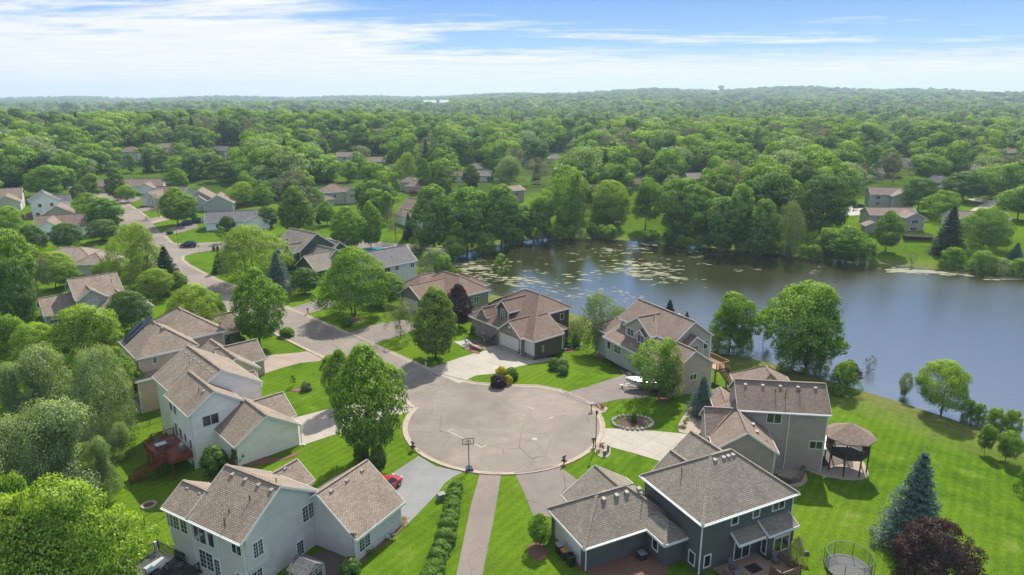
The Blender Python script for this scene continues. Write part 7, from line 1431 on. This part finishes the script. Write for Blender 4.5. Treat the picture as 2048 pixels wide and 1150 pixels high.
# ------------------------------------------------------------------ the wood beyond
NOFILL = [(0, 372, 52, 428), (48, 378, 170, 500), (95, 485, 225, 530), (232, 404, 350, 530), (258, 412, 400, 450), (292, 366, 455, 415), (395, 408, 560, 470), (190, 348, 312, 385), (645, 366, 710, 400), (797, 402, 840, 440), (806, 352, 848, 380), (1009, 366, 1052, 396), (1733, 368, 1810, 408), (1722, 410, 1842, 505), (1905, 425, 2030, 470), (1740, 455, 1880, 545), (1675, 405, 1735, 432), (1915, 388, 2012, 436), (360, 450, 540, 560), (1102, 302, 1130, 334), (1225, 436, 1262, 482), (1050, 364, 1085, 376), (0, 430, 60, 500), (868, 380, 890, 390)] + \
 [(f[0] - 1.9 * f[4] / 2, f[1] - 9, f[0] + 1.9 * f[4] / 2, f[1] + 6) for f in FARH]
LAWN = [(380, 468, 560, 530), (1738, 425, 1900, 540), (560, 480, 760, 560), (232, 390, 340, 520), (850, 380, 900, 396), (1690, 398, 1800, 412), (1905, 390, 2020, 438), (1050, 366, 1090, 378)]
rngt = np.random.default_rng(42); CAND = []
def region(y0, y1, step, hmin, hmax):
    out = []
    ys_ = np.arange(y0, y1, step)
    for y in ys_:
        xw = y * .80 + 30; xs_ = np.arange(-xw, xw, step); n = len(xs_)
        X_ = xs_ + rngt.uniform(-.45, .45, n) * step; Y_ = y + rngt.uniform(-.45, .45, n) * step
        out.append(np.stack([X_, Y_, hmin + (hmax - hmin) * rngt.beta(1.3, 1.5, n)], 1))
    return np.concatenate(out)
pts = region(190, 720, 9.6, 7.5, 21.0); zt = terr(pts[:, 0], pts[:, 1]); sdist = shore_dist(pts[:, 0], pts[:, 1])
keep = []
hand = np.array([(t[2], t[3], t[5]) for t in TREE_LOG])
for (x, y, h), z, sd_ in zip(pts, zt, sdist):
    bx, by, d = pix(x, y, z)
    if by > 470 or (sd_ < 4): continue
    if y < 226 and -10 < x < 110: continue
    wd = h * rngt.uniform(.78, 1.12); tx, ty, _ = pix(x, y, z + h); wp = wd / d * FPX / 2
    if any(a - 2 < bx < c + 2 and b < by < e for a, b, c, e in LAWN): continue
    bad = False
    for a, b, c, e in NOFILL:
        ox = max(0, min(bx + wp * .85, c) - max(bx - wp * .85, a)); oy = max(0, min(by, e) - max(ty + 3, b))
        if ox > 1 and oy > 1: bad = True; break
    if bad:
        continue
    if len(hand) and np.min(np.hypot(hand[:, 0] - x, hand[:, 1] - y) - hand[:, 2] * .38) < 2.2: continue
    if -16 < (x + 153) * .8 + (y - 270) * .6 - 0 < -200: continue
    keep.append((x, y, z, h, wd, d))
keep.sort(key=lambda q: q[5])
# street corridor stays open
def on_street(x, y):
    P = [(-205, 335), (-161, 272), (-142, 246), (-118, 210), (-100, 192)]
    for (ax, ay), (bx, by) in zip(P, P[1:]):
        t = max(0, min(1, ((x - ax) * (bx - ax) + (y - ay) * (by - ay)) / ((bx - ax) ** 2 + (by - ay) ** 2)))
        if math.hypot(x - ax - t * (bx - ax), y - ay - t * (by - ay)) < 9: return True
    return False
keep = [q for q in keep if not on_street(q[0], q[1])]
hand_n = sum(1 for t in TREE_LOG if t[0].get('category') == 'tree')
KINDS = ['m_round', 'm_oval', 'm_wide', 'm_dark', 'm_cotton', 'm_yellow', 'm_willow', 'm_grey', 'm_spruce', 'm_bright', 'm_blue']
PROB = np.array([.20, .10, .14, .22, .13, .03, .03, .08, .06, .01, .0]); PROB = PROB / PROB.sum()
n_ind = max(0, 296 - hand_n); AUTO = []
for q in keep[:n_ind]:
    x, y, z, h, wd, d = q; k = KINDS[rngt.choice(len(KINDS), p=PROB)]
    if k in ('m_spruce',): wd *= .6
    if k == 'm_cotton': wd *= .8; h *= 1.15
    o = tree(k, (x, y, z - .2), h, wd, None, name='tree'); o['auto'] = 3; AUTO.append(o)
# labels for the automatically placed ones: kind, size, landmark, then order from the left
MARKS = [(25, 'the leftmost pale house'), (110, 'the white two storey house'), (260, 'the low white house'), (370, 'the broad tan roofed house'), (455, 'the ranch house'), (590, 'the dark egg shaped tree'), (680, 'the tan hipped house'), (820, 'the small tan house'), (935, 'the cottonwoods'), (1030, 'the brown two storey house'), (1140, 'the grey green shore tree'), (1250, 'the gap in the far bank'), (1360, 'the billowing shore tree'), (1470, 'the tall light shore tree'), (1574, 'the pale shore willow'), (1640, 'the very broad dark tree'), (1780, 'the grey ranch house'), (1893, 'the ragged spruce'), (2010, 'the long white house')]
LOOK = {'m_round': 'round green', 'm_oval': 'narrow dark oval', 'm_wide': 'wide spreading green', 'm_dark': 'dark green', 'm_cotton': 'tall loose cottonwood', 'm_yellow': 'yellow green', 'm_willow': 'silvery willow', 'm_grey': 'grey half bare', 'm_spruce': 'pointed spruce', 'm_bright': 'pale bright green', 'greenbush': 'green', 'willowbush': 'silvery'}
NUM = ['first', 'second', 'third', 'fourth', 'fifth', 'sixth', 'seventh', 'eighth', 'ninth', 'tenth', 'eleventh', 'twelfth', 'thirteenth', 'fourteenth', 'fifteenth', 'sixteenth', 'seventeenth', 'eighteenth', 'nineteenth', 'twentieth'] + ['twenty-' + w for w in ['first', 'second', 'third', 'fourth', 'fifth', 'sixth', 'seventh', 'eighth', 'ninth']]
GR = {}
for (o, key, x, y, H_, Wd_) in TREE_LOG:
    au = o.get('auto')
    if not au: continue
    bx, by, d = pix(x, y, o.location.z)
    if au == 1: b = '%s shoreline bush on the far bank of the lake' % LOOK[key]; g = 'bushes along the far shoreline'
    elif au == 2: b = 'tuft of tall reeds edging the near shore'; g = 'reed tufts along the near shore'
    else:
        mk = min(MARKS, key=lambda m_: abs(m_[0] - bx))[1]; far = 'just behind' if d < 285 else 'well behind' if d < 330 else 'far behind'
        b = '%s tree %s %s' % (LOOK[key], far, mk); g = 'trees of the wood behind the houses and lake'
    GR.setdefault(b, []).append((bx, o, g))
for b, lst in GR.items():
    lst.sort(key=lambda q: q[0])
    for k, (_, o, g) in enumerate(lst):
        o['label'] = b if len(lst) == 1 else b + ', ' + (NUM[k] if k < len(NUM) else 'last') + ' from the left'; o['category'] = 'bush' if 'bush' in b else 'reeds' if 'reeds' in b else 'tree'; o['group'] = g; del o['auto']
# distant wood: one object, instanced on points
def scatter_obj(name, P_, protos, label, seed=1):
    """P_: x,y,z,width scale,height scale"""
    me = bpy.data.meshes.new(name); me.vertices.add(len(P_)); me.vertices.foreach_set('co', P_[:, :3].astype(np.float32).ravel())
    at = me.attributes.new('sc', 'FLOAT_VECTOR', 'POINT'); at.data.foreach_set('vector', np.stack([P_[:, 3], P_[:, 3], P_[:, 4]], 1).astype(np.float32).ravel())
    at = me.attributes.new('rz', 'FLOAT', 'POINT'); at.data.foreach_set('value', rngt.uniform(0, 6.28, len(P_)).astype(np.float32))
    at = me.attributes.new('pick', 'INT', 'POINT'); at.data.foreach_set('value', rngt.choice(len(protos), len(P_)).astype(np.int32))
    o = link(name, me); ng = bpy.data.node_groups.new(name, 'GeometryNodeTree'); ng.interface.new_socket('Geometry', in_out='INPUT', socket_type='NodeSocketGeometry'); ng.interface.new_socket('Geometry', in_out='OUTPUT', socket_type='NodeSocketGeometry')
    n = NT(ng); gi = n.a('NodeGroupInput'); go = n.a('NodeGroupOutput'); col = bpy.data.collections.new(name + '_kinds')
    for p in protos: q = bpy.data.objects.new(p.name, p); col.objects.link(q)
    ci = n.a('GeometryNodeCollectionInfo'); ci.inputs[0].default_value = col; ci.inputs[1].default_value = True; ci.inputs[2].default_value = True
    A = lambda nm, t: n.a('GeometryNodeInputNamedAttribute', {0: nm}, data_type=t).outputs[0]
    ip = n.a('GeometryNodeInstanceOnPoints'); n.l.new(gi.outputs[0], ip.inputs['Points']); n.l.new(ci.outputs[0], ip.inputs['Instance']); ip.inputs['Pick Instance'].default_value = True
    n.l.new(A('pick', 'INT'), ip.inputs['Instance Index']); cz = n.a('ShaderNodeCombineXYZ', {2: A('rz', 'FLOAT')}); n.l.new(cz.outputs[0], ip.inputs['Rotation']); n.l.new(A('sc', 'FLOAT_VECTOR'), ip.inputs['Scale']); n.l.new(ip.outputs[0], go.inputs[0])
    md = o.modifiers.new('scatter', 'NODES'); md.node_group = ng; tag(o, label, kind='stuff'); return o
midp = [PROTO[k]['one'] for k in ('m_round', 'm_wide', 'm_dark', 'm_cotton', 'm_oval', 'm_wide', 'm_round', 'm_yellow', 'm_grey', 'm_willow', 'm_dark', 'm_dark', 'm_cotton', 'm_spruce', 'm_spruce')]
rest = keep[n_ind:]
P_ = np.array([(x, y, z - .3, wd / 9.0, h / 10.0) for x, y, z, h, wd, d in rest]); scatter_obj('woodland', P_, midp, 'leafy wood of many trees beyond the houses')
print('individual trees', hand_n, n_ind, 'wood', len(rest))
def far_mesh(name, fol, W_f, H_f, nl, leaves, leaf, seed, kind='flat'):
    rng = np.random.default_rng(seed); c = crown(kind, W_f, H_f, .4, nl, leaves, leaf, rng, .34, irregular=.2); return leaf_mesh(name, c, 'leaf_' + fol, rng)
farp = [far_mesh('far_crown', f, 9.5, 9.5, 34, n_, 1.05, 50 + k, kd) for k, (f, n_, kd) in enumerate((('maple', 900, 'round'), ('dark', 900, 'flat'), ('cotton', 900, 'round'), ('maple', 900, 'flat'), ('linden', 900, 'round'), ('willow', 800, 'round'), ('maple_y', 800, 'round'), ('dark', 900, 'round'), ('grey', 500, 'round')))]
p2 = region(715, 1500, 12.5, 8, 18); p2 = p2[rngt.random(len(p2)) < .93]
z2 = terr(p2[:, 0], p2[:, 1]); P2 = np.stack([p2[:, 0], p2[:, 1], z2 - 1, rngt.uniform(1.1, 1.9, len(p2)), p2[:, 2] / 10 * rngt.choice([.8, 1, 1.35], len(p2))], 1)
def open_field(x, y):
    a = x / y; n_ = np.sin(x * .011 + 1.3) * np.sin(y * .0042 + .7) + .5 * np.sin(x * .004 - y * .003)
    return (a < -.2) & (y > 1150) & (y < 2300) & (n_ > .62)
P2 = P2[~open_field(P2[:, 0], P2[:, 1])]
p3 = region(1500, 5300, 26, 11, 20); a_ = p3[:, 0] / p3[:, 1]
k3 = (rngt.random(len(p3)) < .95) & ~open_field(p3[:, 0], p3[:, 1]); p3 = p3[k3]; z3 = terr(p3[:, 0], p3[:, 1]); P3 = np.stack([p3[:, 0], p3[:, 1], z3 - 2, rngt.uniform(2.4, 4.2, len(p3)), p3[:, 2] / 10 * rngt.choice([.7, 1, 1.6], len(p3))], 1)
scatter_obj('distant_woodland', np.concatenate([P2, P3]), farp, 'far wood running to the horizon'); print('far', len(P2), len(P3))
# ------------------------------------------------------------------ haze
m, t = new_mat('haze'); v = t.a('ShaderNodeVolumePrincipled', {'Color': (.62, .82, 1.0, 1), 'Density': .00016, 'Anisotropy': .2}); t.l.new(v.outputs[0], t.out.inputs[1])
q = MB(); q.box(-6400, 6400, -120, 6600, -9, 150); hz = q.build('haze', 'haze'); tag(hz, 'thin blue haze over the far wood', kind='stuff')

for o in C.objects:
    l = o.get('label')
    if l and not (4 <= len(l.split()) <= 16): print('LABEL', len(l.split()), l)
